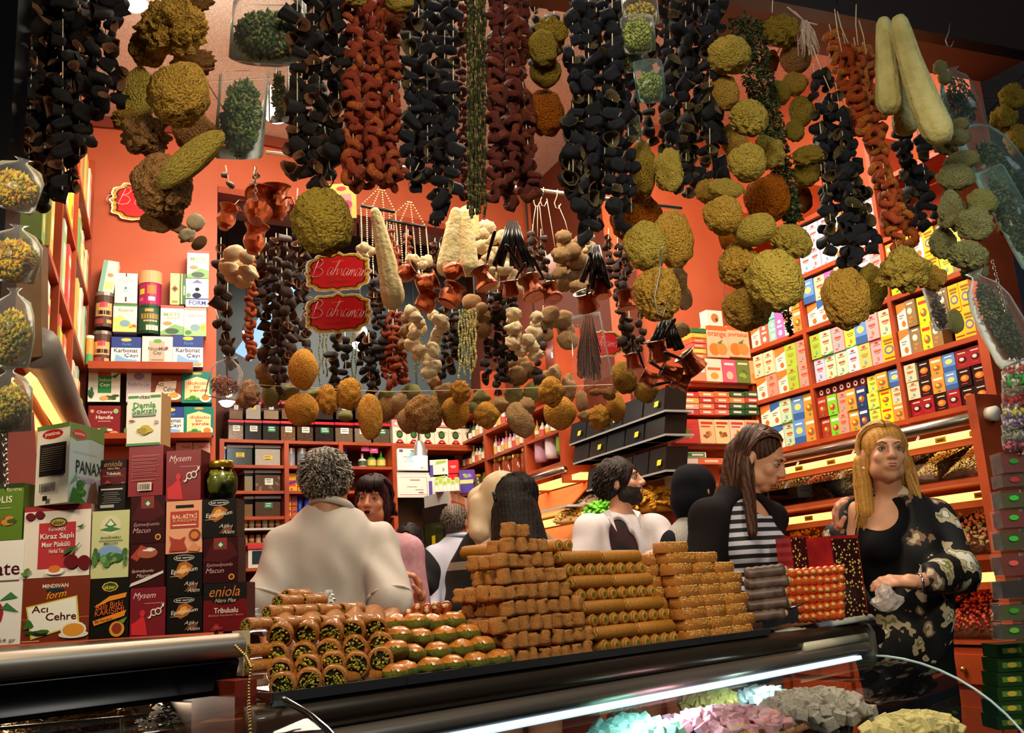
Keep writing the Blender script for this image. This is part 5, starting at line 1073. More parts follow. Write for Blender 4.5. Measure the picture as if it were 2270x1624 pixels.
colm([(197, 1281, 284, 1425, 'black and orange paste box reading Ballı Bitki Karışımı', '16130f', BAL, '0f0d0b'),
 (200, 1131, 284, 1280, 'pale green paste box with an artichoke picture', 'c8c890', ENG, 'a8a870'),
 (216, 1074, 277, 1130, 'small black back-turned box under the small eniola box', '15110f', [('r', .1, .8, .9, .86, 'c8b8b0'), ('r', .1, .1, .6, .22, 'a8a098')] + bars(.15, .9, .7, 6, '8a8078', .08, .02), None),
 (222, 1018, 279, 1073, 'small dark red box reading eniola under the mastic box level', '5a1414', ENI, None)])
colm([(286, 1301, 366, 1420, 'crimson box reading Mysem in the bottom row of the front stack', '7a1020', MYS, '5a0c18'),
 (287, 1204, 364, 1300, 'dark red paste box with a honey spoon picture', '3a0c0c', EPS, None),
 (288, 1099, 365, 1203, 'dark red paste box reading Epimedyumlu Macun under the plain red box', '34060c', EPR, None),
 (283, 987, 361, 1098, 'plain crimson box turned to its barcode side, under the mastic tea box', '8a1420', REDB, '6a0c14'),
 (280, 870, 356, 986, 'white and green box reading Damla Sakızlı, topmost of the front stack', 'ece6da', DAM, 'd8a870')])
colm([(369, 1321, 448, 1412, 'black paste box reading Epimedium in the bottom row, left of the eniola box', '120e0c', EPM, None),
 (369, 1226, 448, 1320, 'black paste box reading Epimedium under the orange herbal box', '120e0c', EPM, None),
 (367, 1109, 448, 1225, 'pale orange paste box reading Bal-Bitki Karışımı', 'e8a07a', BBK, 'c88058'),
 (367, 997, 445, 1108, 'crimson box reading Mysem, at the top beside the olive jar', '84101f', MYS, '5a0c18')])
ztop = colm([(450, 1291, 548, 1402, 'black and red box reading eniola at the end of the bottom row', '6a1216', ENI, '4a0c10'),
 (450, 1191, 528, 1290, 'dark red paste box reading Epimedyumlu Macun above the large eniola box', '34060c', EPR, None),
 (447, 1105, 525, 1190, 'black paste box reading Epimedium under the jar of olives', '120e0c', EPM, None)])
pa, pb, pc_ = P(76, 1116, 1.50), P(149, 1116, 1.47), P(226, 1113, 1.56)
ztk = P(120, 1119, D0).z; zh = P(120, 945, 1.5).z - ztk
pa.z = pb.z = pc_.z = ztk
t = thing('tea_box', 'tall ginseng tea carton reading PANAX, standing corner-on above the cherry tea box', 'box', pb)
pd = pa + pc_ - pb; mb = MB(); mb.poly([pa, pb, pc_, pd], C('e8dccc'), None, zh); mb.obj('carton', t)
mb = MB(); graphics(mb, PNB, (pb - pa).length, zh, frame((pa + pb) / 2, pb - pa)); mb.obj('printed_back', t)
mb = MB(); graphics(mb, [('r', 0, 0, 1, 1, 'a8bcc0')] + PNX, (pc_ - pb).length, zh, frame((pc_ + pb) / 2, pc_ - pb)); mb.obj('printed_front', t)
jz = P(485, 1104, D0 + .02); jr = (P(523, 1060, D0).x - P(447, 1060, D0).x) / 2; jh = P(485, 1017, D0).z - ztop
t = thing('olive_jar', 'rounded glass jar of stuffed olives with a gold lid on the paste boxes', 'jar', mw=TR(jz.x, jz.y + .01, ztop + .0005)); I4 = Matrix.Identity(4)
jp = [(0, 0), (jr * .7, 0), (jr * .95, .25 * jh), (jr, .5 * jh), (jr * .92, .66 * jh), (jr * .74, .76 * jh), (jr * .7, .82 * jh)]
link('glass', MB().lathe(jp, clear_mat('jar_glass', (.9, .95, .85), .03, .04, '000000'), 24).mesh('glass'), t, I4)
link('lid', MB().lathe([(0, jh), (jr * .72, jh), (jr * .76, .97 * jh), (jr * .76, .84 * jh), (jr * .7, .82 * jh)], M('gold_lid'), 24).mesh('lid'), t, I4)
rr = random.Random(4); mb = MB()
for i in range(150):
 zz = rr.uniform(.03, .7) * jh; rmax = jr * (.93 - abs(zz / jh - .48) * .9) - .006; a = rr.uniform(0, 6.28)
 mb.ell((rmax * math.cos(a), rmax * math.sin(a), zz), (.0062, .0052, .0052), C(rr.choice(['a8a43a', '8a9030', 'b89a48', '7a7a30']), .3), None, 8, 5)
mb.lathe([(0, .02 * jh), (jr * .6, .02 * jh), (jr * .84, .3 * jh), (jr * .86, .55 * jh), (jr * .6, .72 * jh), (0, .72 * jh)], C('6a6a24', .4), 16)
o = link('olives', mb.mesh('olives'), t, I4); o['kind'] = 'stuff'
for q in MATS['case_glass'].node_tree.nodes:
 if q.type == 'FRESNEL': q.inputs[0].default_value = 1.12
# HANGING GOODS
def ico(sub):
 bm = bmesh.new(); bmesh.ops.create_icosphere(bm, subdivisions=sub, radius=1.0)
 v = [x.co.copy() for x in bm.verts]; f = [tuple(q.index for q in p.verts) for p in bm.faces]; bm.free(); return v, f
_IC = {k: ico(k) for k in (1, 2, 3, 4, 5)}
def sponge_mesh(name, kind, seed, mat, sub=4):
 v, f = _IC[sub]; out = []; s = Vector((seed * 3.7, seed * 1.3, seed * 2.1)); N = noise.noise
 for p in v:
  if kind == 'round':      # finely pored ball
   r = 1 + .12 * N(p * 1.3 + s) + .09 * N(p * 3.2 + s) - .09 * max(0, .1 - abs(N(p * 4.5 - s))) / .1 - .06 * max(0, N(p * 11 + s))
  elif kind == 'lump':     # lobed
   r = .86 + .34 * N(p * 1.6 + s) + .22 * abs(N(p * 3.4 + s)) + .07 * N(p * 9 + s)
   r -= .18 * max(0, .12 - abs(N(p * 2.4 - s))) / .12
  elif kind == 'brain':    # knobbly, deep furrows
   r = .95 + .15 * N(p * 1.5 + s) - .2 * max(0, .16 - abs(N(p * 3.1 + s))) / .16 + .06 * N(p * 11 + s)
  elif kind == 'cauli':    # small soft knobs
   c = noise.voronoi(p * 2.3 + s)[0][0]; r = 1.06 - .45 * c + .04 * N(p * 8 + s) + .1 * N(p * 1.3 + s)
  elif kind == 'holes':    # oval with scattered holes
   c = noise.voronoi(p * 3.6 + s)[0][0]; r = 1 + .10 * N(p * 1.2 + s) - .16 * max(0, .26 - c) / .26 + .02 * N(p * 14 + s)
  elif kind == 'cup':      # folded bowl
   r = 1 + .12 * N(p * 2 + s);
   if p.y < -.1: r *= 1 - .55 * min(1, (-p.y - .1) * 1.6)
   r += .05 * N(p * 7 + s)
  out.append(p * r)
 me = bpy.data.meshes.new(name); me.from_pydata(out, [], f); me.materials.append(mat)
 me.polygons.foreach_set('use_smooth', [True] * len(f)); return me
def SPM(n, a, b, sc=9.): return M('sponge_' + n, b, .92, col2=a, scale=8.5, kind='voronoi', bump=1., bscale=13, spec=.12, bdist=.035, sharp=.11)
SPC = {'y': SPM('golden_green', 'e2b04e', '8a6420'), 'g': SPM('yellow_green', 'dcbe58', '8c7428'), 'o': SPM('orange', 'f6b04c', 'a8641c'), 'b': SPM('brown', 'c08c54', '6e4820'),
 't': SPM('tan', 'd8ac7a', '946a3e'), 'p': SPM('pink_tan', 'dcaa84', '94603c'), 'c': M('sponge_cream', 'ead8b4', .85, col2='d8bc8c', scale=5, bump=.5, bscale=14, bdist=.05),
 'v': SPM('pale_green', 'c4c27c', '84863c'), 'd': SPM('dark_olive', 'b89a3c', '6a541c'), 'm': SPM('moss_green', 'b8b680', '6c6c3c'), 'k': SPM('backlit_orange', 'b86414', '6a300a')}  # the deep orange has warm backlight put into its colour
CNAME = {'y': 'golden green', 'g': 'yellow-green', 'o': 'bright orange', 'b': 'brown', 't': 'tan', 'p': 'pinkish tan', 'c': 'cream', 'v': 'pale green', 'd': 'dark olive', 'm': 'mossy green', 'k': 'deep orange'}
KNAME = {'round': 'round', 'lump': 'lobed', 'brain': 'furrowed', 'cauli': 'knobbly', 'holes': 'oval holed', 'cup': 'cup-shaped folded'}
_SM = {}
def sponge(px, py, rx, ry, d, kind, c, where, ang=0., flat=.85, sub=4, seed=None):
 seed = (int(px * 7 + py * 3) % 4) if seed is None else seed
 key = (kind, c, seed, sub)
 if key not in _SM: _SM[key] = sponge_mesh('natural_sponge', kind, seed, SPC[c], sub)
 k = mpp(d) * 1.12; ctr = P(px, py, d)
 m = Matrix.Translation(ctr) @ RY(math.radians(-ang) ) @ SCL(rx * k, min(rx, ry) * k * flat, ry * k) @ RZ(R.uniform(-.5, .5))
 o = link('natural_sponge', _SM[key], None, m)
 tag(o, '%s %s natural sponge %s' % (CNAME[c], KNAME[kind], where), 'sponge')
 return o
CORD = M('pale_cord', 'd8c8a8', .8)
WIRE = M('grey_wire', '8a8a88', .35, .8); BWIRE = M('black_wire', '161412', .4, .3)
def cord(x0, y0, x1, y1, d, lab, mat=None, r=.0012, nm='cord', d1=None):
 a, b = P(x0, y0, d), P(x1, y1, d1 or d); mid = (a + b) / 2 + Vector((R.uniform(-.004, .004), 0, 0))
 o = MB().tube([a, mid, b], r, mat or CORD, 5).obj(nm); return tag(o, lab, 'cord' if nm == 'cord' else 'hook')
def hook(px, py, h, d, lab, mat=None, w=12):
 mat = mat or BWIRE; pts = [P(px, py, d), P(px - w * .2, py + h * .35, d), P(px - w, py + h * .7, d), P(px - w * .6, py + h * .95, d), P(px + w * .3, py + h, d), P(px + w, py + h * .75, d)]
 o = MB().tube(pts, .0016, mat, 6).obj('wire_hook'); return tag(o, lab, 'hook')
S = [  # upper left cluster
 (388, 66, 88, 66, 1.75, 'lump', 'y', 'at the top beside the bright lamp', 0), (330, 108, 46, 44, 1.8, 'brain', 'y', 'hanging lowest left of the big one by the lamp', 20),
 (425, 5, 55, 28, 1.85, 'lump', 'b', 'cut by the top edge near the herb bags', 0), (428, 140, 62, 32, 1.9, 'cauli', 'b', 'tucked behind the upper round one near the herb bags', 0),
 (397, 210, 69, 70, 1.7, 'round', 'y', 'with a pitted face, above the flat tilted one', 0), (300, 210, 46, 62, 1.8, 'cup', 'g', 'left of the pitted round one', 0),
 (296, 268, 44, 26, 1.8, 'lump', 'y', 'under the cup-shaped one at left', 0), (322, 302, 66, 46, 1.75, 'lump', 'b', 'above the low brown one at left', -20),
 (430, 292, 44, 46, 1.9, 'round', 'b', 'in shadow behind the flat tilted one', 0), (424, 352, 92, 32, 1.62, 'holes', 'g', 'flat and tilted like a disc near the copper jugs', 38),
 (360, 412, 70, 74, 1.68, 'brain', 'b', 'hanging over the red saffron sign', 0), (358, 484, 52, 30, 1.75, 'cup', 'b', 'lowest of the upper left cluster', 0),
 (434, 492, 20, 19, 1.9, 'round', 'c', 'small and smooth under the left cluster', 0), (416, 522, 20, 16, 1.85, 'lump', 'c', 'small, at the tip of the left cluster', 20),
 (442, 538, 22, 12, 1.85, 'holes', 't', 'small and pitted below the left cluster', 30), (396, 506, 20, 13, 1.9, 'cauli', 'p', 'small, between the left cluster and the red wall', 0),
 (717, 491, 65, 71, 1.75, 'round', 'd', 'hanging alone on a black hook above the two red signs', 0),
 (786, -2, 32, 16, 1.8, 'cauli', 'g', 'cut by the top edge above the pepper garlands', 0), (886, 2, 38, 28, 1.8, 'round', 'g', 'cut by the top edge right of the pepper garlands', 0),
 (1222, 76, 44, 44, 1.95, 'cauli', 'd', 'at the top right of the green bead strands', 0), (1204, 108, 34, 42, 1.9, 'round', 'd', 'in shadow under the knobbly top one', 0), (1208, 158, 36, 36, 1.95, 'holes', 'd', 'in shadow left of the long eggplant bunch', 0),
 (1210, 250, 42, 52, 2.0, 'round', 'k', 'backlit above the gap showing the ceiling', 0),
 (1426, 372, 29, 62, 2.0, 'round', 'd', 'left of a pair under the bagged buds', 0), (1486, 378, 34, 50, 1.95, 'lump', 'g', 'right of a pair under the bagged buds', 0),
 (1408, 482, 56, 62, 2.1, 'round', 'k', 'glowing behind the two greenish ones', 0), (1432, 545, 48, 55, 1.9, 'round', 'g', 'front left of the trio above the copper pots', 10),
 (1494, 530, 42, 62, 1.95, 'round', 'y', 'right of the trio above the copper pots', 0), (1460, 652, 54, 60, 1.9, 'brain', 'y', 'with a steel hook in front of it, above black handles', 0),
 (1498, 620, 28, 42, 2.4, 'cauli', 't', 'behind the hooked one', 0), (1516, 660, 18, 26, 2.4, 'round', 't', 'small, behind the hooked one at its right', 0), (1510, 730, 20, 18, 2.5, 'cauli', 't', 'small, right of the black pot handles', 0),
 (1618, 122, 50, 41, 1.95, 'round', 'g', 'topmost of the tall right column', 0), (1606, 206, 34, 40, 2.0, 'round', 'y', 'second of the tall right column', 0),
 (1662, 262, 45, 42, 1.95, 'brain', 'g', 'third of the tall right column', 0), (1628, 312, 28, 40, 2.1, 'round', 'y', 'in shadow left of the column middle', 0), (1708, 338, 34, 40, 2.05, 'lump', 'g', 'half behind at the column middle right', 30),
 (1657, 360, 45, 42, 1.95, 'round', 'g', 'with a fine pore pattern at the column middle', 0), (1608, 418, 42, 22, 1.95, 'round', 'g', 'flattened, below the column middle', -5), (1566, 424, 26, 26, 2.0, 'round', 'y', 'leftmost below the column middle', 0),
 (1702, 441, 49, 52, 2.1, 'round', 'k', 'large and backlit at the column right', 0), (1604, 477, 46, 42, 1.9, 'round', 'y', 'pale-rimmed at the column left', 0),
 (1674, 509, 48, 34, 1.9, 'holes', 'g', 'oval, above the two biggest', 0), (1756, 536, 54, 36, 2.0, 'brain', 'g', 'sticking out right of the column', -15), (1617, 520, 24, 40, 2.05, 'round', 'k', 'narrow strip of orange at the column left', 0),
 (1640, 590, 48, 52, 1.95, 'brain', 'y', 'left of the two biggest', 0), (1718, 622, 60, 65, 1.85, 'round', 'g', 'the largest of the right column', 0), (1655, 684, 54, 46, 1.95, 'round', 'y', 'lowest of the tall right column', 0),
 (1730, 68, 45, 42, 2.1, 'cauli', 'd', 'at the top left of the white tassel', 0), (1764, 128, 34, 36, 2.15, 'holes', 'b', 'under the dark knobbly one by the tassel', 0), (1706, 135, 22, 28, 2.2, 'lump', 'k', 'backlit, under the dark knobbly one', 0),
 (1760, 186, 30, 26, 2.15, 'round', 'y', 'golden, under the pair by the white tassel', 0), (1728, 206, 28, 26, 2.15, 'round', 'd', 'left of the small golden one', 0), (1776, 246, 28, 34, 2.1, 'holes', 'd', 'dark and pitted beside the dark garland', 0),
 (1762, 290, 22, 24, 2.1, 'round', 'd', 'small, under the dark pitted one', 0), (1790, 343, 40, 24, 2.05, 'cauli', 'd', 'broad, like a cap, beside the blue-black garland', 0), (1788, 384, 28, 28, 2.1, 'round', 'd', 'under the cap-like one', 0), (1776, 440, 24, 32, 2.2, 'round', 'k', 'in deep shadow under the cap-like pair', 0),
 (1875, 660, 49, 66, 2.0, 'round', 'y', 'pear-shaped under the blue-black garland', 0), (1926, 640, 36, 52, 2.1, 'round', 'd', 'behind the pear-shaped one', -10), (2006, 600, 56, 48, 2.0, 'lump', 'g', 'below the orange pepper garland', 0),
 (2066, 616, 33, 32, 2.05, 'cauli', 'y', 'knobbly, beside the one below the pepper garland', 0), (2116, 712, 18, 26, 2.3, 'round', 'v', 'small, hanging over the yellow boxes', 0),
 (2084, 150, 18, 22, 2.2, 'cauli', 'm', 'small, beside the fat loofah', 0), (2094, 172, 15, 16, 2.2, 'round', 'm', 'tiny, beside the fat loofah', 0), (2126, 278, 24, 16, 2.1, 'round', 'm', 'small, at the loofah tip', 15), (2128, 304, 25, 19, 2.1, 'round', 'm', 'second below the loofah tip', 20),
 (2096, 326, 30, 20, 2.15, 'cauli', 'm', 'knobbly, left below the loofah tip', 0), (2132, 356, 38, 21, 2.1, 'round', 'm', 'long, in the far right string', 8), (2120, 392, 40, 28, 2.1, 'round', 'm', 'broad, in the far right string', 0), (2106, 430, 20, 18, 2.15, 'cauli', 'm', 'small, in the middle of the far right string', 0),
 (2112, 470, 32, 46, 2.1, 'lump', 'm', 'tall, in the lower far right string', 0), (2178, 446, 36, 26, 2.05, 'round', 'v', 'pale and smooth at the far right', -8), (2164, 496, 40, 38, 2.05, 'lump', 'm', 'fist-like, in the lower far right string', 0),
 (2092, 540, 30, 36, 2.15, 'brain', 'm', 'left in the lowest far right group', 0), (2146, 566, 54, 32, 2.05, 'brain', 'm', 'broadest of the lowest far right group', 0), (2160, 602, 32, 22, 2.1, 'cauli', 'm', 'lowest of the far right group', 0), (2225, 500, 20, 20, 2.4, 'lump', 'd', 'dark, behind the cellophane at the far right', 0),
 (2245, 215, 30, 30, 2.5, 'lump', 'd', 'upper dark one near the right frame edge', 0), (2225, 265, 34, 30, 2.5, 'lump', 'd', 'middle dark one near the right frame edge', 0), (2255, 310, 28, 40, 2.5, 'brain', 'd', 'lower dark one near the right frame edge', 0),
 (549, 872, 29, 34, 2.9, 'cauli', 'p', 'first of the low row, beside the teal tea boxes', 0), (583, 824, 19, 22, 2.95, 'cauli', 't', 'above the first of the low row', 0), (601, 872, 19, 28, 3.0, 'round', 'v', 'flat, second of the low row', 0),
 (592, 845, 18, 14, 2.95, 'round', 'b', 'small, between the pale green ones of the low row', 0), (672, 818, 31, 42, 2.8, 'holes', 'o', 'upper of a stacked pair in the low row', 0), (669, 907, 38, 34, 2.8, 'holes', 'o', 'lower of a stacked pair in the low row', 0),
 (640, 868, 30, 14, 3.0, 'round', 'v', 'like a flat leaf between the stacked pair', 20), (699, 872, 22, 10, 3.05, 'round', 'v', 'flat, right of the stacked pair', 0), (728, 886, 28, 36, 2.9, 'cauli', 'o', 'ring-shaped, right of the stacked pair', 0), (773, 872, 28, 36, 2.9, 'brain', 'o', 'tall, under the eggplant strings', 0),
 (821, 923, 27, 47, 2.75, 'holes', 'o', 'long like a bean, lowest of the low row', 0), (766, 922, 18, 12, 3.1, 'round', 'v', 'small, left of the bean-like one', 0),
 (860, 884, 20, 24, 3.05, 'lump', 'v', 'left of the grey brown bunch', 0), (858, 905, 20, 26, 3.0, 'round', 'b', 'below the pale green one left of the bunch', 0), (888, 896, 20, 24, 2.95, 'lump', 't', 'second in the grey brown bunch', 0), (912, 868, 22, 16, 3.05, 'round', 'v', 'top of the grey brown bunch', 0),
 (942, 918, 42, 42, 2.85, 'brain', 'b', 'largest of the low row middle', 0), (905, 930, 22, 28, 2.9, 'round', 't', 'in front at the low row middle', 0), (974, 880, 16, 20, 3.05, 'round', 'v', 'behind the largest of the low row', 0), (965, 850, 16, 16, 3.1, 'lump', 'b', 'small, above the largest of the low row', 0), (985, 866, 20, 18, 3., 'lump', 't', 'left of the glowing golden one', 0),
 (1020, 868, 26, 25, 2.85, 'cauli', 'o', 'glowing, above a flat holed one', 0), (1009, 914, 29, 34, 2.9, 'holes', 'o', 'flat, under the glowing golden one', 0), (1066, 884, 24, 18, 3.05, 'lump', 'v', 'behind the rough one over the bottles', 0), (1078, 920, 28, 28, 2.85, 'brain', 'o', 'rough, over the bottle shelf', 0),
 (1108, 898, 22, 17, 2.9, 'lump', 't', 'small and pale, over the bottle shelf', 0), (1048, 904, 14, 12, 3., 'round', 'v', 'tiny, left of the rough one', 0), (1154, 930, 26, 38, 2.85, 'round', 't', 'long, left of the twin golden ones', 20), (1168, 900, 20, 20, 2.85, 'cauli', 't', 'on top of the long tan one', 0),
 (1142, 878, 24, 20, 3.05, 'lump', 'v', 'leafy, above the long tan one', 0), (1180, 870, 18, 22, 3.05, 'round', 'v', 'rounded, left of the twin golden ones', 0), (1222, 868, 29, 32, 2.75, 'brain', 'o', 'upper of the bright twins at low right', 0), (1240, 914, 34, 34, 2.85, 'holes', 'o', 'lower of the bright twins at low right', 0),
 (1289, 888, 13, 24, 3., 'round', 't', 'slim, right of the bright twins', 0), (1330, 925, 26, 29, 2.85, 'cauli', 'o', 'knobbly, in the low row above the bearded man', 0), (1297, 922, 18, 13, 2.9, 'lump', 't', 'like a small wing, above the bearded man', 0), (1366, 902, 20, 30, 2.85, 'round', 'o', 'right end of the low row', 0), (1352, 872, 16, 15, 2.8, 'lump', 'b', 'like a cap on the right end one', 0), (1322, 869, 18, 9, 2.85, 'cauli', 'b', 'thin, at the low row right end', 0),
 (1384, 836, 28, 34, 2.6, 'round', 'y', 'behind the copper pots, left one', 0), (1432, 866, 26, 24, 2.6, 'round', 'y', 'behind the copper pots, right one', 0),
 (1225, 838, 22, 30, 3.2, 'lump', 't', 'above the bright twins in half shade', 0), (1262, 860, 18, 30, 3.2, 'lump', 't', 'hanging beside the plastic bag', 0),
 ]
for (px, py, rx, ry, d, kd, c, w, ang) in S:
 sponge(px, py, rx, ry, d, kd, c, w, ang, sub=5 if rx > 43 and d < 2.2 else 4 if rx > 24 else 3)
cnt = {}
def cluster(px, y0, y1, w, n, sz, d, c, kinds, where, seed=0):
 rr = random.Random(seed)
 for i in range(n):
  t = (i + .5) / n; x = px + (w / 2) * (1 if i % 2 else -1) * rr.uniform(.25, 1) ; y = y0 + (y1 - y0) * t
  s = sz * rr.uniform(.75, 1.2)
  sponge(x, y, s * rr.uniform(1., 1.5), s, d + rr.uniform(-.05, .05), rr.choice(kinds), c, '%s, %s from the top' % (where, ORD[i]), rr.uniform(-40, 40), .9, 3, rr.randint(0, 3))
cluster(527, 556, 628, 56, 8, 15, 2.7, 'c', ['lump', 'round'], 'in the bunch under the big copper jugs', 1)
cluster(945, 690, 790, 70, 17, 15, 2.8, 'c', ['lump', 'round', 'cauli'], 'in the bunch below the round copper pots', 2)
cluster(955, 790, 832, 22, 3, 17, 2.8, 'c', ['cauli', 'lump'], 'at the tail of the bunch below the round pots', 3)
cluster(905, 700, 770, 26, 5, 13, 2.95, 't', ['lump'], 'left behind the bunch below the round pots', 4)
cluster(1104, 500, 640, 74, 20, 16, 2.9, 'c', ['lump', 'round', 'cauli'], 'in the bunch behind the black-handled pots', 5)
cluster(1162, 690, 790, 56, 12, 14, 2.95, 'c', ['lump', 'cauli'], 'in the bunch right below the black-handled pots', 6)
cluster(1262, 520, 640, 52, 12, 20, 3., 't', ['cauli', 'round'], 'in the tan bunch on white strings', 7)
cluster(1055, 665, 750, 44, 7, 17, 3., 't', ['round', 'lump'], 'in the amber bunch under the copper mugs', 8)
cluster(1305, 510, 560, 14, 5, 8, 2.9, 'c', ['round'], 'in the slim bunch beside the tan one', 9)
cluster(815, 545, 570, 30, 3, 14, 2.8, 'c', ['lump'], 'behind the upper red sign, left of the loofah', 10)
cluster(930, 572, 590, 50, 4, 13, 2.9, 'c', ['lump'], 'on top of the round copper pots', 11)
cluster(1235, 690, 760, 50, 6, 17, 3.1, 't', ['cup'], 'in the dry bunch beside the blue panel', 12)
cluster(1155, 800, 840, 30, 3, 20, 3.1, 't', ['cauli'], 'above the leafy pale green one', 13)
# dried vegetable garlands
def shell_mesh(name, seed, mo, mi, L=1., n=10, open_=.75):
 """hollow dried eggplant: a crumpled open tube, closed at its stalk end"""
 rr = random.Random(seed); mb = MB(); ph = rr.uniform(0, 6)
 prof = [(.05, 0), (.42, .06), (.60, .3), (.62, .6), (.66, .92), (.70, 1.), (.60, .97), (.52, .6), (.3, .3), (.02, .22)]
 vs = []; sq = rr.uniform(.55, .85)
 for i, (r, z) in enumerate(prof):
  for k in range(n):
   a = 2 * math.pi * k / n
   q = 1 + .22 * noise.noise(Vector((math.cos(a) * 1.8, math.sin(a) * 1.8, z * 2 + seed * 5))) + .08 * math.sin(3 * a + ph)
   vs.append((r * q * math.cos(a), r * q * math.sin(a) * sq, (z - .5) * L + .08 * math.sin(2 * a + ph) * z))
 f1 = []; f2 = []
 for i in range(len(prof) - 1):
  for k in range(n):
   k2 = (k + 1) % n; (f1 if i < 5 else f2).append((i * n + k, i * n + k2, (i + 1) * n + k2, (i + 1) * n + k))
 mb.add(vs, f1, mo, None, True); b = len(vs); mb.add(vs, f2, mi, None, True)
 return mb.mesh(name)
def crumple_mesh(name, seed, mat, mat2):
 """dried pepper: a crumpled lobed ring"""
 mb = MB(); n, m_ = 12, 6; vs = []; rr = random.Random(seed); s = Vector((seed * 4.1, 0, 0))
 for i in range(n):
  a = 2 * math.pi * i / n; Rr = .52 * (1 + .3 * noise.noise(Vector((math.cos(a) * 1.5, math.sin(a) * 1.5, seed * 3))))
  for k in range(m_):
   b = 2 * math.pi * k / m_; p = Vector((math.cos(a), math.sin(a), 0))
   rad = .30 * (1 + .5 * noise.noise(Vector((a * 1.7, b, seed * 7))) )
   z = rad * math.sin(b) * 1.25 + .18 * math.sin(2 * a + seed)
   vs.append(p * (Rr + rad * math.cos(b)) * 1. + Vector((0, 0, z)))
 fs = [(i * m_ + k, i * m_ + (k + 1) % m_, ((i + 1) % n) * m_ + (k + 1) % m_, ((i + 1) % n) * m_ + k) for i in range(n) for k in range(m_)]
 mb.add(vs, fs[::1][:len(fs) * 2 // 3], mat, None, True); mb.add(vs, fs[len(fs) * 2 // 3:], mat2, None, True)
 return mb.mesh(name)
def EGG(n, a, b, ia, ib):
 mo = M('egg_out_' + n, a, .55, col2=b, scale=14, bump=.5, bscale=30, bdist=.02, spec=.4); mi = M('egg_in_' + n, ia, .8, col2=ib, scale=10)
 return [shell_mesh('dried_eggplant', s, mo, mi, L) for s, L in ((1, 1.5), (2, 1.2), (3, 1.7), (4, 1.35), (5, 1.1))]
EG = {'black': EGG('black', '1e181a', '0f0b0b', '7a4a28', '3a2418'), 'blue': EGG('blue', '1b1e2a', '0e1017', '5a4a2a', '2c2618'), 'brown': EGG('brown', '4a322a', '2a1c18', '8a5a3c', '4a3024')}
def PEP(n, a, b, c):
 m1 = M('pep_a_' + n, a, .6, col2=b, scale=9, bump=.5, bscale=20, bdist=.03); m2 = M('pep_b_' + n, c, .6, col2=b, scale=9, bump=.5, bscale=20, bdist=.03)
 return [crumple_mesh('dried_pepper', s, m1, m2) for s in range(1, 6)]
PE = {'red': PEP('red', 'a43c14', '6a1c0a', 'c8641c'), 'orange': PEP('orange', 'cc5c1c', '8a2c0e', 'd88a2a'), 'dark': PEP('dark', '6c2010', '3c0e08', '8a3a14')}
def bundle(name, label, cat, meshes, strands, d, size, part, step=.62, jit=.3, group=None, open_dir=None, seed=1, taper=1., top=True):
 """strands: list of (x0, y0, x1, y1) pixel lines; items are threaded along each"""
 rr = random.Random(seed); a0 = P(strands[0][0], strands[0][1], d)
 t = thing(name, label, cat, a0, group); tl = Vector(a0)
 for si, st in enumerate(strands):
  x0, y0, x1, y1 = st[:4]; dd = d + (st[4] if len(st) > 4 else rr.uniform(-.05, .05)); a, b = P(x0, y0, dd), P(x1, y1, dd)
  o = MB().tube([a + Vector((0, 0, .02)) if top else a, b], .0012, CORD, 5); o.obj('string', t)
  L = (b - a).length; s = size * 1.1 * mpp(d); n = max(1, int(L / (s * step * 2)))
  for i in range(n):
   p = a.lerp(b, (i + .5) / n) + Vector((rr.uniform(-jit, jit) * s, rr.uniform(-jit, jit) * s, 0)) - tl
   sc = s * rr.uniform(.8, 1.25)
   q = link(part, meshes[rr.randrange(len(meshes))], t, None)
   if part == 'eggplant':
    az = rr.uniform(0, 6.283); el = rr.uniform(.9, 1.9)
    m = Matrix.Translation(p) @ RZ(az) @ RX(el) @ RZ(rr.uniform(0, 6)) @ SCL(sc * .85, sc * .85, sc * .85)
   else:
    m = Matrix.Translation(p) @ Euler((rr.uniform(-.9, .9), rr.uniform(-.9, .9), rr.uniform(0, 6))).to_matrix().to_4x4() @ SCL(sc)
   q.matrix_basis = m
 return t
def fan(xa, xb, y0, n, bottoms, lean=0, dj=0):
 return [(xa + (xb - xa) * (i + .5) / n, y0, xa + (xb - xa) * (i + .5) / n + lean, bottoms[i % len(bottoms)], (-.06 + .12 * ((i * 3) % 5) / 4)) for i in range(n)]
bundle('eggplant_garland', 'huge curtain of black dried eggplant shells filling the top left corner', 'garland', EG['black'], fan(34, 262, -40, 12, [425, 445, 455, 440, 400, 420, 400, 330, 300, 270, 250, 230]) + fan(60, 200, -40, 5, [350, 470, 440, 430], -10), 1.75, 31, 'eggplant', .50, .4, seed=3)
bundle('eggplant_garland', 'black dried eggplant bunch between the herb bags and the first pepper garland', 'garland', EG['black'], fan(650, 760, -30, 6, [400, 350, 420, 340]) + [(690, 260, 640, 350), (690, 330, 660, 400), (720, 300, 735, 400)], 1.9, 29, 'eggplant', .50, .4, seed=4)
bundle('eggplant_garland', 'blue-black dried eggplant bunch between the two red pepper garlands', 'garland', EG['blue'], fan(900, 1015, -30, 6, [400, 430, 360, 380]) + [(950, 200, 975, 500), (930, 380, 905, 410), (985, 430, 960, 495)], 1.95, 28, 'eggplant', .50, .4, seed=5)
bundle('eggplant_garland', 'long blue-black dried eggplant bunch right of the pepper garlands, over the hanging pots', 'garland', EG['blue'], fan(1262, 1385, -30, 7, [470, 520, 540, 510, 440]) + [(1275, 260, 1255, 440), (1320, 300, 1300, 500), (1390, 200, 1400, 470)], 1.9, 28, 'eggplant', .50, .4, seed=6)
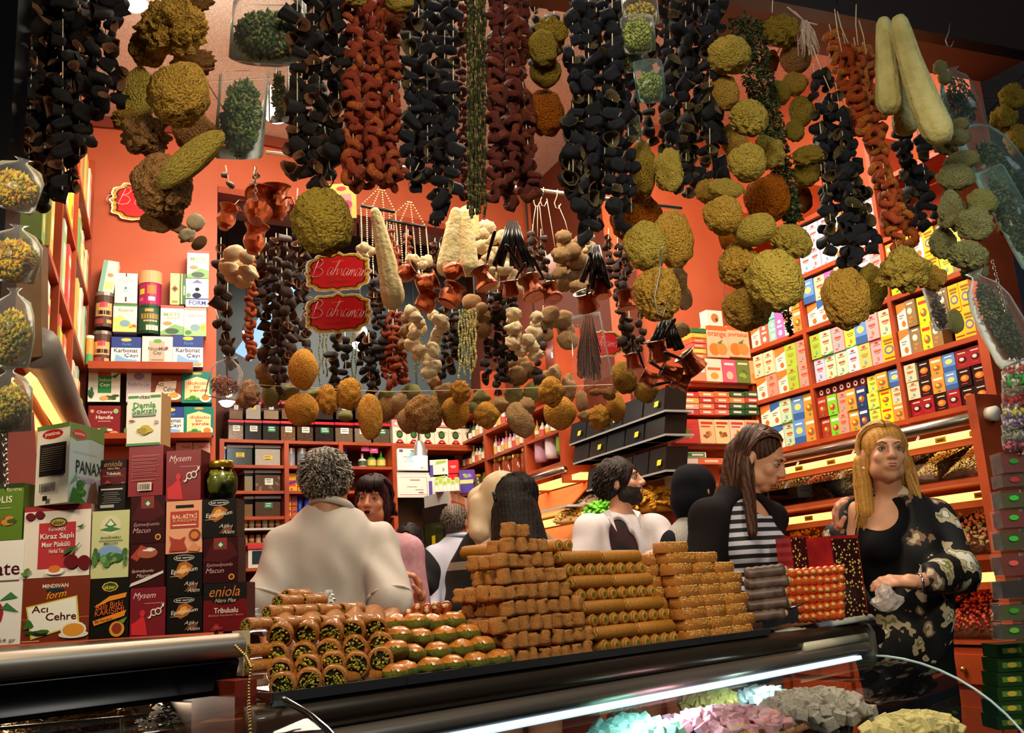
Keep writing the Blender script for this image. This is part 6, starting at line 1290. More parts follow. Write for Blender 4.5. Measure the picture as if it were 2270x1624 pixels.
bundle('eggplant_garland', 'black eggplant bunch between the bagged buds and the tall sponge column', 'garland', EG['blue'], fan(1478, 1600, -20, 7, [400, 430, 440, 420, 320]) + [(1560, 180, 1590, 400), (1480, 300, 1470, 380)], 2.05, 27, 'eggplant', .50, .4, seed=7)
bundle('eggplant_garland', 'blue-black eggplant bunch left of the orange garland at the right', 'garland', EG['blue'], [(1805, 160, 1850, 570), (1830, 165, 1880, 590), (1855, 200, 1905, 570), (1880, 280, 1930, 560), (1815, 300, 1835, 540), (1870, 240, 1890, 640), (1900, 400, 1945, 545)], 2.1, 25, 'eggplant', .46, .4, seed=8)
bundle('eggplant_garland', 'slim dark eggplant bunch between the orange garland and the far right sponges', 'garland', EG['blue'], [(1990, 290, 2020, 500), (2010, 290, 2050, 510), (2035, 300, 2068, 490), (2000, 300, 2030, 440)], 2.25, 22, 'eggplant', .46, .4, seed=9)
bundle('pepper_garland', 'thick rust red dried pepper garland, first from the left', 'garland', PE['red'], fan(772, 880, -30, 5, [400, 415, 395, 410]) + [(775, 300, 790, 425), (860, 250, 868, 420)], 1.9, 25, 'pepper', .42, .3, seed=10)
bundle('pepper_garland', 'thick dark red dried pepper garland right of the green bead strands', 'garland', PE['dark'], fan(1088, 1165, -30, 4, [440, 420, 400]) + [(1110, 300, 1130, 465), (1160, 200, 1180, 440)], 1.95, 24, 'pepper', .42, .3, seed=11)
bundle('pepper_garland', 'shadowy red pepper string just left of the green bead strands', 'garland', PE['dark'], [(1030, -20, 1022, 200, .1), (1022, 180, 1030, 440, .1)], 2.1, 16, 'pepper', .55, .3, seed=12)
bundle('pepper_garland', 'bright orange dried pepper garland beside the fat loofahs', 'garland', PE['orange'], [(1840, 70, 1905, 300), (1870, 90, 1935, 330), (1895, 100, 1960, 420), (1915, 110, 1975, 500), (1960, 380, 1990, 560), (1975, 420, 2020, 545), (1935, 300, 1985, 480)], 2.15, 22, 'pepper', .42, .35, seed=13)
bundle('eggplant_garland', 'shadowy eggplant bunch hanging behind the first pepper garland', 'garland', EG['black'], fan(640, 1010, -20, 9, [330, 300, 345, 310]), 2.3, 26, 'eggplant', .5, .4, seed=41)  # extra bunch added to mask the bright ceiling
bundle('eggplant_garland', 'shadowy eggplant bunch hanging behind the dark sponges and second pepper garland', 'garland', EG['black'], fan(1080, 1250, -20, 4, [250, 200, 160, 120]) + fan(1390, 1490, -10, 3, [300, 330, 360]), 2.3, 25, 'eggplant', .5, .4, seed=42)  # also added, covers ceiling that showed too bright between bunches
def inner(lab, name, mm, part, st, size, d=3.0, seed=1, cat='garland', step=.48): bundle(name, lab, cat, mm, st, d, size * 1.15, part, step, .3, seed=seed)
inner('string bunch of brown eggplant shells behind the big copper jugs', 'eggplant_garland', EG['brown'], 'eggplant', [(590, 540, 590, 810), (612, 530, 610, 850), (636, 520, 640, 800), (660, 540, 655, 760), (575, 560, 570, 700), (625, 600, 622, 870), (680, 560, 676, 790)], 17, 2.9, 20)
inner('loose eggplant string at the left end, beside the form tea box', 'eggplant_garland', EG['brown'], 'eggplant', [(490, 540, 486, 690), (505, 640, 500, 810), (478, 700, 520, 820)], 18, 2.8, 21, step=.7)
inner('thin bright orange pepper string beside the left eggplant strings', 'pepper_garland', PE['orange'], 'pepper', [(556, 570, 553, 800)], 13, 2.75, 22)
inner('short eggplant strands hanging beside the two big copper jugs', 'eggplant_garland', EG['brown'], 'eggplant', [(660, 430, 655, 530), (500, 380, 510, 420), (565, 380, 560, 420)], 14, 2.9, 23)
inner('eggplant strings under the two red signs', 'eggplant_garland', EG['black'], 'eggplant', [(740, 740, 742, 870), (765, 745, 768, 890), (800, 740, 806, 850), (828, 600, 832, 870), (818, 750, 820, 900), (850, 640, 846, 800)], 15, 3., 24)
inner('dark orange pepper strings right of the red signs', 'pepper_garland', PE['red'], 'pepper', [(862, 690, 856, 840), (880, 690, 884, 850), (872, 720, 870, 860), (895, 780, 898, 850)], 12, 3., 25)
inner('eggplant strings below the round copper pots', 'eggplant_garland', EG['black'], 'eggplant', [(985, 680, 982, 840), (1003, 690, 1000, 830), (1020, 700, 1018, 800)], 14, 3., 26)
inner('eggplant strings under the hammered cups', 'eggplant_garland', EG['black'], 'eggplant', [(1085, 640, 1080, 850), (1104, 650, 1102, 880), (1124, 640, 1120, 850), (1138, 650, 1142, 800), (1205, 690, 1196, 780)], 15, 3.05, 27)
inner('brown eggplant bunch on white strings left of the tan sponge bunch', 'eggplant_garland', EG['brown'], 'eggplant', [(1182, 510, 1180, 610), (1200, 520, 1198, 620), (1210, 570, 1222, 640), (1190, 760, 1200, 850)], 14, 3., 28)
inner('eggplant strings left of the trio of sponges and above the copper pots', 'eggplant_garland', EG['brown'], 'eggplant', [(1350, 520, 1348, 640), (1370, 540, 1372, 700), (1388, 560, 1386, 640), (1395, 700, 1400, 790), (1420, 690, 1418, 780), (1380, 700, 1384, 780)], 14, 2.8, 29)
inner('eggplant string behind the beaded hangings', 'eggplant_garland', EG['brown'], 'eggplant', [(965, 540, 962, 600), (975, 550, 978, 610)], 12, 3.1, 30)
inner('dark pepper strings behind the beaded hangings', 'pepper_garland', PE['red'], 'pepper', [(868, 510, 872, 600), (905, 520, 905, 580), (880, 545, 878, 600)], 10, 3.2, 31)
def beads(lab, xs, y0, y1, d, cols, r, name='bead_strands', n=70, hl=''):
 t = thing(name, lab, 'bead strands', P(xs[0], y0, d))
 for j, x in enumerate(xs):
  mb = MB(); rr = random.Random(j + int(x)); yy0, yy1 = y0 + rr.uniform(-5, 5), y1 + rr.uniform(-25, 10)
  for i in range(n):
   p = P(x + 1.5 * math.sin(i * .5 + j), yy0 + (yy1 - yy0) * i / n, d + .01 * (j % 3)); s = r * rr.uniform(.7, 1.2)
   mb.ell(p, (s, s, s * 1.4), C(cols[rr.randrange(len(cols))], .6), None, 5, 4)
  o = mb.obj('strand', t); o['kind'] = 'stuff'
beads('thick hank of dark green dried okra strands hanging between the two pepper garlands', [1038, 1044, 1050, 1056, 1062, 1068, 1074, 1047, 1060], -30, 480, 1.85, ['3a3a1a', '2a2a12', '5a5428', '1e1e10'], .0036, n=110)
beads('hank of pale green beaded strands hanging under the copper mugs', [1018, 1024, 1030, 1036, 1042, 1048, 1054], 690, 840, 2.9, ['a8a868', '8a9050', 'c0bc80'], .0034, n=36)
beads('thin green bead strands under the eggplant strings, left of the bean sponge', [708, 716, 724, 780, 788, 920, 928, 936], 740, 850, 3.05, ['8a8a4a', '6a7038'], .0028, n=28)
# beaded necklaces on black bars
for k, (x0, y0, x1, y1) in enumerate(((800, 456, 876, 470), (858, 488, 944, 504))):
 t = thing('necklace_hanger', 'black bar hung with pale bead strings, %s one on the red wall' % ['left', 'right'][k], 'hanger', P(x0, y0, 3.2))
 a, b = P(x0, y0, 3.2), P(x1, y1, 3.2); MB().tube([a, b], .006, BLKC, 8).obj('bar', t)
 top_ = P((x0 + x1) / 2 + 8, y0 - 45, 3.2)
 for j in range(7):
  mb = MB(); q0 = a.lerp(b, j / 6); q1 = q0 + Vector((R.uniform(-.01, .01), 0, -.16 - .03 * (j % 3)))
  for i in range(26): mb.ell(q0.lerp(q1, i / 26), (.003,) * 3, C('e8d8b0', .4), None, 5, 4)
  if j % 2 == 0:
   for i in range(10): mb.ell(q0.lerp(top_, i / 10), (.003,) * 3, C('e8c890', .4), None, 5, 4)
  o = mb.obj('bead_string', t); o['kind'] = 'stuff'
# loofahs
LOOF = M('loofah_fibre', 'e8d8a8', .85, col2='d0b87c', scale=18, detail=8, bump=.9, bscale=60, bdist=.01); LOOG = M('loofah_fibre_shade', 'd6cc8e', .85, col2='b4aa68', scale=18, detail=8, bump=.9, bscale=60, bdist=.01)
def loofah(x0, y0, x1, y1, w0, w1, d, lab, mat, bend=0., tip=.8):
 a, b = P(x0, y0, d), P(x1, y1, d); k = mpp(d); n, m_ = 22, 36; vs = []; ax = (b - a).normalized(); u = ax.cross(Vector((0, 1, 0))).normalized(); w = ax.cross(u)
 for i in range(n + 1):
  t = i / n; c = a.lerp(b, t) + u * bend * k * math.sin(math.pi * t)
  r = (w0 + (w1 - w0) * (t ** .8)) / 2 * k
  if t > .86: r *= math.sqrt(max(.02, 1 - ((t - .86) / .14) ** 2 * (1 - .25)))
  if t < .05: r *= .75 + 5 * t
  for j in range(m_):
   an = 2 * math.pi * j / m_; rr_ = r * (1 + .035 * math.cos(9 * an) + .04 * noise.noise(Vector((math.cos(an) * 2, math.sin(an) * 2, t * 6 + x0))))
   vs.append(c + (u * math.cos(an) + w * math.sin(an)) * rr_)
 fs = [(i * m_ + j, i * m_ + (j + 1) % m_, (i + 1) * m_ + (j + 1) % m_, (i + 1) * m_ + j) for i in range(n) for j in range(m_)] + [tuple(range(m_))[::-1], tuple(n * m_ + j for j in range(m_))]
 o = MB().add(vs, fs, mat, None, True).obj('loofah'); return tag(o, lab, 'loofah')
loofah(830, 463, 875, 682, 22, 58, 2.5, 'single cream loofah gourd leaning between the red signs and the round copper pots', LOOF, 3)
loofah(1012, 462, 990, 610, 22, 58, 2.65, 'cream loofah of the central pair, left one', LOOF)
loofah(1030, 465, 1040, 610, 26, 50, 2.7, 'cream loofah of the central pair, right one', LOOF)
loofah(1958, 42, 1972, 250, 32, 62, 2.05, 'slim greenish loofah at the upper right, left of the three', LOOG)
loofah(1990, 38, 2090, 316, 38, 78, 2.0, 'longest greenish loofah at the upper right with a dark scar', LOOG, -8)
loofah(2000, 150, 2008, 296, 40, 62, 2.15, 'short greenish loofah behind the other two at the upper right', LOOG)
t = thing('luffa_slice', 'pale frilled slice behind the central loofah pair', 'sponge', P(1035, 505, 2.8)); MB().lathe([(0, 0), (.045, .004), (.055, .0), (.045, -.006), (0, -.004)], LOOF, 28, Matrix.Translation(P(1035, 500, 2.8)) @ RX(1.4), wob=.5).obj('disc', t)
# copper ware
COP = M('hammered_copper', 'c4683e', .14, 1., bump=.8, bscale=38, bdist=.12); TIN_ = M('tinned_rim', 'c8c0b0', .2, 1.); COPL = M('pale_copper_base', 'e09a80', .35, .9)
_pot = {}
def pot_meshes(kind):
 if kind in _pot: return _pot[kind]
 if kind == 'cezve': pf = [(0, 0), (.78, 0), (.86, .05), (.84, .3), (.66, .85), (.60, 1.15), (.66, 1.35), (.82, 1.5)]
 elif kind == 'jug': pf = [(0, 0), (.34, 0), (.42, .08), (.40, .16), (.62, .4), (.80, .8), (.78, 1.15), (.64, 1.5), (.66, 1.75), (.86, 2.1)]
 else: pf = [(0, 0), (.6, 0), (.74, .1), (.82, .5), (.78, .95), (.62, 1.2), (.66, 1.38), (.8, 1.5)]
 n = 26; mb = MB(); mb.lathe(pf, COP, n); mb.lathe([(max(0, r - .04), z + .03) for r, z in pf], M('tin_lining', '8a8074', .3, .9), n)
 b = mb.mesh('body'); r, z = pf[-1]
 mb = MB(); mb.lathe([(r - .05, z - .03), (r + .03, z - .02), (r + .05, z + .03), (r - .02, z + .05), (r - .06, z)], TIN_ if kind == 'cezve' else COP, n); rim = mb.mesh('rim')
 q = pf[1][0]; mb = MB(); mb.lathe([(0, -.012), (q * .35, -.012), (q * .38, -.02), (q * .42, -.012), (q * .7, -.012), (q * .74, -.02), (q * .78, -.012), (q, -.004)], COPL, n); base = mb.mesh('base')
 mb = MB()
 if kind == 'cezve': mb.tube([(.75, 0, 1.3), (.95, 0, 1.5), (1.3, 0, 1.7)], [.06, .05, .05], TIN_, 8); mb.tube([(1.2, 0, 1.64), (1.8, 0, 2.05), (3.1, 0, 2.8), (3.3, 0, 2.9)], [.085, .12, .15, .08], M('black_handle', '17120f', .25), 10)
 else: mb.tube([(.7, 0, 1.35), (1.1, 0, 1.3), (1.25, 0, .9), (1.05, 0, .5), (.78, 0, .45)], .06, COP, 8)
 _pot[kind] = (b, rim, base, mb.mesh('handle')); return _pot[kind]
def pot(px, py, w, d, kind, lab, rx=0., ry=0., rz=0., handle=True):
 s = w / 2 * mpp(d); t = thing('copper_pot' if kind == 'cezve' else 'copper_jug', lab, 'pot', mw=Matrix.Translation(P(px, py, d)) @ Euler((math.radians(rx), math.radians(ry), math.radians(rz)), 'ZXY' if 0 else 'XYZ').to_matrix().to_4x4() @ SCL(s) @ TR(0, 0, -.75))
 b, rim, base, h = pot_meshes(kind); I = Matrix.Identity(4); link('body', b, t, I); link('rim', rim, t, I); link('base', base, t, I)
 if handle: link('handle', h, t, I)
pot(572, 470, 86, 2.35, 'jug', 'large hammered copper jug tilted towards us, showing its pale base', 24, -10, 200)
pot(612, 462, 80, 2.4, 'jug', 'large hammered copper jug hanging upright on the right of the pair', 8, 6, -20)
pot(500, 490, 56, 2.5, 'jug', 'hammered copper jug with a dark mouth at the left of the group', 15, 5, 90, False)
pot(563, 540, 66, 2.5, 'jug', 'copper jug bottom just below the large tilted jug', 10, 0, 90, False)
for (x, y, w, rx, ry, lab) in ((905, 602, 52, 60, -40, 'left one facing outward'), (946, 628, 64, 70, 10, 'front one with its round base towards us'), (1005, 600, 58, 75, -10, 'front right one, brushed star base'), (945, 668, 60, 30, 0, 'lower left one'), (1000, 655, 66, 25, 8, 'lower right one')):
 pot(x, y, w, 2.45, 'mug', 'shiny round copper mug in the central group, ' + lab, rx, ry, 90, False)
for (x, y, w, rx, ry, rz, lab) in ((1072, 618, 62, 15, -14, -55, 'left one, its base showing'), (1132, 640, 50, 12, 14, -60, 'narrow one second from the left'), (1180, 638, 66, 18, -6, 250, 'middle one in front of the bunch'), (1222, 650, 52, 20, -16, 250, 'right one behind the middle one')):
 pot(x, y, w, 2.5, 'cezve', 'copper coffee pot with black handle under the cream sponge bunch, ' + lab, rx, ry, rz)
for (x, y, w, rx, ry, rz, lab) in ((1332, 640, 54, 5, -3, 255, 'left upright one'), (1388, 665, 54, 4, 2, 250, 'right upright one'), (1300, 668, 60, 20, 30, -80, 'dark one tilted left')):
 pot(x, y, w, 2.4, 'cezve', 'copper coffee pot under the long dark bunch, ' + lab, rx, ry, rz, lab[0] != 'r')
for (x, y, w, rx, ry, rz, lab) in ((1404, 802, 48, 8, 6, 270, 'leftmost, seen from the side'), (1458, 778, 66, 14, 14, -70, 'largest one in front'), (1440, 840, 48, 55, -20, -80, 'low left one'), (1486, 830, 60, 62, 12, -90, 'with its ringed base facing us'), (1532, 805, 66, 30, 28, 250, 'rightmost silvery one'), (1510, 845, 50, 60, 30, 250, 'low right one')):
 pot(x, y, w, 2.35, 'cezve', 'copper coffee pot in the lower hanging group, ' + lab, rx, ry, rz)
for k, (cx_, cy_, ends, d_) in enumerate(((1136, 492, [(1096, 588), (1110, 590), (1136, 590), (1166, 592), (1180, 590)], 2.5), (1322, 545, [(1290, 625), (1310, 640), (1330, 628), (1350, 640)], 2.4), (1478, 702, [(1440, 770), (1455, 775), (1485, 770), (1500, 775), (1512, 772)], 2.35))):
 hb_ = thing('pot_handles', 'black pot handles tied together above the %s' % ['cream sponge bunch', 'two upright pots', 'lower right pots'][k], 'handles', P(cx_, cy_, d_))
 for j, (x, y) in enumerate(ends):
  q = MB().tube([P(cx_ + (j - 2) * 4, cy_, d_ - .01), P((cx_ + x) / 2, (cy_ + y) / 2, d_ - .03), P(x, y, d_ - .01)], [.005, .009, .008], M('black_handle'), 8).obj('handle', hb_)
# red saffron signs
GOLD2 = C('e0a828', .3); WH_ = C('f6eee4', .4); REDS = C('d81e28', .3)
def cartouche(scale=1., n=160):
 pts = []
 for i in range(n):
  a = 2 * math.pi * i / n; c, s = math.cos(a), math.sin(a)
  r = (abs(c) ** 3.2 + abs(s) ** 3.2) ** (-1 / 3.2)
  r *= 1 + .035 * math.cos(12 * a) + .022 * math.cos(20 * a + .8) + .06 * math.exp(-((abs(a - math.pi / 2)) / .16) ** 2)
  pts.append((r * c * scale, r * s * scale * .6))
 return pts
SCRIPT = [  # cursive word as pen strokes (x, y)
 [(-.55, .10), (-.75, .0), (-.80, -.18), (-.66, -.30), (-.52, -.2), (-.58, -.08), (-.68, -.12)], [(-.55, .10), (-.40, .32), (-.22, .40)], [(-.36, -.26), (-.30, -.08), (-.16, .40)], [(-.50, .18), (-.52, .34), (-.30, .47), (-.04, .44), (.04, .32), (-.06, .18), (-.24, .10), (-.04, .08), (.06, -.04), (-.02, -.2), (-.22, -.27), (-.36, -.26), (-.48, -.18)]]
def word(mb, txt, x0, sc_, mat, mw):
 x = x0; st = [[(p[0] * .85 * sc_ - .12, p[1] * .85 * sc_) for p in s] for s in SCRIPT]
 for s in st: mb.tube([mw @ Vector((x + p[0], -.003, p[1])) for p in s], [.018] * len(s), mat, 5, flat=.3)
 L = {'a': [[(.18, .12), (.06, .14), (0, .04), (.02, -.07), (.1, -.08), (.18, .06), (.2, .12), (.17, -.02), (.2, -.08), (.27, .0)]], 'h': [[(0, -.1), (.06, .12), (.12, .34), (.08, .36), (.04, .2), (.0, -.08), (.06, .08), (.14, .12), (.15, .0), (.15, -.07), (.22, .0)]],
 'r': [[(0, .02), (.05, .13), (.12, .1), (.12, -.02), (.16, -.08), (.22, .0)]], 'm': [[(0, .08), (.03, .1), (.0, -.08), (.05, .08), (.1, .12), (.1, -.07), (.15, .08), (.2, .12), (.21, -.02), (.23, -.08), (.29, .0)]], 'n': [[(0, .08), (.03, .1), (.0, -.08), (.06, .09), (.12, .12), (.13, -.03), (.16, -.08), (.24, .0)]]}
 x += .07 * sc_
 for ch in txt:
  for s in L[ch]: mb.tube([mw @ Vector((x + p[0] * .76 * sc_ + p[1] * .3, -.003, p[1] * 1.25 * sc_ - .06)) for p in s], [.014] * len(s), mat, 5, flat=.3)
  x += L[ch][0][-1][0] * .76 * sc_
def sign(px, py, w, d, lab, mw=None, tilt=0.):
 s = w / 2 * mpp(d)
 m0 = (mw if mw is not None else TR(*P(px, py, d))) @ RY(tilt) @ SCL(s)
 t = thing('saffron_sign', lab, 'sign', mw=m0); I = Matrix.Identity(4)
 def pl(k, e, mat, th=.03): mb = MB(); mb.poly([(x, e, y) for x, y in cartouche(k)], mat, None, th, (0, 1, 0)); return mb
 link('white_board', pl(1., 0, WH_).mesh('white_board'), t, I)
 link('gold_border', pl(.95, -.006, GOLD2, .006).mesh('gold_border'), t, I)
 mb = MB(); pts = [(x, y) for x, y in cartouche(.86)]; mb.add([(x, -.0085, y) for x, y in pts], [tuple(range(len(pts)))], C('5a2a10'))
 pts = cartouche(.8); mb.add([(x, -.010, y) for x, y in pts], [tuple(range(len(pts)))], REDS)
 for i in range(24):                       # little scrolls on the gold border
  a = 2 * math.pi * i / 24; j = int(a / (2 * math.pi) * 160); x, y = cartouche(.9)[j % 160]
  mb.tube([(x + .035 * math.cos(q), -.012, y + .028 * math.sin(q)) for q in [a + 1.2 * kk for kk in range(4)]], .006, C('8a5a10'), 4)
 link('red_panel', mb.mesh('red_panel'), t, I)
 mb = MB(); word(mb, 'ahraman', -.42, .95, C('fbf4ee'), TR(0.02, -.010, .03) @ RY(.1) @ SCL(.95, 1, 1.))
 link('lettering', mb.mesh('lettering'), t, I)
 mb = MB(); add_text(mb, 'SAFFRON', -.34, .34, -.36, -.28, C('8a0c14'), None, eps=.012); add_text(mb, 'founded 1979', -.18, .18, .33, .37, C('f0b030'), None, .2, eps=.012); link('small_print', mb.mesh('small_print'), t, I)
sign(749, 603, 152, 2.6, 'upper of two red and gold signs reading Bahraman Saffron')
sign(749, 694, 154, 2.58, 'lower of two red and gold signs reading Bahraman Saffron')
sign(1335, 762, 100, 2.9, 'red and gold saffron sign half hidden behind the plastic bag of twigs', tilt=.05)
_o = LP.uz(325, 452); sign(0, 0, 160, 4.0, 'red and gold saffron sign on the left red wall, half hidden by brown sponges', mw=LP.fr(_o[0], _o[1], .02))
t = thing('packet_card', 'yellow and pink packet card hanging high on the red wall behind the lone sponge', 'card', P(735, 450, 3.1))
mb = MB(); graphics(mb, [('r', 0, 0, 1, 1, 'f0b860'), ('r', .3, .1, .9, .7, 'e88a8a'), ('e', .2, .85, .1, .06, 'd83a4a'), ('e', .7, .86, .1, .06, 'd83a4a'), ('e', .8, .4, .12, .12, 'c83a6a'), ('e', .4, .3, .14, .1, 'e8c83a')], .165, .125, TR(*P(736, 486, 3.1))); mb.obj('sheet', t)
# plastic bags
FILM = clear_mat('cellophane', (1, 1, 1), .01, .07, 'f4faff', 30); FILMC = clear_mat('cellophane_cool', (.97, 1, 1), .05, .14, 'a8c8c8', 16)
def bag(px, py, w, h, d, lab, cols, seed=0, film=None, fill=(.8, .8), ang=0., sz=.004, n=500, tip='top', elong=1.3, neck=.25, cname='dried_herbs', film_w=1.):
 rr = random.Random(seed); k = mpp(d); W_, H = w * k, h * k
 t = thing('plastic_bag', lab, 'bag', mw=TR(*P(px, py, d)) @ RY(math.radians(ang))); I = Matrix.Identity(4)
 mb = MB(); ms = [C(c, .7) for c in cols]; fx, fz = fill
 for i in range(n):
  a, b_, r = rr.uniform(0, 6.28), rr.uniform(-1, 1), rr.random() ** .33
  q = math.sqrt(1 - b_ * b_); x, y, z = W_ / 2 * fx * r * q * math.cos(a), W_ * .24 * fx * r * q * math.sin(a), H / 2 * fz * r * b_ - H * (1 - fz) * .35
  s = sz * rr.uniform(.6, 1.4); e = s * elong
  mb.add([(e, 0, 0), (-e, 0, 0), (0, s * .6, 0), (0, -s * .6, 0), (0, 0, s * .6), (0, 0, -s * .6)], [(0, 2, 4), (2, 1, 4), (1, 3, 4), (3, 0, 4), (2, 0, 5), (1, 2, 5), (3, 1, 5), (0, 3, 5)], ms[rr.randrange(len(ms))], TR(x, y, z) @ Euler((rr.uniform(0, 3), rr.uniform(0, 3), rr.uniform(0, 3))).to_matrix().to_4x4(), True)
 o = link(cname, mb.mesh(cname), t, I); o['kind'] = 'stuff'
 prof = [(.98, -.5), (1., -.42), (1.02, -.1), (.95, .15), (.7, .32), (neck, .42), (neck * .8, .45), (neck * 1.8, .5)] if tip == 'top' else [(.9, -.5), (.98, -.46), (1., 0), (.98, .46), (.9, .5)]
 vs = []; m_ = 28
 for i, (r, z) in enumerate(prof):
  for j in range(m_):
   a = 2 * math.pi * j / m_; u = 1 + .10 * noise.noise(Vector((math.cos(a) * 3, math.sin(a) * 3, z * 5 + seed))); fl = .1 if abs(z) > .47 else .34
   vs.append((W_ / 2 * r * u * math.cos(a) * film_w, W_ / 2 * r * u * math.sin(a) * fl * 1.4, H * z))
 mb = MB(); mb.add(vs, [(i * m_ + j, i * m_ + (j + 1) % m_, (i + 1) * m_ + (j + 1) % m_, (i + 1) * m_ + j) for i in range(len(prof) - 1) for j in range(m_)], film or FILM, None, True); link('film', mb.mesh('film'), t, I)
HB = ['4a6a2a', '2f4a1a', '6a8038', '3a5420', '8a8a4a']; YL = ['d8a81c', 'b8981c', '8a8a24', 'c8b02a', 'a86a1c']
bag(595, 68, 190, 160, 1.9, 'large clear bag of green dried herbs at the top, behind the lamp glare', HB, 1, None, (.9, .8), 5, .006, 1500, tip='sq')
bag(535, 255, 120, 225, 1.85, 'tall clear bag of green dried herbs below the large one', HB, 2, None, (.8, .92), 4, .006, 1300, tip='sq')
bag(618, 200, 50, 170, 2.0, 'narrow clear bag of brownish herbs right of the tall herb bag', ['6a6a30', '4a5a20', '8a7a40'], 3, None, (.7, .8), 0, .005, 350, tip='sq')
for i, (x, y, w, h, an) in enumerate(((30, 405, 145, 130, 20), (28, 560, 135, 140, 10), (22, 725, 110, 190, 4), (18, 885, 110, 150, 0))):
 bag(x, y, w, h, 1.35, 'clear bag of yellow everlasting flowers at the left frame edge, %s from the top' % ORD[i], YL if i < 2 else ['a89a24', '7a8024', 'c8a82a', '8a6a1c'], 10 + i, None, (.82, .66), an, .0045, 1100, neck=.2)
bag(1420, 25, 90, 75, 1.9, 'clear bag of yellow-green buds cut by the top edge', ['a8902a', '8a7a20', 'c8b03a'], 20, None, (.85, .8), 0, .005, 260, tip='sq')
bag(1414, 75, 84, 95, 1.85, 'clear bag packed with green buds, upper one of the string', ['8a9a24', 'a8b03a', '6a7418'], 21, None, (.92, .92), 0, .004, 700, tip='sq')
bag(1400, 125, 62, 76, 1.9, 'clear bag of green buds, small left one of the string', ['7a8420', '9a9c2e', '5a6014'], 22, None, (.9, .9), -15, .004, 300, tip='sq')
bag(1440, 180, 72, 110, 1.85, 'clear bag of green buds with empty film below, right one of the string', ['7a8a2a', '9aa03a', '5a6418'], 23, FILMC, (.85, .7), 0, .004, 450, tip='sq')
bag(1405, 285, 34, 70, 1.95, 'small clear bag of greenish buds below the bud bags', ['6a6a24', '8a8a34'], 24, None, (.9, .8), 0, .004, 150, tip='sq')
bag(500, 836, 76, 100, 2.5, 'small clear bag of pinkish spice beside the teal tea boxes', ['b0705a', 'a85a48', 'c88a70'], 25, None, (.85, .45), 12, .004, 350, neck=.25)
bag(2128, 215, 90, 160, 2.35, 'dark bag of dried herbs tied with a pink ribbon at the upper right', ['3a4220', '2a3018', '4a5428'], 26, FILMC, (.75, .8), -8, .005, 400, neck=.3)
bag(2205, 360, 130, 260, 2.2, 'big glossy cellophane cone catching the street light at the right', ['3a4a24', '2c3a1c', '56602e'], 27, FILMC, (.6, .7), -28, .006, 500, neck=.2)
bag(2246, 480, 80, 260, 2.1, 'long cellophane bag of herbs at the right frame edge', ['3c4a30', '2a3622', '5a6440'], 28, FILMC, (.8, .9), -18, .005, 700, tip='sq')
bag(2210, 700, 105, 230, 2.0, 'large clear bag holding a dark green herb bundle at the right, chain in front', ['35442c', '24301e', '4a5838'], 29, FILM, (.6, .85), -18, .005, 800, neck=.25)
bag(2078, 680, 44, 110, 2.2, 'small clear bag of dark beans in front of the yellow boxes', ['4a3a34', '6a5a50', '2c2420'], 30, FILM, (.7, .8), -8, .006, 120, tip='sq')
t = thing('plastic_bag', 'clear flared bag of brown twigs hanging in front of the half hidden sign', 'bag', P(1310, 770, 2.45)); mb = MB(); rr = random.Random(9)
for i in range(150):
 x0 = rr.uniform(-16, 12); a = P(1305 + x0 * .6, 705 + rr.uniform(-12, 12), 2.45); b = P(1310 + x0 * 1.9, rr.uniform(780, 845), 2.45 + rr.uniform(-.015, .015))
 mb.tube([a, b], [.0012, .0016], C(rr.choice(['5a2c1c', '7a3e28', '3e1e14', '8a5038']), .7), 4)
o = mb.obj('twigs', t); o['kind'] = 'stuff'
mb = MB(); q = [P(1268, 700, 2.43), P(1330, 690, 2.43), P(1358, 830, 2.42), P(1290, 862, 2.42), P(1272, 850, 2.43)]; mb.poly(q, FILM, None, .035, (0, 1, 0)); mb.obj('film', t)
def sprig(lab, x0, y0, x1, y1, w, d, cols, n, seed=1):
 rr = random.Random(seed); t = thing('herb_garland', lab, 'garland', P(x0, y0, d)); mb = MB(); ms = [C(c, .7) for c in cols]; k = mpp(d)
 for i in range(n):
  tt = rr.random(); c = P(x0 + (x1 - x0) * tt, y0 + (y1 - y0) * tt, d); wd = w * (1 - .55 * tt) * k / 2 * math.sqrt(rr.random()); an = rr.uniform(0, 6.28)
  c = c + Vector((wd * math.cos(an), wd * math.sin(an) * .7, 0)); s = .006 * rr.uniform(.6, 1.3)
  mb.add([(0, 0, s), (s * .45, 0, 0), (0, 0, -s), (-s * .45, .001, 0)], [(0, 1, 2, 3)], ms[rr.randrange(len(ms))], TR(*c) @ Euler((rr.uniform(0, 6), rr.uniform(0, 6), rr.uniform(0, 6))).to_matrix().to_4x4())
 o = mb.obj('leaves', t); o['kind'] = 'stuff'; MB().tube([P(x0, y0 - 20, d), P(x1, y1, d)], .003, C('3a3a1c'), 5).obj('stem', t)
sprig('long garland of tiny dark green leaves beside the tall sponge column', 1650, 45, 1760, 490, 95, 2.1, ['3c4a20', '26301a', '505a2c', '1c2410'], 4200)
sprig('thin spray of yellow green leaves hanging above the brown egg plant string', 1735, 470, 1785, 545, 34, 2.15, ['4a5a24', '2a3618'], 260, 2)
sprig('short green sprig under the blue-black bunch beside the red boxes', 1745, 690, 1752, 745, 24, 2.2, ['16180f', '24281a'], 90, 3)
t = thing('white_tassel', 'tied white string tassel between the dark sponges and the orange garland', 'tassel', P(1785, 45, 2.1)); mb = MB(); rr = random.Random(5)
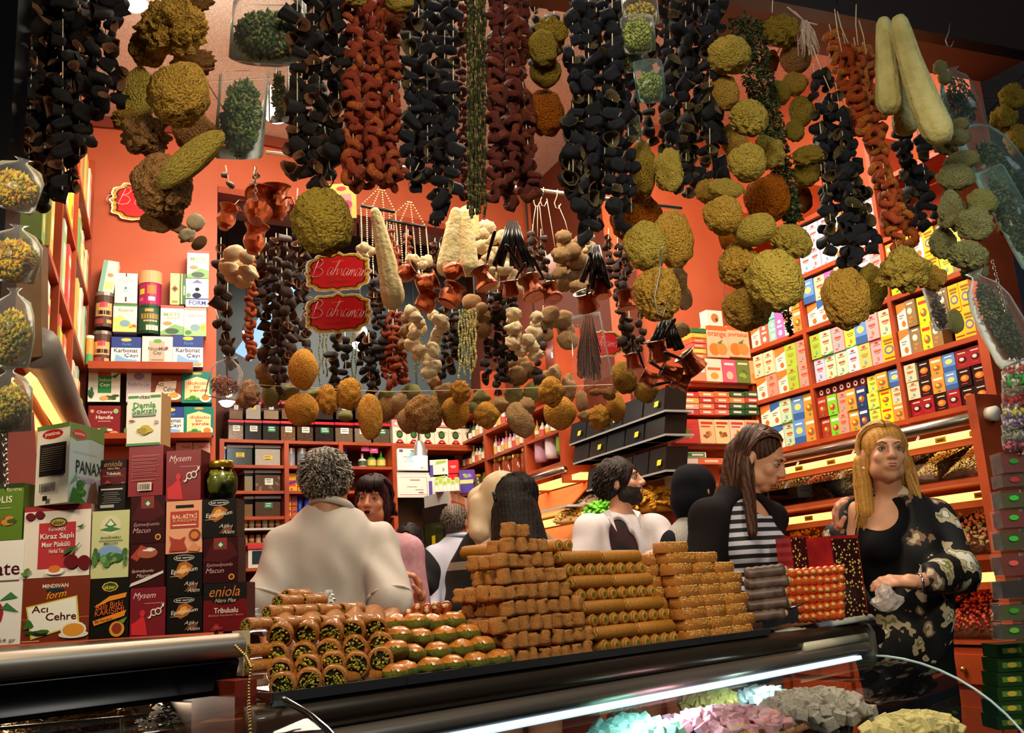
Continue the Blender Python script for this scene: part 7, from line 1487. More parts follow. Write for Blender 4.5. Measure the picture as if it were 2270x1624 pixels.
for i in range(36):
 a = P(1783 + rr.uniform(-6, 6), 45, 2.1); b = P(1794 + rr.uniform(-24, 24), 100 + rr.uniform(-10, 30), 2.1 + rr.uniform(-.02, .02)); mb.tube([a, (a + b) / 2 + Vector((rr.uniform(-.01, .01), 0, .008)), b], .0012, C('c8b0a0', .8), 4)
for q in ((1745, 15), (1812, 55), (1760, 25)): mb.tube([P(1784, 48, 2.1), P(*q, 2.1)], .002, C('c8b0a0'), 5)
o = mb.obj('threads', t); o['kind'] = 'stuff'
def rod(x0, y0, x1, y1, d, lab): o = MB().tube([P(x0, y0, d), P(x1, y1, d)], .007, STEEL, 10).obj('hanging_rod'); tag(o, lab, 'rod')
rod(1100, 410, 1512, 462, 3.1, 'steel rod with hooks on the red wall behind the central bunches'); rod(590, 338, 900, 372, 3.1, 'steel rod high on the red wall behind the lone sponge')
for j, (x, y) in enumerate(((1190, 416), (1236, 420), (1205, 415))): hook(x, y, 42, 3.08, 'pale wire hook on the steel rod, %s of three' % ORD[j], CORD, 7)
for j, (x0, y0, x1, y1) in enumerate(((1188, 455, 1180, 520), (1192, 455, 1192, 525), (1196, 455, 1204, 520), (1238, 455, 1262, 525), (1212, 440, 1232, 560))): cord(x0, y0, x1, y1, 3.05, 'thin white cord down to the bunches on the red wall, %s of five' % ORD[j])
hook(728, 362, 52, 1.8, 'black wire hook over the lone dark sponge'); hook(1465, 552, 150, 1.85, 'long bent steel hook in front of the furrowed sponge', WIRE, 14); hook(1135, 395, 75, 2.3, 'black wire hook under the dark pepper garland'); hook(968, 480, 60, 2.6, 'black wire hook over the central loofahs')
hook(2105, 52, 52, 2.2, 'steel hook on the dark header at the upper right', WIRE, 9); hook(1855, 0, 30, 2.15, 'black wire hook above the orange garland', None, 6)
for j, (x0, y0, x1, y1) in enumerate(((1582, 0, 1592, 85), (1713, 0, 1712, 28), (1850, 20, 1866, 115), (1856, 25, 1880, 95), (1898, 10, 1902, 100), (1904, 45, 1920, 120), (1800, 100, 1842, 205), (1290, -10, 1300, 30), (1604, 500, 1608, 720))): cord(x0, y0, x1, y1, 2.05, 'pale cord, %s from the left among those hanging from the header' % ORD[[0, 1, 2, 3, 4, 5, 6, 7, 8][j]])
def chain(pts, d, lab, n, r=.006, mat=None):
 t = thing('metal_chain', lab, 'chain', P(*pts[0], d)); key = 'chainlink'
 if key not in _CB:
  _CB[key] = MB().tube([(1.0 * math.cos(a), 0, 1.6 * math.sin(a)) for a in [2 * math.pi * i / 12 for i in range(13)]], .28, mat or STEEL, 6).mesh('chain_link')
 for i in range(n):
  q = i / (n - 1); x = pts[0][0] + (pts[1][0] - pts[0][0]) * q; y = pts[0][1] + (pts[1][1] - pts[0][1]) * q
  o = link('chain_link', _CB[key], t, None); o.matrix_basis = TR(*(P(x, y, d) - P(*pts[0], d))) @ RZ(i % 2 * 1.57) @ SCL(r * .55)
chain([(8, 935), (14, 1080)], 1.35, 'steel chain hanging at the left edge below the flower bags', 14); chain([(2200, 580), (2230, 690)], 1.95, 'dark chain across the bag of herbs at the right', 17, .005)
chain([(566, 372), (567, 440)], 2.3, 'black chain holding the large copper jugs', 9, .007)
# packed spices hanging at the right frame edge
pkc = ['6a1c14', '5a2a1a', '4a4a1c', '7a1e14', '4a4418', '7a2014', '2a1a1a', '4a5a18', '3a4a14']; lb = ['2a8a34', 'b82a34', '3ac83a', '3ac83a', '3ac83a', 'e85a5a', '', '3a9a2a', '6ab83a']
for i, (y0, y1) in enumerate(((1000, 1050), (1050, 1080), (1085, 1128), (1128, 1172), (1172, 1222), (1225, 1278), (1280, 1330), (1335, 1378), (1380, 1420))):
 a, b = P(2226, y1, 2.3), P(2320, y1, 2.25); top = P(2226, y0, 2.3); h = top.z - a.z
 t = thing('spice_pouch', 'flat transparent pouch of spice with %s, %s from the top at the right edge' % ('a coloured oval sticker' if lb[i] else 'no sticker', ORD[i]), 'pouch', mw=TR((a.x + b.x) / 2, a.y, a.z)); I = Matrix.Identity(4); w = b.x - a.x
 mb = MB(); mb.box((0, .03, h * .45), (w * .46, .022, h * .38), C(pkc[i], .5)); link('spice', mb.mesh('spice'), t, I)
 mb = MB(); mb.box((0, .03, h * .5), (w * .5, .027, h * .47), FILM); link('film', mb.mesh('film'), t, I)
 if lb[i]: mb = MB(); mb.add([(.0 - w * .1 + .011 * math.cos(q), 0.002, h * .55 + .006 * math.sin(q)) for q in [2 * math.pi * k_ / 16 for k_ in range(16)]], [tuple(range(16))], C(lb[i])); link('sticker', mb.mesh('sticker'), t, I)
for i in range(8):
 y0 = 815 + i * 24; bag(2252, y0, 60, 40, 2.3, 'small glossy packet, %s from the top in the strip above the spice pouches' % ORD[i], [['c83a3a', 'e8e0d8'], ['3ab83a', 'e8e8e0'], ['8a7a60', 'c8b8a0'], ['c82a34', 'a81a24'], ['d8c83a', 'e8e8e0'], ['6a4a8a', 'c8b8c8'], ['8a8a80', 'b8b0a0'], ['8a2a5a', 'c85a7a']][i], 40 + i, FILM, (.9, .9), 0, .008, 60, tip='sq')
for i in range(6):
 a = P(2262, 1425 + i * 32, 2.4); carton('dark green printed carton, %s from the top in the lower right stack' % ORD[i], TR(a.x, a.y, P(2262, 1455 + i * 32, 2.4).z), .11, P(2262, 1425, 2.4).z - P(2262, 1455, 2.4).z, .08, '1c3a1c', [('r', .1, .3, .5, .7, '5a7a2a'), ('e', .3, .5, .1, .2, 'c8b03a')])
for j, (x0, x1, y, d) in enumerate(((-60, 1250, -48, 1.9), (1200, 1640, -34, 2.0))): rod(x0, y, x1, y + 8, d, 'steel rod above the frame carrying the front garlands, %s one' % ['left', 'right'][j])
for j, (a, b) in enumerate((((520, 850), (860, 868)), ((860, 868), (1120, 862)), ((1120, 862), (1400, 850)))): cord(*a, *b, 2.92, 'taut cord carrying the low row of sponges, %s span from the left' % ORD[j])
# PASTRIES
def kh(px, py, out=0.): return hit(px, py, Vector((K0.x, K0.y, 0)) + KN * out, KN)
PAS = M('syrup_pastry', 'd0862c', .32, col2='a05a16', scale=5, bump=.7, bscale=12, bdist=.006, coat=.35); KAD = M('shredded_pastry', 'e8a452', .5, col2='b4682a', scale=7, detail=8, bump=.9, bscale=12, bdist=.006)
GLZ = M('glazed_top', 'd8923a', .2, col2='b85c20', scale=5, bump=.3, bscale=8, bdist=.004, coat=.5); PIS = M('pistachio_green', '8a8a20', .6, col2='5c6612', scale=8, bump=.8, bscale=14, bdist=.01)
def tray(x0, x1, lab, out, dep, zo=.0):
 u0, u1 = ku(x0, 1500 - (x0 - 600) * .13), ku(x1, 1500 - (x1 - 600) * .13); t = thing('steel_tray', lab, 'tray', kc((u0 + u1) / 2, 0)); mb = MB(); m = KP.fr(0, 0, 0); z = ZT + zo
 mb.box2((u0, -out, z - .006), (u1, dep, z - .003), STEEL, m); mb.obj('plate', t)
 for a in ((u0, -out - .002, u1, -out + .002), (u0, dep - .002, u1, dep + .002), (u0 - .002, -out, u0 + .002, dep), (u1 - .002, -out, u1 + .002, dep)):
  mb = MB(); mb.box2((a[0], a[1], z - .006), (a[2], a[3], z + .006), STEEL, m); mb.obj('rim', t)
tray(592, 884, 'steel tray with rolled rim under the pistachio rolls', .012, .22); tray(888, 1690, 'long steel tray with rolled rim under the tall pastry stacks', .012, .24)
def put(me, label, mw, name, cat, grp, parts=()):
 o = link(name, me, None, mw); tag(o, label, cat, grp)
 for nm, pm in parts: link(nm, pm, o, Matrix.Identity(4))
 return o
def roll_meshes(s):
 rr = random.Random(s); mb = MB(); n = 22; mb.lathe([(.76, -.02), (.97, -.04), (1.02, .1), (1., 1.4), (1.0, 2.9), (.9, 3.0), (0, 3.0)], PAS, n, RX(-math.pi / 2), wob=.12, seed=s)
 mb.lathe([(0, .06), (.78, .06)], M('nut_bed', '2a200c', .8), n, RX(-math.pi / 2)); b = mb.mesh('pistachio_roll'); mb = MB()
 for i in range(44):
  a, r = rr.uniform(0, 6.28), .7 * math.sqrt(rr.random()); mb.ell((0, 0, 0), (.13, .08, .09), C(rr.choice(['a8a02c', '8a8a1c', 'c8b850', '787218']), .35), TR(r * math.cos(a), rr.uniform(-.04, .03), r * math.sin(a)) @ Euler((rr.uniform(0, 3), rr.uniform(0, 3), rr.uniform(0, 3))).to_matrix().to_4x4(), 6, 4)
 return b, mb.mesh('filling')
RM = [roll_meshes(s) for s in range(4)]; kyaw = math.atan2(KD.y, KD.x)
rows = [([(626, 1521), (684, 1511), (741, 1505)], -.002, 'bottom'), ([(621, 1489), (681, 1481), (737, 1474), (791, 1475), (843, 1465)], -.02, 'second'), ([(611, 1455), (670, 1452), (726, 1446), (786, 1437), (843, 1431)], -.045, 'third'), ([(620, 1411), (677, 1408), (731, 1405), (780, 1401), (831, 1396)], -.06, 'upper')]
for pts, out, rn in rows:
 for i, (x, y) in enumerate(pts):
  b, f = RM[(i + len(rn)) % 4]; p = kh(x, y, out); s = 28 * mpp(p.y)
  put(b, 'round pastry roll stuffed with pistachios, end facing out, %s from the left in the %s row' % (ORD[i], rn), Matrix.Translation(p) @ RZ(kyaw * .2 + R.uniform(-.12, .05)) @ RX(.35 if rn == 'upper' else .08) @ RY(R.uniform(0, 6)) @ SCL(s), 'pistachio_roll', 'pastry', 'pistachio rolls on the left tray', [('filling', f)])
for r_, (y, xs, out) in enumerate(((1382, (588, 645, 692, 745, 798, 824), -.075), (1357, (632, 684, 737, 790), -.10), (1334, (655, 706), -.12), (1323, (672,), -.13), (1508, (780, 832), -.03), (1440, (590,), -.06), (1475, (592,), -.05))):
 for i, x in enumerate(xs):
  p = kh(x, y - (x - 600) * .04, out); s = 24 * mpp(p.y); b, f = RM[i % 4]
  put(b, 'pastry roll lying sideways, %s from the left in the %s sideways row' % (ORD[i], ORD[r_]), Matrix.Translation(p - KD * .028) @ RZ(kyaw + R.uniform(-.1, .1)) @ RZ(-math.pi / 2) @ SCL(s * .9, s * .75, s * .62), 'pistachio_roll', 'pastry', 'pistachio rolls on the left tray', [('filling', f)])
def wrap_mesh(s):
 v, f = _IC[3]; mb = MB(); q = Vector((s * 2.3, 0, 0)); vs = [Vector((p.x, p.y * 1.15, p.z * .78)) * (1 + .12 * noise.noise(p * 2 + q)) for p in v]
 top = [k for k in f if sum(vs[i].z for i in k) / 3 > .26]; bot = [k for k in f if k not in top]
 return MB().add(vs, top, GLZ, None, True).mesh('glazed_top'), MB().add(vs, bot, PIS, None, True).mesh('pistachio_wrap')
WM = [wrap_mesh(s) for s in range(4)]
for r_, (pts, out) in enumerate((([(897, 1486), (954, 1478), (1003, 1473), (1054, 1467), (1103, 1461), (876, 1492)], -.01), ([(876, 1440), (913, 1449), (968, 1444), (1022, 1438), (1067, 1431)], -.035), ([(886, 1410), (930, 1414), (984, 1409), (1035, 1404)], -.06), ([(920, 1380), (955, 1382), (1003, 1377)], -.085))):
 for i, (x, y) in enumerate(pts):
  for k in range(2):
   p = kh(x, y, out) - KN * .045 * k; s = 28 * mpp(p.y); t_, b_ = WM[(i + r_ + k) % 4]
   put(b_, 'glazed pastry with a green pistachio underside, %s from the left in the %s row up, %s' % (ORD[i], ORD[r_], ['front', 'behind'][k]), Matrix.Translation(p) @ RZ(kyaw + .2) @ SCL(s), 'pistachio_pastry', 'pastry', 'green pistachio pastries', [('glazed_top', t_)])
def nutcluster(pts, out, lab, cols, r, grp, n=1, name='nut_string', d=None):
 for i, (x, y, x2, y2, k) in enumerate(pts):
  a = kh(x, y, out) if d is None else P(x, y, d); b = kh(x2, y2, out) if d is None else P(x2, y2, d); t = thing(name, lab % ORD[i], 'sweet', a, grp); mt = M('candied_' + cols[0], cols[0], .12, col2=cols[1], scale=40, coat=.8)
  mt2 = C(cols[2], .4)
  if '%s_nut' % cols[0] not in _CB: _CB['%s_nut' % cols[0]] = (MB().add(_IC[2][0], _IC[2][1], mt, None, True).mesh('nut'), MB().lathe([(0, 0), (.42, 0), (.44, .03), (0, .05)], mt2, 8, TR(0, 0, .93)).mesh('nut_core'))
  q, q2 = _CB['%s_nut' % cols[0]]
  for j in range(k):
   pp = a.lerp(b, j / max(1, k - 1)) - a; s = r * mpp(a.y); mm = TR(*pp) @ Euler((1.3 + R.uniform(-.5, .5), R.uniform(-.4, .4), 0)).to_matrix().to_4x4() @ SCL(s, s, s * 1.1)
   o = link('nut', q, t, mm); link('core', q2, o, Matrix.Identity(4))
nutcluster([(905, 1362, 985, 1350, 5), (925, 1350, 990, 1343, 4)], -.10, 'row of orange candied nuts behind the green pastries, %s one', ['b85420', '8a3410', 'd8b080'], 13, 'candied nuts behind the green pastries')
def kad_mesh(s):
 mb = MB(); mb.lathe([(.3, 1.8), (.42, 1.96), (.78, 2.0), (.9, 1.86), (.97, 1.6), (.93, 1.0), (1.0, .5), (.95, .2), (.78, .02), (0, 0)], KAD, 16, wob=.38, seed=s); mb.lathe([(0, 1.85), (.45, 1.86)], C('b8643c', .4), 10); return mb.mesh('shredded_pastry_roll')
KM = [kad_mesh(s) for s in range(5)]
pl_ = [(1072, 1318), (1068, 1322), (1064, 1300), (1066, 1292), (1068, 1275), (1080, 1243), (1100, 1222), (1130, 1185)]
ub = ku(1320, 1470); nk = 0; hh = .0242
dpx = lambda x: KP.uz(x, 1480)[0]
for L_ in range(9):
 nc = [8, 8, 8, 7, 7, 6, 5, 4, 2][L_]; nr = [5, 5, 5, 4, 4, 3, 3, 2, 1][L_]; c0 = ku(1228, 1460) - (L_ * .003)
 for r_ in range(nr):
  for c in range(nc):
   if 0 < r_ < nr - 1 and 0 < c < nc - 1 and L_ < 7: continue
   u = c0 + (c - (nc - 1) / 2 + .5 * (L_ % 2)) * .0262 + R.uniform(-.003, .003); o_ = -.012 - r_ * .027 - (L_ * .004)
   p = kc(u, o_, ZT - .003 + L_ * hh); s = .0134 * R.uniform(.92, 1.08)
   rw = 'front' if r_ == 0 else '%s back' % ORD[r_]
   put(KM[(c * 3 + L_ + r_) % 5], 'crisp shredded pastry roll, %s in the %s row, layer %s from the tray' % (ORD[c], rw, ORD[L_]), Matrix.Translation(p) @ RZ(R.uniform(0, 6)) @ RX(R.uniform(-.14, .14)) @ SCL(s, s, hh / 2.05 * R.uniform(.9, 1.08)), 'shredded_pastry_roll', 'pastry', 'stack of shredded pastry rolls')
TW = M('twisted_pastry', 'c8882f', .4, col2='8c5414', scale=1.1, kind='wave', bump=.5, bscale=9, bdist=.004)
def long_mesh(L, s): mb = MB(); mb.lathe([(0, -L / 2), (.75, -L / 2), (1., -L / 2 + .3), (1.02, 0), (1., L / 2 - .3), (.75, L / 2)], TW, 12, RY(math.pi / 2), wob=.1, seed=s); mb.lathe([(0, L / 2 + .02), (.8, L / 2 - .02)], PIS, 12, RY(math.pi / 2), wob=.2); mb.lathe([(0, L / 2 + .02), (.8, L / 2 - .02)], PIS, 12, RY(-math.pi / 2), wob=.2); return mb.mesh('long_pastry_roll')
LM = [long_mesh(8, s) for s in range(3)]
ua, ub_ = ku(1342, 1440), ku(1518, 1430); rl = .0118
for L_ in range(9):
 z = ZT - .003 + rl + L_ * .0213; back = L_ * .006; wid = ub_ - ua
 if L_ % 2 == 0:
  n = 8 if L_ < 8 else 2
  for i in range(n):
   put(LM[i % 3], 'thin pastry roll, green end outward, %s from the left, layer %s from the tray' % (ORD[i], ORD[L_]), Matrix.Translation(kc(ua + wid * (i + .5) / 8 - back, -.055 - back, z)) @ RZ(kyaw + math.pi / 2 + R.uniform(-.05, .05)) @ SCL(rl), 'long_pastry_roll', 'pastry', 'stack of thin pastry rolls')
  for k in range(2):
   put(LM[k], 'thin pastry roll at the left flank of layer %s, %s one' % (ORD[L_], ['outer', 'inner'][k]), Matrix.Translation(kc(ua - .03 - back - .02 * k, -.08 - back - .05 * k, z)) @ RZ(kyaw + math.pi / 2) @ SCL(rl), 'long_pastry_roll', 'pastry', 'stack of thin pastry rolls')
 else:
  for i in range(2):
   for k in range(3):
    put(LM[k], 'thin pastry roll lying lengthwise, %s half, %s from the front, layer %s' % (['left', 'right'][i], ORD[k], ORD[L_]), Matrix.Translation(kc(ua + wid * (i + .5) / 2 - back, -.014 - back - k * .026, z)) @ RZ(kyaw + R.uniform(-.03, .03)) @ SCL(wid / 2 / 8 * .98, rl, rl), 'long_pastry_roll', 'pastry', 'stack of thin pastry rolls')
  put(LM[1], 'thin pastry roll jutting out at the left end of layer %s' % ORD[L_], Matrix.Translation(kc(ua - .05 - back, -.10 - back, z)) @ RZ(kyaw + .1) @ SCL(rl), 'long_pastry_roll', 'pastry', 'stack of thin pastry rolls')
def bar_mesh(s):
 rr = random.Random(s); mb = MB(); N_ = 10; vs = []
 bm = bmesh.new(); bmesh.ops.create_cube(bm, size=2.); bmesh.ops.scale(bm, vec=(3.4, 1., .9), verts=bm.verts); bmesh.ops.bevel(bm, geom=bm.edges[:], offset=.12, segments=1, affect='EDGES')
 v = [x.co * (1 + .05 * noise.noise(x.co * 2 + Vector((s, 0, 0)))) for x in bm.verts]; f = [tuple(q.index for q in p.verts) for p in bm.faces]; bm.free(); b = MB().add(v, f, PAS, None, True).mesh('sesame_bar')
 for i in range(120):
  mb.ell((0, 0, 0), (.2, .13, .1), C(rr.choice(['e0b868', 'c8944a', 'd8a858', 'f0d088']), .4), TR(rr.uniform(-3.2, 3.2), rr.uniform(-.95, .95), .93 + rr.uniform(-.03, .04)) @ RZ(rr.uniform(0, 3)), 5, 3)
 for i in range(40): mb.ell((0, 0, 0), (.14, .06, .1), C(rr.choice(['e0b868', 'c8944a']), .4), TR(rr.uniform(-3.2, 3.2), -1.0, rr.uniform(-.1, .8)), 5, 3)
 o = mb.mesh('sesame_seeds'); return b, o
BMs = [bar_mesh(s) for s in range(3)]; sa, sb = ku(1532, 1425), ku(1672, 1405); bh = .0205
for L_ in range(9):
 nb = 3 if L_ < 7 else 2 if L_ == 7 else 1
 for i in range(nb):
  for k in range(3 if L_ < 8 else 1):
   w = (sb - sa) / (2.4 if L_ % 2 else 2.9); u = sa + (sb - sa) * (i + (.5 if L_ % 2 else .35)) / 3 + .008 - (.03 if k else 0); b, sd_ = BMs[(i + L_ + k) % 3]
   o = put(b, 'syrupy sesame bar, %s from the left, %s from the front, layer %s from the tray' % (ORD[i], ORD[k], ORD[L_]), Matrix.Translation(kc(u - L_ * .002, -.014 - k * .034 - L_ * .003, ZT - .003 + bh * (L_ + .5))) @ RZ(kyaw + R.uniform(-.08, .08)) @ SCL(w / 7.2, .0150, bh / 1.85), 'sesame_bar', 'pastry', 'stack of sesame bars', [('sesame_seeds', sd_)])
def dn(px): return kh(px, 1380).y
for r_ in range(5):
 a, b = P(1652, 1272 + r_ * 24, dn(1700) + .02 + .0 * r_), P(1738 + (r_ % 2) * 8, 1262 + r_ * 24, dn(1700) + .02)
 t = thing('fruit_sausage', 'dark walnut fruit sausage lying beside the orange nut strings, %s from the top' % ORD[r_], 'sweet', a, 'dark fruit sausages')
 pts = [a.lerp(b, i / 10) for i in range(11)]; MB().tube(pts, [.0135 * (.9 + .14 * (i % 2)) for i in range(11)], M('dark_fruit_skin', '3a2620', .45, col2='6a5248', scale=40), 12).obj('skin', t)
 MB().ell(b + (b - a).normalized() * .001, (.008, .006, .008), C('b89060'), None, 8, 6).obj('nut_core', t)
nutcluster([(1738, 1272 + i * 20, 1862, 1262 + i * 20, 9) for i in range(6)], .0, 'string of glossy orange candied nuts at the counter end, %s from the top', ['d8581c', 'b03a10', 'd8a860'], 11.5, 'orange candied nut strings', d=dn(1790) - .0)
NUTF = M('dark_nut_slab', '2a0c0c', .3, col2='a89048', scale=42, kind='voronoi', sharp=.03, coat=.4); REDJ = M('red_jelly', '8a1420', .2, col2='b82a24', scale=20, coat=.6)
REDN = NUTF.copy();
for nd_ in REDN.node_tree.nodes:
 if nd_.type == 'VALTORGB': nd_.color_ramp.elements[0].color = lin('d8b860') + (1,); nd_.color_ramp.elements[1].color = lin('2a0c0e') + (1,); nd_.color_ramp.elements[0].position = .30; nd_.color_ramp.elements[1].position = .36
 if nd_.type == 'TEX_VORONOI': nd_.inputs['Scale'].default_value = 130
def block(x0, xm, x1, yt, yb, d, lab, k=.10):
 a, b = P(xm, yb, d), P(x1, yb, d + .03); z0, z1 = a.z, P(xm, yt, d).z; b.z = z0; e = P(x0, yb, d + k * .6); e.z = z0; t = thing('jelly_block', lab, 'sweet', a)
 mb = MB(); mb.poly([a, b, b + e - a, e], REDJ, None, z1 - z0, (0, 0, 1)); mb.obj('jelly', t)
 nn = (b - a).cross(UPV).normalized() * .0015; nn = nn if nn.dot(CAM - a) > 0 else -nn; mb = MB(); q = (b - a) * .04; mb.poly([a + q + nn, b - q + nn, b - q + nn + UPV * (z1 - z0) * .96, a + q + nn + UPV * (z1 - z0) * .96], REDN, None, .002, -nn); mb.obj('nut_face', t)
block(1798, 1862, 1926, 1186, 1372, dn(1860) - .0, 'tall red jelly block with a dark nut-studded face, in front of the blonde woman')
block(1730, 1762, 1805, 1187, 1290, dn(1800) + .12, 'smaller red jelly block behind the orange nut strings')
t = thing('steel_pan', 'low rectangular steel pan at the counter end under the candied nuts', 'tray', kc(KL * .9, 0)); a, b = P(1692, 1395, dn(1780) - .05), P(1866, 1350, dn(1780) + .07); mb = MB(); mb.poly([a, b, b + UPV * .03, a + UPV * .03], STEEL, None, .15, -KN); mb.obj('pan', t)
MB().tube([a + UPV * .03, b + UPV * .03], .003, CHROME, 8).obj('rim', t)
t = thing('white_board', 'white rounded board sticking out past the counter end under the red block', 'board', kc(KL, 0)); MB().tube([P(1718, 1404, dn(1800) - .03), P(1934, 1368, dn(1900) - .03)], .006, C('dcdcd0', .3), 10).obj('front_edge', t); mb = MB(); q0, q1 = P(1718, 1404, dn(1800) - .03), P(1934, 1368, dn(1900) - .03); mb.poly([q0, q1, q1 - KN * .2, q0 - KN * .2], C('dcdcd0', .3), None, .008); mb.obj('board', t)
def crumple(px, py, w, d, lab):
 v, f = _IC[3]; s = w * mpp(d); mb = MB().add([p * (1 + .9 * noise.noise(p * 2.7 + Vector((px, 0, 0)))) for p in v], f, M('crumpled_film', 'dcdcd8', .15, .3, spec=1.), Matrix.Translation(P(px, py, d)) @ SCL(s, s * .6, s * .8)); tag(mb.obj('crumpled_film'), lab, 'wrapping')
crumple(578, 1375, 30, 1.6, 'crumpled clear film behind the pistachio rolls at their left end'); crumple(722, 1328, 20, 1.65, 'crumpled clear film on top of the pistachio rolls');
bm = bmesh.new(); bmesh.ops.create_cube(bm, size=2.); bmesh.ops.bevel(bm, geom=bm.edges[:], offset=.16, segments=1, affect='EDGES'); _cv = [x.co.copy() for x in bm.verts]; _cf = [tuple(q.index for q in p.verts) for p in bm.faces]; bm.free()
def delight(px, py, rx, rz, d, n, sz, c, c2, lab, grp, el=1., seed=1):
 rr = random.Random(seed); mt = M('sugared_' + c, c, .7, col2=c2, scale=3, bump=.3, bscale=12); me = MB().add(_cv, _cf, mt, SCL(el, 1, 1)).mesh('delight_cube'); k = mpp(d); C0 = P(px, py, d)
 base = MB(); base.ell((0, 0, -.3 * rz * k), (rx * k * .72, rx * k * .42, rz * k * .8), mt, None, 14, 8); t = tag(link('sugar_mound', base.mesh('sugar_mound'), None, TR(*C0)), 'powdered core of the heap of %s' % grp, 'sweets', None, 'stuff')
 for i in range(n):
  a = math.pi * (1 + (i * .618034 % 1)) if 1 else 0; r = math.sqrt((i + .5) / n); x, y = r * math.cos(a), r * math.sin(a); z = math.sqrt(max(0, 1 - r * r * .95))
  p = C0 + Vector((x * rx * k, y * rx * k * .6, (z - .3) * rz * k + rr.uniform(0, .003))); o = link('delight_cube', me, None, Matrix.Translation(p) @ Euler((rr.uniform(-.6, .6), rr.uniform(-.5, .5), rr.uniform(0, 6))).to_matrix().to_4x4() @ SCL(sz * k * rr.uniform(.85, 1.15)))
  tag(o, lab, 'sweet', grp)
delight(1570, 1562, 62, 42, 2.0, 45, 8.5, 'dcd878', 'c8c468', 'pale yellow sweet cube in the heap behind the pink one, under the curved glass', 'pale yellow delight cubes', seed=1)
delight(1388, 1592, 34, 26, 2.02, 16, 8, 'd8b890', 'c8a478', 'peach coloured sweet cube in the small heap behind the mint one', 'peach delight cubes', seed=2)
delight(1690, 1556, 60, 38, 2.0, 26, 8, 'b4ccc8', '9ab4b4', 'pale blue-grey sugared cube in the heap between yellow and brown ones', 'pale grey delight cubes', seed=3)
delight(1600, 1612, 150, 50, 1.82, 62, 10, 'd8a4b4', 'c88a9c', 'pink sweet cube in the wide pink heap', 'pink delight cubes', seed=4)
delight(1400, 1636, 100, 46, 1.75, 30, 13, '9edcc4', '86c8b0', 'mint green sweet cube in the heap at the counter front', 'mint delight cubes', seed=5)
delight(1800, 1590, 118, 66, 1.85, 66, 12, 'a8a8a0', '8a7c70', 'sugar dusted brown sweet bar in the tall grey heap', 'sugar dusted brown delight bars', 1.7, 6)
delight(2022, 1625, 96, 44, 1.75, 40, 14, 'd8d090', 'b8a868', 'creamy yellow sweet cube in the heap at the right end', 'creamy yellow delight cubes', seed=7)
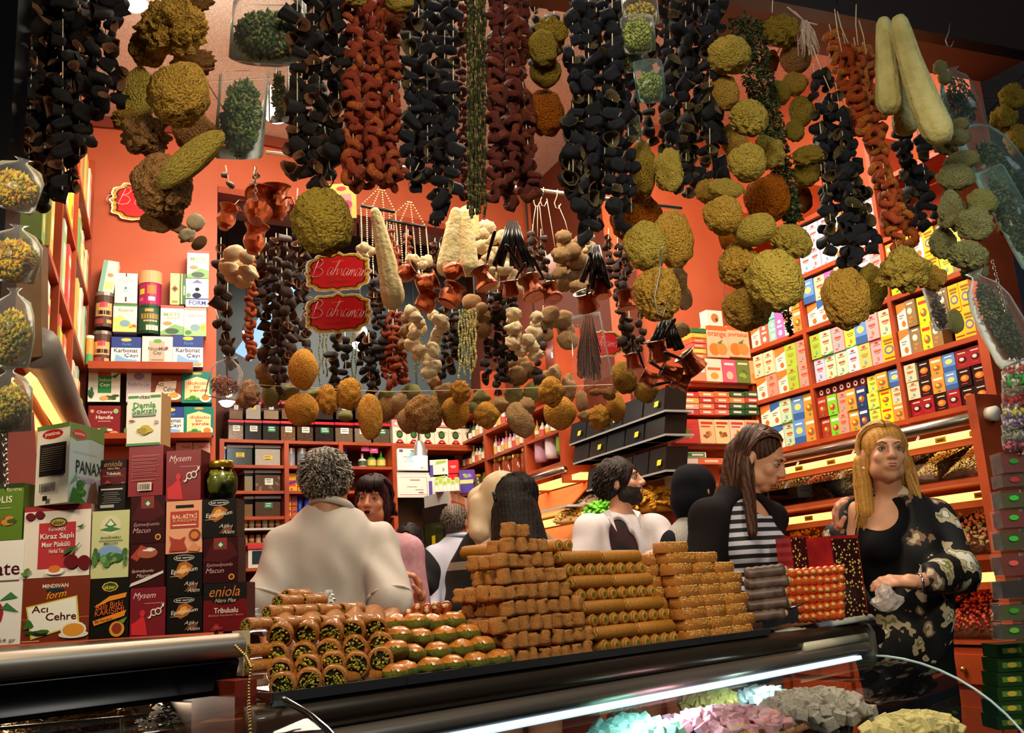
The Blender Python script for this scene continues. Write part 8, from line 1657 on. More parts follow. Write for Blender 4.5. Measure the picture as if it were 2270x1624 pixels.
# PEOPLE
import openvdb
ZF = .42                                     # street level, metres before the final change of unit
def sdf_mesh(name, prims, h, k, mat, margin=.03, cuts=(), nz=None):
 """smooth union of tapered limbs and ellipsoids, meshed as one surface"""
 V = lambda p: np.array(p[:3], dtype=np.float32); bb = []
 for q in prims:
  if q[0] == 'c': r = max(q[3], q[4]); a, b = V(q[1]), V(q[2]); bb.append((np.minimum(a, b) - r, np.maximum(a, b) + r))
  else: r = max(q[2]); bb.append((V(q[1]) - r, V(q[1]) + r))
 pos = [i for i, q in enumerate(prims) if not (q[0] == 's')]
 lo = np.min([bb[i][0] for i in pos], 0) - margin; hi = np.max([bb[i][1] for i in pos], 0) + margin
 n = np.ceil((hi - lo) / h).astype(int) + 1; D = np.full(n, .06, np.float32)
 for q, (l, u) in zip(prims, bb):
  i0 = np.clip(np.floor((l - k * 1.5 - .02 - lo) / h).astype(int), 0, n - 1); i1 = np.clip(np.ceil((u + k * 1.5 + .02 - lo) / h).astype(int) + 1, 1, n)
  if (i1 <= i0).any(): continue
  g = [lo[j] + h * np.arange(i0[j], i1[j], dtype=np.float32) for j in range(3)]; X, Y, Z = np.meshgrid(*g, indexing='ij')
  if q[0] == 'c':
   a, b = V(q[1]), V(q[2]); d = b - a; L = float(d @ d) + 1e-12; t = np.clip(((X - a[0]) * d[0] + (Y - a[1]) * d[1] + (Z - a[2]) * d[2]) / L, 0, 1)
   s = np.sqrt((X - a[0] - t * d[0]) ** 2 + (Y - a[1] - t * d[1]) ** 2 + (Z - a[2] - t * d[2]) ** 2) - (q[3] + (q[4] - q[3]) * t)
  else:
   c = V(q[1]); r = q[2]; Rm = q[3] if len(q) > 3 and q[3] is not None else Matrix.Identity(3); x, y, z = X - c[0], Y - c[1], Z - c[2]
   e = [(Rm[0][j] * x + Rm[1][j] * y + Rm[2][j] * z) / r[j] for j in range(3)]; k0 = np.sqrt(e[0] ** 2 + e[1] ** 2 + e[2] ** 2); k1 = np.sqrt((e[0] / r[0]) ** 2 + (e[1] / r[1]) ** 2 + (e[2] / r[2]) ** 2) + 1e-6
   s = k0 * (k0 - 1) / k1
  sl = tuple(slice(i0[j], i1[j]) for j in range(3)); o = D[sl]; kk = q[4] if q[0] in 'es' and len(q) > 4 else k
  if q[0] == 's': s = -s; w = np.clip(.5 - .5 * (o - s) / kk, 0, 1); D[sl] = o * (1 - w) + s * w + kk * w * (1 - w)
  else: w = np.clip(.5 + .5 * (o - s) / kk, 0, 1); D[sl] = o * (1 - w) + s * w - kk * w * (1 - w)
 if cuts or nz:
  X, Y, Z = np.meshgrid(*[lo[j] + h * np.arange(n[j], dtype=np.float32) for j in range(3)], indexing='ij')
  if nz: a_, f_ = nz; D += a_ * (np.sin(X * f_ + 2 * np.sin(Z * f_ * .35) + Y * f_ * .5) * .6 + np.sin(Z * f_ * .6 + X * f_ * .8 + 1.7) * .4)
  for p, nn in cuts: D = np.maximum(D, (X - p[0]) * nn[0] + (Y - p[1]) * nn[1] + (Z - p[2]) * nn[2])
 D[0] = D[-1] = .05; D[:, 0] = D[:, -1] = .05; D[:, :, 0] = D[:, :, -1] = .05
 G = openvdb.FloatGrid(.06); G.copyFromArray(D); pts, quads = G.convertToQuads(0.0); pts = pts * h + lo
 me = bpy.data.meshes.new(name); me.from_pydata(pts.tolist(), [], quads[:, ::-1].tolist()); me.materials.append(mat); me.polygons.foreach_set('use_smooth', [True] * len(quads)); return me
class Head:
 def __init__(s, c, yaw, pitch=0., roll=0., k=.667):
  s.c, s.k = Vector(c), k; s.m = (RZ(-math.radians(yaw)) @ RX(math.radians(pitch)) @ RY(math.radians(roll))).to_3x3()
 def p(s, x, y, z): return s.c + s.m @ (Vector((x, y, z)) * s.k)
 def e(s, x, y, z, r, sub=False, kk=None, w=0.): q = ['s' if sub else 'e', s.p(x, y, z), tuple((v + w) * s.k for v in r), s.m]; return tuple(q + [kk * s.k] if kk else q)
 def cap(s, a, b, ra, rb): return ('c', s.p(*a), s.p(*b), ra * s.k, rb * s.k)
 def prims(s, fem=True, smile=0):
  P_ = [s.e(0, -.018, .035, (.074, .095, .086)), s.e(0, .018, -.02, (.057, .072, .090)), s.e(0, .05, -.082, (.026, .026, .024) if fem else (.032, .03, .028)), s.e(.036, .012, -.06, (.028, .045, .034)), s.e(-.036, .012, -.06, (.028, .045, .034)),
 s.e(.036, .058, -.018, (.022, .018, .02)), s.e(-.036, .058, -.018, (.022, .018, .02)), s.cap((-.036, .076, .034), (.036, .076, .034), .010, .010), s.cap((0, .086, .022), (0, .104, -.018), .007, .0115), s.e(.011, .096, -.023, (.008, .009, .007)), s.e(-.011, .096, -.023, (.008, .009, .007)),
 s.e(0, .078, -.052, (.025, .016, .017)), s.e(.078, -.012, -.004, (.009, .018, .03)), s.e(-.078, -.012, -.004, (.009, .018, .03))]
  return P_ + [s.e(x, .093, .013, (.017, .014, .0105), True, .006) for x in (-.031, .031)]
def face(H, root, skin, brow='2a1a12', lip='a84a44', iris='3a2a1c', open_=0., lid='8a5a44'):
 k = H.k; I = None; bw = MB()
 for sx in (-1, 1):
  mb = MB(); mb.ell((0, 0, 0), (.0125 * k,) * 3, C('b4aca4', .3), frame_m(H, sx * .031, .0715, .012), 12, 10)
  mb.ell((0, .0092 * k, 0), (.0056 * k, .004 * k, .0056 * k), C(iris, .15), frame_m(H, sx * .031, .0715, .012), 10, 6); mb.ell((0, .0118 * k, 0), (.0025 * k, .002 * k, .0025 * k), C('0a0808', .1), frame_m(H, sx * .031, .0715, .012), 8, 6); mb.obj('eye', root)
  bw.tube([H.p(sx * .013, .088, .030), H.p(sx * .03, .090, .036), H.p(sx * .048, .078, .031)], [.0028 * k, .0032 * k, .0014 * k], C(brow, .8), 6, flat=.6)
  ld = MB(); ld.tube([H.p(sx * .019, .080, .012), H.p(sx * .025, .0868, .0185), H.p(sx * .033, .0868, .0195), H.p(sx * .044, .075, .013)], .0022 * k, C(lid, .6), 6); ld.tube([H.p(sx * .019, .080, .011), H.p(sx * .031, .0846, .0045), H.p(sx * .044, .075, .011)], .0016 * k, C(lid, .6), 6); ld.obj('eyelid', root)
 bw.obj('eyebrows', root); o = open_; mb = MB()
 mb.tube([H.p(-.026, .080, -.050), H.p(-.008, .0945, -.046 + o * .3), H.p(0, .0945, -.0475 + o * .3), H.p(.008, .0945, -.046 + o * .3), H.p(.026, .080, -.050)], [.001 * k, .0038 * k, .0034 * k, .0038 * k, .001 * k], C(lip, .35), 8, flat=.8)
 mb.tube([H.p(-.022, .083, -.051), H.p(-.008, .0935, -.056 - o), H.p(.008, .0935, -.056 - o), H.p(.022, .083, -.051)], [.001 * k, .0042 * k, .0042 * k, .001 * k], C(lip, .35), 8, flat=.8)
 if o: mb.ell((0, 0, 0), (.013 * k, .003 * k, (.004 + o) * k), C('2a0c0a', .6), frame_m(H, 0, .0925, -.052), 10, 6)
 mb.obj('lips', root)
def frame_m(H, x, y, z): m = H.m.to_4x4(); m.translation = H.p(x, y, z); return m
def hand(wr, dr, pn, k=.667, curl=.5, thumb=1, spread=.12):
 """palm, four jointed fingers and a thumb leaving the side of the palm"""
 d = Vector(dr).normalized(); n = Vector(pn); n = (n - d * n.dot(d)).normalized(); s = d.cross(n) * thumb; w = Vector(wr); P_ = [('c', w, w + d * .03 * k, .023 * k, .026 * k)]
 for i, (o, L) in enumerate(((.028, .070), (.010, .079), (-.009, .073), (-.026, .058))):
  b = w + (d * .085 + s * o) * k; P_.append(('c', w + (d * .025 + s * o * .7) * k, b, .014 * k, .0105 * k)); a = curl * .5; q = b; v = (d + s * o * spread * 20 * .1).normalized()
  for seg, (f, r0, r1) in enumerate(((.45, .0098, .0088), (.32, .0088, .008), (.23, .008, .0066))):
   v2 = (v * math.cos(a) + n * math.sin(a)).normalized(); q2 = q + v2 * L * f * k; P_.append(('c', q, q2, r0 * k, r1 * k)); q, v = q2, v2; n_ = n; a = curl * (.9 if seg == 0 else .7)
 t0 = w + (d * .028 + s * .024) * k; t1 = t0 + (d * .026 + s * .026 + n * .012) * k; t2 = t1 + (d * .028 + s * .006 + n * .018) * k; P_ += [('c', w + d * .02 * k, t0, .015 * k, .013 * k), ('c', t0, t1, .013 * k, .0105 * k), ('c', t1, t2, .0105 * k, .0085 * k)]
 return P_
def strands(H, root, cols, n, paths, r=.0032, seed=1, name='hair', base=None, hgrid=.0045, nz=None, rough=.45):
 rr = random.Random(seed); ms = [C(c, rough) for c in cols]; mb = MB()
 for i in range(n):
  pts = paths(rr, i / n); m_ = len(pts); mb.tube(pts, [r * H.k * (1 - .75 * (j / (m_ - 1)) ** 2) for j in range(m_)], rr.choice(ms), 4, cap=False)
 o = mb.obj(name, root); o['kind'] = 'stuff'
 if base: link(name + '_volume', sdf_mesh('hv', base, hgrid, .012, M('hairv_' + cols[0], cols[0], .55, spec=.2, col2=cols[-1], scale=30, kind='wave', bump=.5, bscale=80, bdist=.01), nz=nz), root)
def long_path(H, L, part=0., back=1., wave=.006, wid=1., front=.0, out=0.):
 def f(rr, t):
  sd = 1 if rr.random() < .5 else -1; u = rr.random(); y0 = .062 - .15 * u * min(1, back); pts = []
  for ph in (.03, .35, .7, 1.1, 1.5, 1.85):
   y = y0 - max(0, y0 + .03) * .85 * min(1, ph / 1.3); q = math.sqrt(max(.1, 1 - ((y + .018) / .104) ** 2)); lift = .006 + .011 * rr.random()
   pts.append(H.p(part * (1 - ph / 1.85) + sd * (.078 * q * wid + lift) * math.sin(ph), y, .033 + (.088 * q + lift) * math.cos(ph)))
  q = pts[-1]; l = L * rr.uniform(.8, 1.08); m_ = 7; dx = H.m @ Vector((sd, 0, 0)); bk = H.m @ Vector((0, -1, 0)); w = rr.uniform(-1, 1)
  for j in range(1, m_): s_ = j / m_; pts.append(q + Vector((0, 0, -l * s_)) + dx * (.010 * math.sin(s_ * 5 + w * 3) * wave / .006 * .5 + out * s_ + .012 * w * s_) + bk * (.03 * s_ * u + .006 * w))
  return pts
 return f
def short_path(H, L=.03, curl=.3, low=-.03):
 def f(rr, t):
  while 1:
   u, v, w = rr.gauss(0, 1), rr.gauss(0, 1), rr.gauss(0, 1); l = math.sqrt(u * u + v * v + w * w); u, v, w = u / l, v / l, w / l
   z = .035 + .088 * w; y = -.018 + .098 * v
   if z > low + (max(0, y) * 1.2) and not (y > .045 and z < .085): break
  p = Vector((.078 * u, y, z)); nn = Vector((u, v, w)); tg = Vector((rr.uniform(-1, 1) * curl, -.5, -.6)).normalized() * L
  return [H.p(*p), H.p(*(p + nn * .006 + tg * .35)), H.p(*(p + nn * .010 + tg * .7)), H.p(*(p + nn * .005 + tg))]
 return f
def scalp(H, w=.008, back=0., face_cut=True, low=0.):
 q = [H.e(0, -.022, .040, (.080, .098, .088), w=w), H.e(0, -.045, -.0 - low, (.072, .062, .06 + low), w=w)]
 if face_cut: q += [H.e(0, .105, -.03, (.068, .07, .098), True, .008), H.e(0, .01, -.115, (.10, .11, .05), True, .01)]
 return q
SK = {'f': M('skin_fair', 'd8a080', .45, col2='c88a6c', scale=9, sss=.08), 'o': M('skin_olive', 'c08a64', .45, col2='a8704c', scale=9, sss=.08), 'r': M('skin_rosy', 'd89878', .45, col2='c88066', scale=9, sss=.08)}
def body(root, H, N, SL, SR, HC, skin, arms, k=.667, fem=True, fr_=None, hands=()):
 """one continuous skin surface: head, neck, trunk, arms, legs"""
 ax = (SR - SL).normalized(); up = (N - HC).normalized(); fr_ = ax.cross(up) * -1; Rm = Matrix((ax, fr_, up)).transposed()
 hd = H.prims(fem) + [('c', H.p(0, -.012, -.05), N, .05 * k, .056 * k)] + [('c', N, SL.lerp(N, .25), .05 * k, .045 * k), ('c', N, SR.lerp(N, .25), .05 * k, .045 * k)]
 T = [('c', SL, SR, .05 * k, .05 * k), ('e', N.lerp(HC, .30), (.155 * k, .10 * k, .20 * k), Rm), ('e', N.lerp(HC, .66), (.13 * k, .095 * k, .18 * k), Rm), ('e', HC, (.16 * k, .11 * k, .13 * k), Rm)]
 if fem: T += [('e', N.lerp(HC, .34) + ax * s_ * .07 * k + fr_ * .075 * k, (.06 * k, .055 * k, .06 * k), Rm) for s_ in (-1, 1)]
 Lg = []
 for s_ in (-1, 1):
  a = HC + ax * s_ * .085 * k; kn = Vector((a.x, a.y, ZF + .47 * k)) + fr_ * .02; an = Vector((a.x, a.y, ZF + .08 * k)); Lg += [('c', a, kn, .082 * k, .055 * k), ('c', kn, an, .055 * k, .036 * k), ('c', an - UPV * .03 * k, an + fr_ * .14 * k - UPV * .045 * k, .036 * k, .03 * k)]
 A = []
 for s0, e, w in arms: A += [('c', s0, e, .048 * k, .038 * k), ('c', e, w, .038 * k, .025 * k)]
 me = [sdf_mesh('head', hd, .0026, .012 * k, skin), sdf_mesh('trunk', T + Lg + A + [('c', H.p(0, -.012, -.08), N, .045 * k, .05 * k)], .0085, .03 * k, skin)] + [sdf_mesh('hand', hh_, .0024, .006 * k, skin) for hh_ in hands]
 bm = bmesh.new()
 for m in me: bm.from_mesh(m)
 o = bpy.data.meshes.new('body'); bm.to_mesh(o); bm.free(); o.materials.append(skin); o.polygons.foreach_set('use_smooth', [True] * len(o.polygons)); link('body', o, root)
 return T, Lg, A, Rm, ax, fr_
def grow(pr, w): return [('c', q[1], q[2], q[3] + w, q[4] + w) if q[0] == 'c' else (q[0], q[1], tuple(r + w for r in q[2])) + tuple(q[3:]) for q in pr]
def cloth(name, root, pr, mat, h=.007, k=.02, cuts=(), nz=(.0022, 60), label=None):
 o = link(name, sdf_mesh(name, pr, h, k, mat, cuts=cuts, nz=nz), root)
 if label: o['label'] = label
 return o
def person(lab, H): return thing('person', lab, 'person', (H.c.x, H.c.y, ZF))
Fab = lambda n, a, b=None, sc=4, r=.85: M('cloth_' + n, a, r, spec=.15, col2=b or a, scale=sc, bump=.25, bscale=300, bdist=.003)
def ramp_mat(name, kind, cols, scale, rough=.75, ax=None):
 m = M(name, cols[0][1], rough, col2='808080', scale=scale); nt = m.node_tree
 r = [q for q in nt.nodes if q.type == 'VALTORGB'][0]; cr = r.color_ramp; cr.interpolation = 'CONSTANT'
 while len(cr.elements) < len(cols): cr.elements.new(.5)
 for e, (p, c) in zip(cr.elements, cols): e.position = p; e.color = lin(c) + (1,)
 if kind == 'stripe':
  w = nt.nodes.new('ShaderNodeTexWave'); w.bands_direction = 'Z'; w.inputs['Scale'].default_value = scale; w.inputs['Distortion'].default_value = .6; w.inputs['Detail'].default_value = 1; w.inputs['Detail Scale'].default_value = .3
  tc = [q for q in nt.nodes if q.type == 'TEX_COORD'][0]; nt.links.new(tc.outputs['Object'], w.inputs['Vector']); nt.links.new(w.outputs['Fac'], r.inputs['Fac'])
 return m
H = Head(P(727, 1072, 2.5), 12, -4, 0, .70); root = person('shopkeeper seen from behind, grey curly hair, white short-sleeved shirt, behind the pistachio rolls', H)
N, SL, SR, HC = P(735, 1132, 2.5), P(636, 1206, 2.47), P(840, 1202, 2.52), P(722, 1500, 2.5); EL, WL, ER, WR = P(588, 1345, 2.42), P(600, 1450, 2.3), P(868, 1352, 2.42), P(850, 1440, 2.25)
T, Lg, A, Rm, ax, f_ = body(root, H, N, SL, SR, HC, SK['o'], [(SL, EL, WL), (SR, ER, WR)], .7, False, hands=[hand(WL, (0, -.3, -1), (1, 0, 0), .7), hand(WR, (0, -.3, -1), (-1, 0, 0), .7, thumb=-1)])
SHW = Fab('white_shirt', 'cfc6c0', 'c4bab4')
wid = [('e', P(728, 1250, 2.5), (.118, .08, .14), Rm), ('e', P(728, 1400, 2.5), (.118, .08, .16), Rm)]
cloth('shirt', root, grow(T, .012) + wid + [('c', SL, SL.lerp(EL, .86), .046, .053), ('c', SR, SR.lerp(ER, .86), .046, .056), ('s', H.p(0, .0, -.07), (.05, .05, .06), None, .008)], SHW, .0055, .02, nz=(.0045, 80))
MB().tube([N + Vector((.048 * math.cos(a), .042 * math.sin(a), .012 + .016 * math.sin(a + 3.6))) for a in [2 * math.pi * i / 20 for i in range(21)]], .010, SHW, 8, flat=1.).obj('collar', root)
for s0, e, nm in ((SL, EL, 0), (SR, ER, 1)):
 c = s0.lerp(e, .84); d_ = (e - s0).normalized(); u_ = d_.orthogonal().normalized(); v_ = d_.cross(u_); MB().tube([c + (u_ * math.cos(a) + v_ * math.sin(a)) * .0545 for a in [2 * math.pi * i / 20 for i in range(21)]], .0035, SHW, 6).obj('sleeve_hem', root)
cloth('trousers', root, grow(T[3:4] + Lg[:2] + Lg[3:5], .010), Fab('dark_trousers', '1e1c20'), .009)
strands(H, root, ['8c867c', '5e5850', 'b8b0a4', '3e3832'], 1700, short_path(H, .022, 1.4, -.045), .0032, 2, base=scalp(H, .003), nz=(.002, 220))
H = Head(P(826, 1112, 3.15), 186, -2, -5, .66); root = person('woman in a pink sweater with short dark hair and a fringe, facing us beside the shopkeeper', H)
N, SL, SR, HC = P(836, 1178, 3.18), P(905, 1222, 3.18), P(775, 1215, 3.2), P(845, 1520, 3.15); EL, WL = P(925, 1330, 3.1), P(925, 1342, 2.8)
ER = P(770, 1350, 3.15)
WL = P(932, 1336, 2.92); EL = P(935, 1400, 3.12)
T, Lg, A, Rm, ax, f_ = body(root, H, N, SL, SR, HC, SK['r'], [(SL, EL, WL), (SR, ER, P(780, 1450, 3.0))], .66, hands=[hand(WL, (-.05, -.2, 1), (-1, -.3, 0), .72, 1.1, 1)])
face(H, root, SK['r'], '3a2420', 'a04a40', '3a3228', .007, 'a87058'); PK = Fab('pink_knit', 'c89aa8', 'b88494', 60)
cloth('sweater', root, grow(T, .012) + [('c', SL, EL, .046, .042), ('c', EL, EL.lerp(WL, .75), .042, .03), ('c', SR, ER, .046, .04), ('s', H.p(0, .02, -.08), (.045, .045, .05), None, .008)], PK, .006, .025)
strands(H, root, ['2a1418', '1a0e10', '44202a'], 520, long_path(H, .050, 0, 1, .006, 1.02, 0), .0038, 3, base=scalp(H, .0, low=.01) + [H.e(-.07, -.02, -.03, (.022, .045, .07)), H.e(.07, -.02, -.03, (.018, .045, .07))])
def fringe(H, n, root, cols, seed=1, L=.05):
 rr = random.Random(seed); mb = MB()
 for i in range(n): x = -.062 + .124 * i / n + rr.uniform(-.004, .004); y = math.sqrt(max(0, 1 - (x / .085) ** 2)); mb.tube([H.p(x * .5, .02, .125), H.p(x * .85, .055 * y + .012, .108), H.p(x, .086 * y + .004, .078), H.p(x * 1.04, .092 * y, .078 - L * rr.uniform(.5, 1.))], [.004 * H.k, .0045 * H.k, .004 * H.k, .001 * H.k], C(cols[i % len(cols)], .45), 4)
 o = mb.obj('fringe', root); o['kind'] = 'stuff'
fringe(H, 60, root, ['2a1418', '1a0e10'])
H = Head(P(1012, 1160, 4.3), 25, 0, 0, .66); root = person('man in a pale grey-blue shirt with cropped hair, back turned, beside the refrigerator', H)
N, SL, SR, HC = P(1015, 1195, 4.3), P(958, 1240, 4.28), P(1062, 1240, 4.3), P(1005, 1420, 4.3); T, Lg, A, Rm, ax, f_ = body(root, H, N, SL, SR, HC, SK['o'], [(SL, P(950, 1330, 4.2), P(960, 1390, 4.1))], .66, False)
BLS = Fab('blue_shirt', 'a8a8b8', '98a0b0'); cloth('shirt', root, grow(T, .016) + [('c', SL, P(948, 1325, 4.2), .05, .045), ('c', P(948, 1325, 4.2), P(960, 1385, 4.1), .044, .035)], BLS, .008, .03)
MB().tube([N + Vector((.042 * math.cos(a), .038 * math.sin(a), .018)) for a in [2 * math.pi * i / 16 for i in range(17)]], .009, C('b8c8dc', .8), 8).obj('collar', root)
strands(H, root, ['4a4038', '2e2822', '6a5e54'], 500, short_path(H, .012, .5, -.04), .003, 4, base=scalp(H, .002))
H = Head(P(905, 1205, 4.2), 190, 10, 0, .66); root = person('person with dark hair and dark clothes half hidden behind the pink sweater woman', H)
T, Lg, A, Rm, ax, f_ = body(root, H, P(910, 1235, 4.2), P(950, 1265, 4.2), P(875, 1262, 4.2), P(915, 1420, 4.2), SK['o'], []); cloth('coat', root, grow(T, .014), Fab('black_coat', '1c1a1e'), .009)
strands(H, root, ['1a1412', '0e0b0a'], 200, long_path(H, .07), .004, 5, base=scalp(H, .010, low=.02))
H = Head(P(1122, 1108, 3.05), 60, -6, 0, .66); root = person('woman in a cream satin headscarf and black striped wrap, seen from behind', H)
N, SL, SR, HC = P(1085, 1190, 3.08), P(1040, 1265, 3.05), P(1130, 1260, 3.2), P(1060, 1480, 3.08); T, Lg, A, Rm, ax, f_ = body(root, H, N, SL, SR, HC, SK['r'], [(SL, P(1015, 1350, 3.0), P(1040, 1400, 2.9))]); face(H, root, SK['r'])
SCF = M('cream_satin', 'e4cfae', .4, col2='c8ac84', scale=7, bump=.3, bscale=14)
cloth('headscarf', root, [H.e(0, -.02, .035, (.092, .112, .10)), H.e(0, -.04, -.03, (.085, .10, .11)), ('c', P(1070, 1110, 3.08), P(1068, 1215, 3.02), .05, .036), ('c', P(1100, 1100, 3.1), P(1092, 1200, 3.05), .06, .045), ('c', P(1060, 1120, 3.02), P(1062, 1180, 2.98), .03, .03), H.e(.0, .11, -.02, (.062, .06, .085), True, .01)], SCF, .005, .02, nz=(.0022, 95), label='cream satin headscarf falling in folds')
cloth('wrap', root, grow(T, .016) + [('c', SL, P(1015, 1350, 3.0), .05, .046)], ramp_mat('black_wrap', 'stripe', [(0, '0e0c0e'), (.93, '8a8070')], 2.2), .008, .03)
H = Head(P(1150, 1120, 2.8), 22, -8, 4, .66); root = person('woman with long black hair, hairclip, red sleeve and beige vest, back turned', H)
N, SL, SR, HC = P(1160, 1190, 2.8), P(1085, 1240, 2.78), P(1232, 1235, 2.85), P(1160, 1480, 2.8); EE = P(1262, 1330, 2.8); T, Lg, A, Rm, ax, f_ = body(root, H, N, SL, SR, HC, SK['f'], [(SR, EE, P(1230, 1400, 2.6))])
cloth('vest', root, grow(T, .014), Fab('beige_vest', 'b8a08c', '988070', 50), .008, .03); cloth('red_sleeve', root, [('c', SR, EE, .05, .046), ('c', EE, P(1230, 1400, 2.6), .044, .034)], Fab('red_knit', 'a81c24'), .007, .02)
strands(H, root, ['14100f', '0c0a0a', '221c1a'], 620, long_path(H, .215, 0, 1.4, .008, 1.0, 0, .012), .0042, 6, base=scalp(H, .006, False, False) + [('c', H.p(0, -.06, -.02), P(1135, 1250, 2.72), .055, .045), ('c', H.p(.03, -.05, -.03), P(1190, 1240, 2.72), .05, .045), ('c', H.p(-.03, -.04, -.03), P(1100, 1235, 2.72), .04, .02)], rough=.3)
MB().tube([P(1094, 1090, 2.68), P(1098, 1106, 2.68), P(1100, 1112, 2.68)], .005, C('1a1a1c', .2), 8).obj('hairclip', root)
H = Head(P(1378, 1072, 3.25), 108, 9, 0, .68); root = person('bearded young man in open white coat over dark red t-shirt, looking right', H)
N, SL, SR, HC = P(1375, 1142, 3.25), P(1452, 1175, 3.3), P(1310, 1178, 3.2), P(1385, 1460, 3.25); T, Lg, A, Rm, ax, f_ = body(root, H, N, SL, SR, HC, SK['f'], [(SR, P(1290, 1280, 3.15), P(1400, 1290, 2.9)), (SL, P(1500, 1250, 3.2), P(1440, 1232, 2.95))], .68, False, hands=[hand(P(1400, 1285, 2.9), (1, .1, .7), (0, -.4, 1), .7, .4), hand(P(1452, 1228, 2.95), (-.9, -.2, -.35), (0, .2, -1), .7, .5, -1)])
face(H, root, SK['f'], '1a100c', 'b8685c', '2a1c14')
cloth('t_shirt', root, grow(T, .006) + [('s', H.p(0, .01, -.09), (.043, .043, .04), None, .006)], M('dark_red_print', '300c12', .8, col2='0f0b0e', scale=14, sharp=.05), .007, .025)
CO = Fab('white_coat', 'd4ccd0', 'c6bec4'); cz = [('c', SR, P(1290, 1280, 3.15), .056, .052), ('c', P(1290, 1280, 3.15), P(1375, 1300, 2.97), .05, .035), ('c', SL, P(1500, 1250, 3.2), .05, .046), ('c', P(1500, 1250, 3.2), P(1462, 1235, 3.02), .042, .035), ('s', P(1388, 1185, 3.0), (.052, .24, .115), None, .006), ('s', P(1405, 1240, 2.98), (.072, .26, .08), None, .006), ('s', P(1418, 1205, 2.98), (.045, .24, .10), None, .006), ('s', H.p(0, .02, -.08), (.052, .055, .05), None, .006)]
cloth('coat', root, grow(T, .016) + cz, CO, .006, .025, nz=(.0024, 70), label='open white coat with collar')
for a, b, c in (((1352, 1128), (1350, 1150), (1368, 1178)), ((1402, 1128), (1414, 1148), (1422, 1172))):
 mb = MB(); dd = 3.13; mb.poly([P(*a, dd), P(a[0] + (18 if a[0] > 1380 else -14), a[1] + 6, dd), P(*c, dd - .02), P(*b, dd - .02)], CO, None, .008, (0, 1, 0)); mb.obj('collar', root)
strands(H, root, ['1c1412', '0f0b0a', '2e2220'], 1100, short_path(H, .036, .9, -.03), .0036, 7, base=scalp(H, .010), nz=(.003, 150))
BD_ = grow(H.prims(False)[1:5], .0035) + [H.cap((-.024, .090, -.038), (.024, .090, -.038), .005, .005), H.e(0, .102, -.052, (.020, .014, .0085), True, .003)]
link('beard', sdf_mesh('beard', BD_, .0026, .006, M('beard_hair', '1e1411', .8, bump=.6, bscale=250, bdist=.01), nz=(.0006, 400), cuts=[(H.p(0, .0, -.012), H.m @ Vector((0, .32, 1))), (H.p(0, -.02, 0), H.m @ Vector((0, -1, 0)))]), root)
H = Head(P(1545, 1092, 3.15), 60, -5, 0, .70); root = person('woman in a black headscarf and black and white woven top, back turned behind the sesame bars', H)
N, SL, SR, HC = P(1540, 1165, 3.15), P(1500, 1215, 3.1), P(1580, 1210, 3.25), P(1535, 1450, 3.15); T, Lg, A, Rm, ax, f_ = body(root, H, N, SL, SR, HC, SK['f'], [(SL, P(1480, 1290, 3.05), P(1500, 1340, 2.9))], .7); face(H, root, SK['f'])
cloth('headscarf', root, [H.e(0, -.02, .035, (.088, .108, .096)), H.e(0, -.03, -.04, (.082, .095, .10)), ('c', H.p(0, -.04, -.05), N, .055, .045), H.e(0, .11, -.02, (.062, .06, .085), True, .01)], Fab('black_scarf', '14141c', '0e0e14'), .005, .02, nz=(.0015, 80))
cloth('top', root, grow(T, .012), M('woven_top', 'c8c4bc', .8, col2='1e1c1c', scale=130, kind='wave', sharp=.08), .008, .025); cloth('black_sleeve', root, [('c', SL + UPV * .01, P(1480, 1290, 3.05), .05, .042), ('c', SL, N, .035, .03)], Fab('black_scarf', '14141c'), .007)
H = Head(P(1683, 1022, 2.5), 120, -27, 0, .66); root = person('young woman with long brown hair, striped top and black cardigan, looking down to the right', H)
N, SL, SR, HC = P(1652, 1098, 2.52), P(1708, 1150, 2.56), P(1575, 1152, 2.47), P(1640, 1450, 2.52); T, Lg, A, Rm, ax, f_ = body(root, H, N, SL, SR, HC, SK['f'], [(SR, P(1555, 1290, 2.42), P(1640, 1330, 2.3))], .66, hands=[hand(P(1640, 1330, 2.3), (1, 0, 0), (0, 0, -1), .66)]); face(H, root, SK['f'], '4a3020', 'b86a60', '3a2a20')
STR = ramp_mat('striped_jersey', 'stripe', [(0, '14141c'), (.48, 'c4c4d8')], 15.); NK = [('s', H.p(.01, .035, -.13), (.05, .06, .06), None, .006)]
cloth('striped_top', root, grow(T, .007) + NK, STR, .006, .02, nz=(.001, 60)); cloth('cardigan', root, grow([('c', SL, SR, .034, .034)] + T[1:2], .013) + [('c', SR, P(1555, 1290, 2.42), .052, .045), ('c', P(1555, 1290, 2.42), P(1610, 1320, 2.35), .042, .036), ('s', P(1690, 1215, 2.42), (.075, .13, .14), None, .006), ('s', P(1672, 1130, 2.38), (.05, .09, .07), None, .006)], Fab('black_cardigan', '1a1518', '120f12'), .006, .025)
strands(H, root, ['4e3020', '3a2216', '6c442c', '2e1a12'], 900, long_path(H, .20, .01, 1, .010, 1.02, 0, .012), .0034, 8, base=scalp(H, -.002, low=.01) + [('c', H.p(-.0, -.07, -.0), P(1612, 1130, 2.50), .046, .03), ('c', H.p(.065, -.02, -.04), P(1668, 1180, 2.40), .018, .012)])
H = Head(P(1961, 1008, 2.55), 184, 2, -3, .67); root = person('blonde woman in a black tank top and floral cardigan, at the counter end', H)
N, SL, SR, HC = P(1972, 1105, 2.6), P(2068, 1152, 2.62), P(1892, 1140, 2.62), P(2000, 1420, 2.62); EL, WL = P(2120, 1265, 2.55), P(2035, 1290, 2.36); ER, WR = P(1868, 1240, 2.62), P(1858, 1188, 2.45)
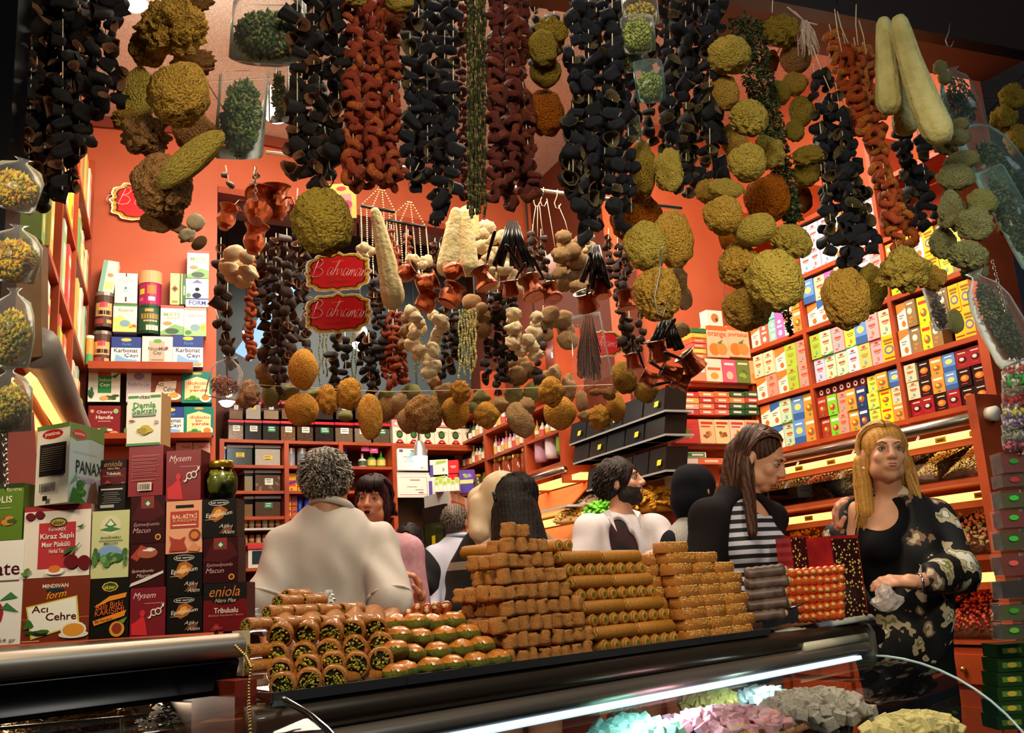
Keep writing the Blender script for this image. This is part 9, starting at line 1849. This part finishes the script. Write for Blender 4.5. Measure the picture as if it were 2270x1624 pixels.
T, Lg, A, Rm, ax, f_ = body(root, H, N, SL, SR, HC, SK['f'], [(SL, EL, WL), (SR, ER, WR)], .67, hands=[hand(WL, (-1, -.15, .12), (0, .4, -1), .7, .55, -1), hand(WR, (-.1, -.3, 1), (1, -.3, 0), .66, .8, -1)])
face(H, root, SK['f'], '6a4a30', 'b05a58', '3a3a34', .0)
cloth('tank_top', root, grow(T[1:], .006) + [('s', P(1955, 1128, 2.50), (.062, .12, .054), None, .008)], Fab('black_jersey', '111014', '0c0b0e'), .005, .02, nz=(.0008, 60))
FLO = ramp_mat('floral_print', 'noise', [(0, 'c8b8a0'), (.37, '8a6a54'), (.41, '0e0f14'), (.585, 'c4b496'), (.63, '7c8048'), (.65, 'e4e0d4')], 13., .7)
cloth('cardigan', root, grow(T[1:], .016) + [('c', SL, EL, .056, .054), ('c', EL, EL.lerp(WL, .8), .052, .036), ('c', SR, ER, .046, .046), ('c', ER, WR, .044, .034), ('e', P(2060, 1340, 2.6), (.06, .07, .09), None), ('s', P(1952, 1215, 2.45), (.088, .16, .20), None, .008), ('s', P(1955, 1380, 2.45), (.075, .12, .12), None, .008), ('s', P(1955, 1130, 2.50), (.085, .12, .085), None, .008)], FLO, .0055, .025, nz=(.0025, 60), label='black cardigan with large cream and brown flowers')
cloth('trousers', root, grow(T[3:4] + Lg[:2] + Lg[3:5], .010), Fab('black_trousers', '0f0e12'), .009, .02)
strands(H, root, ['b8823c', '9a6628', 'd8a860', '80521e', 'c8944a'], 1500, long_path(H, .225, .006, 1, .014, 1.04, 0, .016), .0030, 9, base=scalp(H, .002, low=.01) + [('c', H.p(.082, -.03, -.02), P(1918, 1130, 2.58), .020, .024), ('c', H.p(-.082, -.03, -.02), P(2030, 1130, 2.60), .020, .022)])
MB().tube([WL + Vector((.004, .02 * math.cos(a), .021 * math.sin(a))) for a in [2 * math.pi * i / 14 for i in range(15)]], .003, CHROME, 6).obj('bracelet', root); MB().ell(H.p(.083, .0, -.05), (.004,) * 3, C('e8e0d8', .2)).obj('earring', root)
t = thing('paper_bag', 'small translucent bag held in the blonde woman\'s lower hand', 'bag', P(1965, 1330, 2.3)); v, f = _IC[3]
MB().add([Vector((p.x * (.8 + .5 * (p.z < 0)), p.y * .5, p.z * 1.1)) * (1 + .25 * noise.noise(p * 2.5)) for p in v], f, clear_mat('milky_film', (.9, .88, .88), .45, .3, 'd8c8c4', 30), TR(*P(1965, 1325, 2.30)) @ SCL(.028)).obj('film', t)
print('people done')
# unit: everything above was laid out at two thirds size; bring it to metres with the street at z = 0
U = 1.5; UM = Matrix.Scale(U, 4) @ Matrix.Translation((0, 0, -ZF))
for o in list(COL.objects):
 if o.parent is None: o.matrix_world = (UM @ o.matrix_basis) if o.type not in ('CAMERA',) else Matrix.Translation(UM @ CAM) @ ROT.to_4x4()
for l in bpy.data.lights: l.energy *= U * U
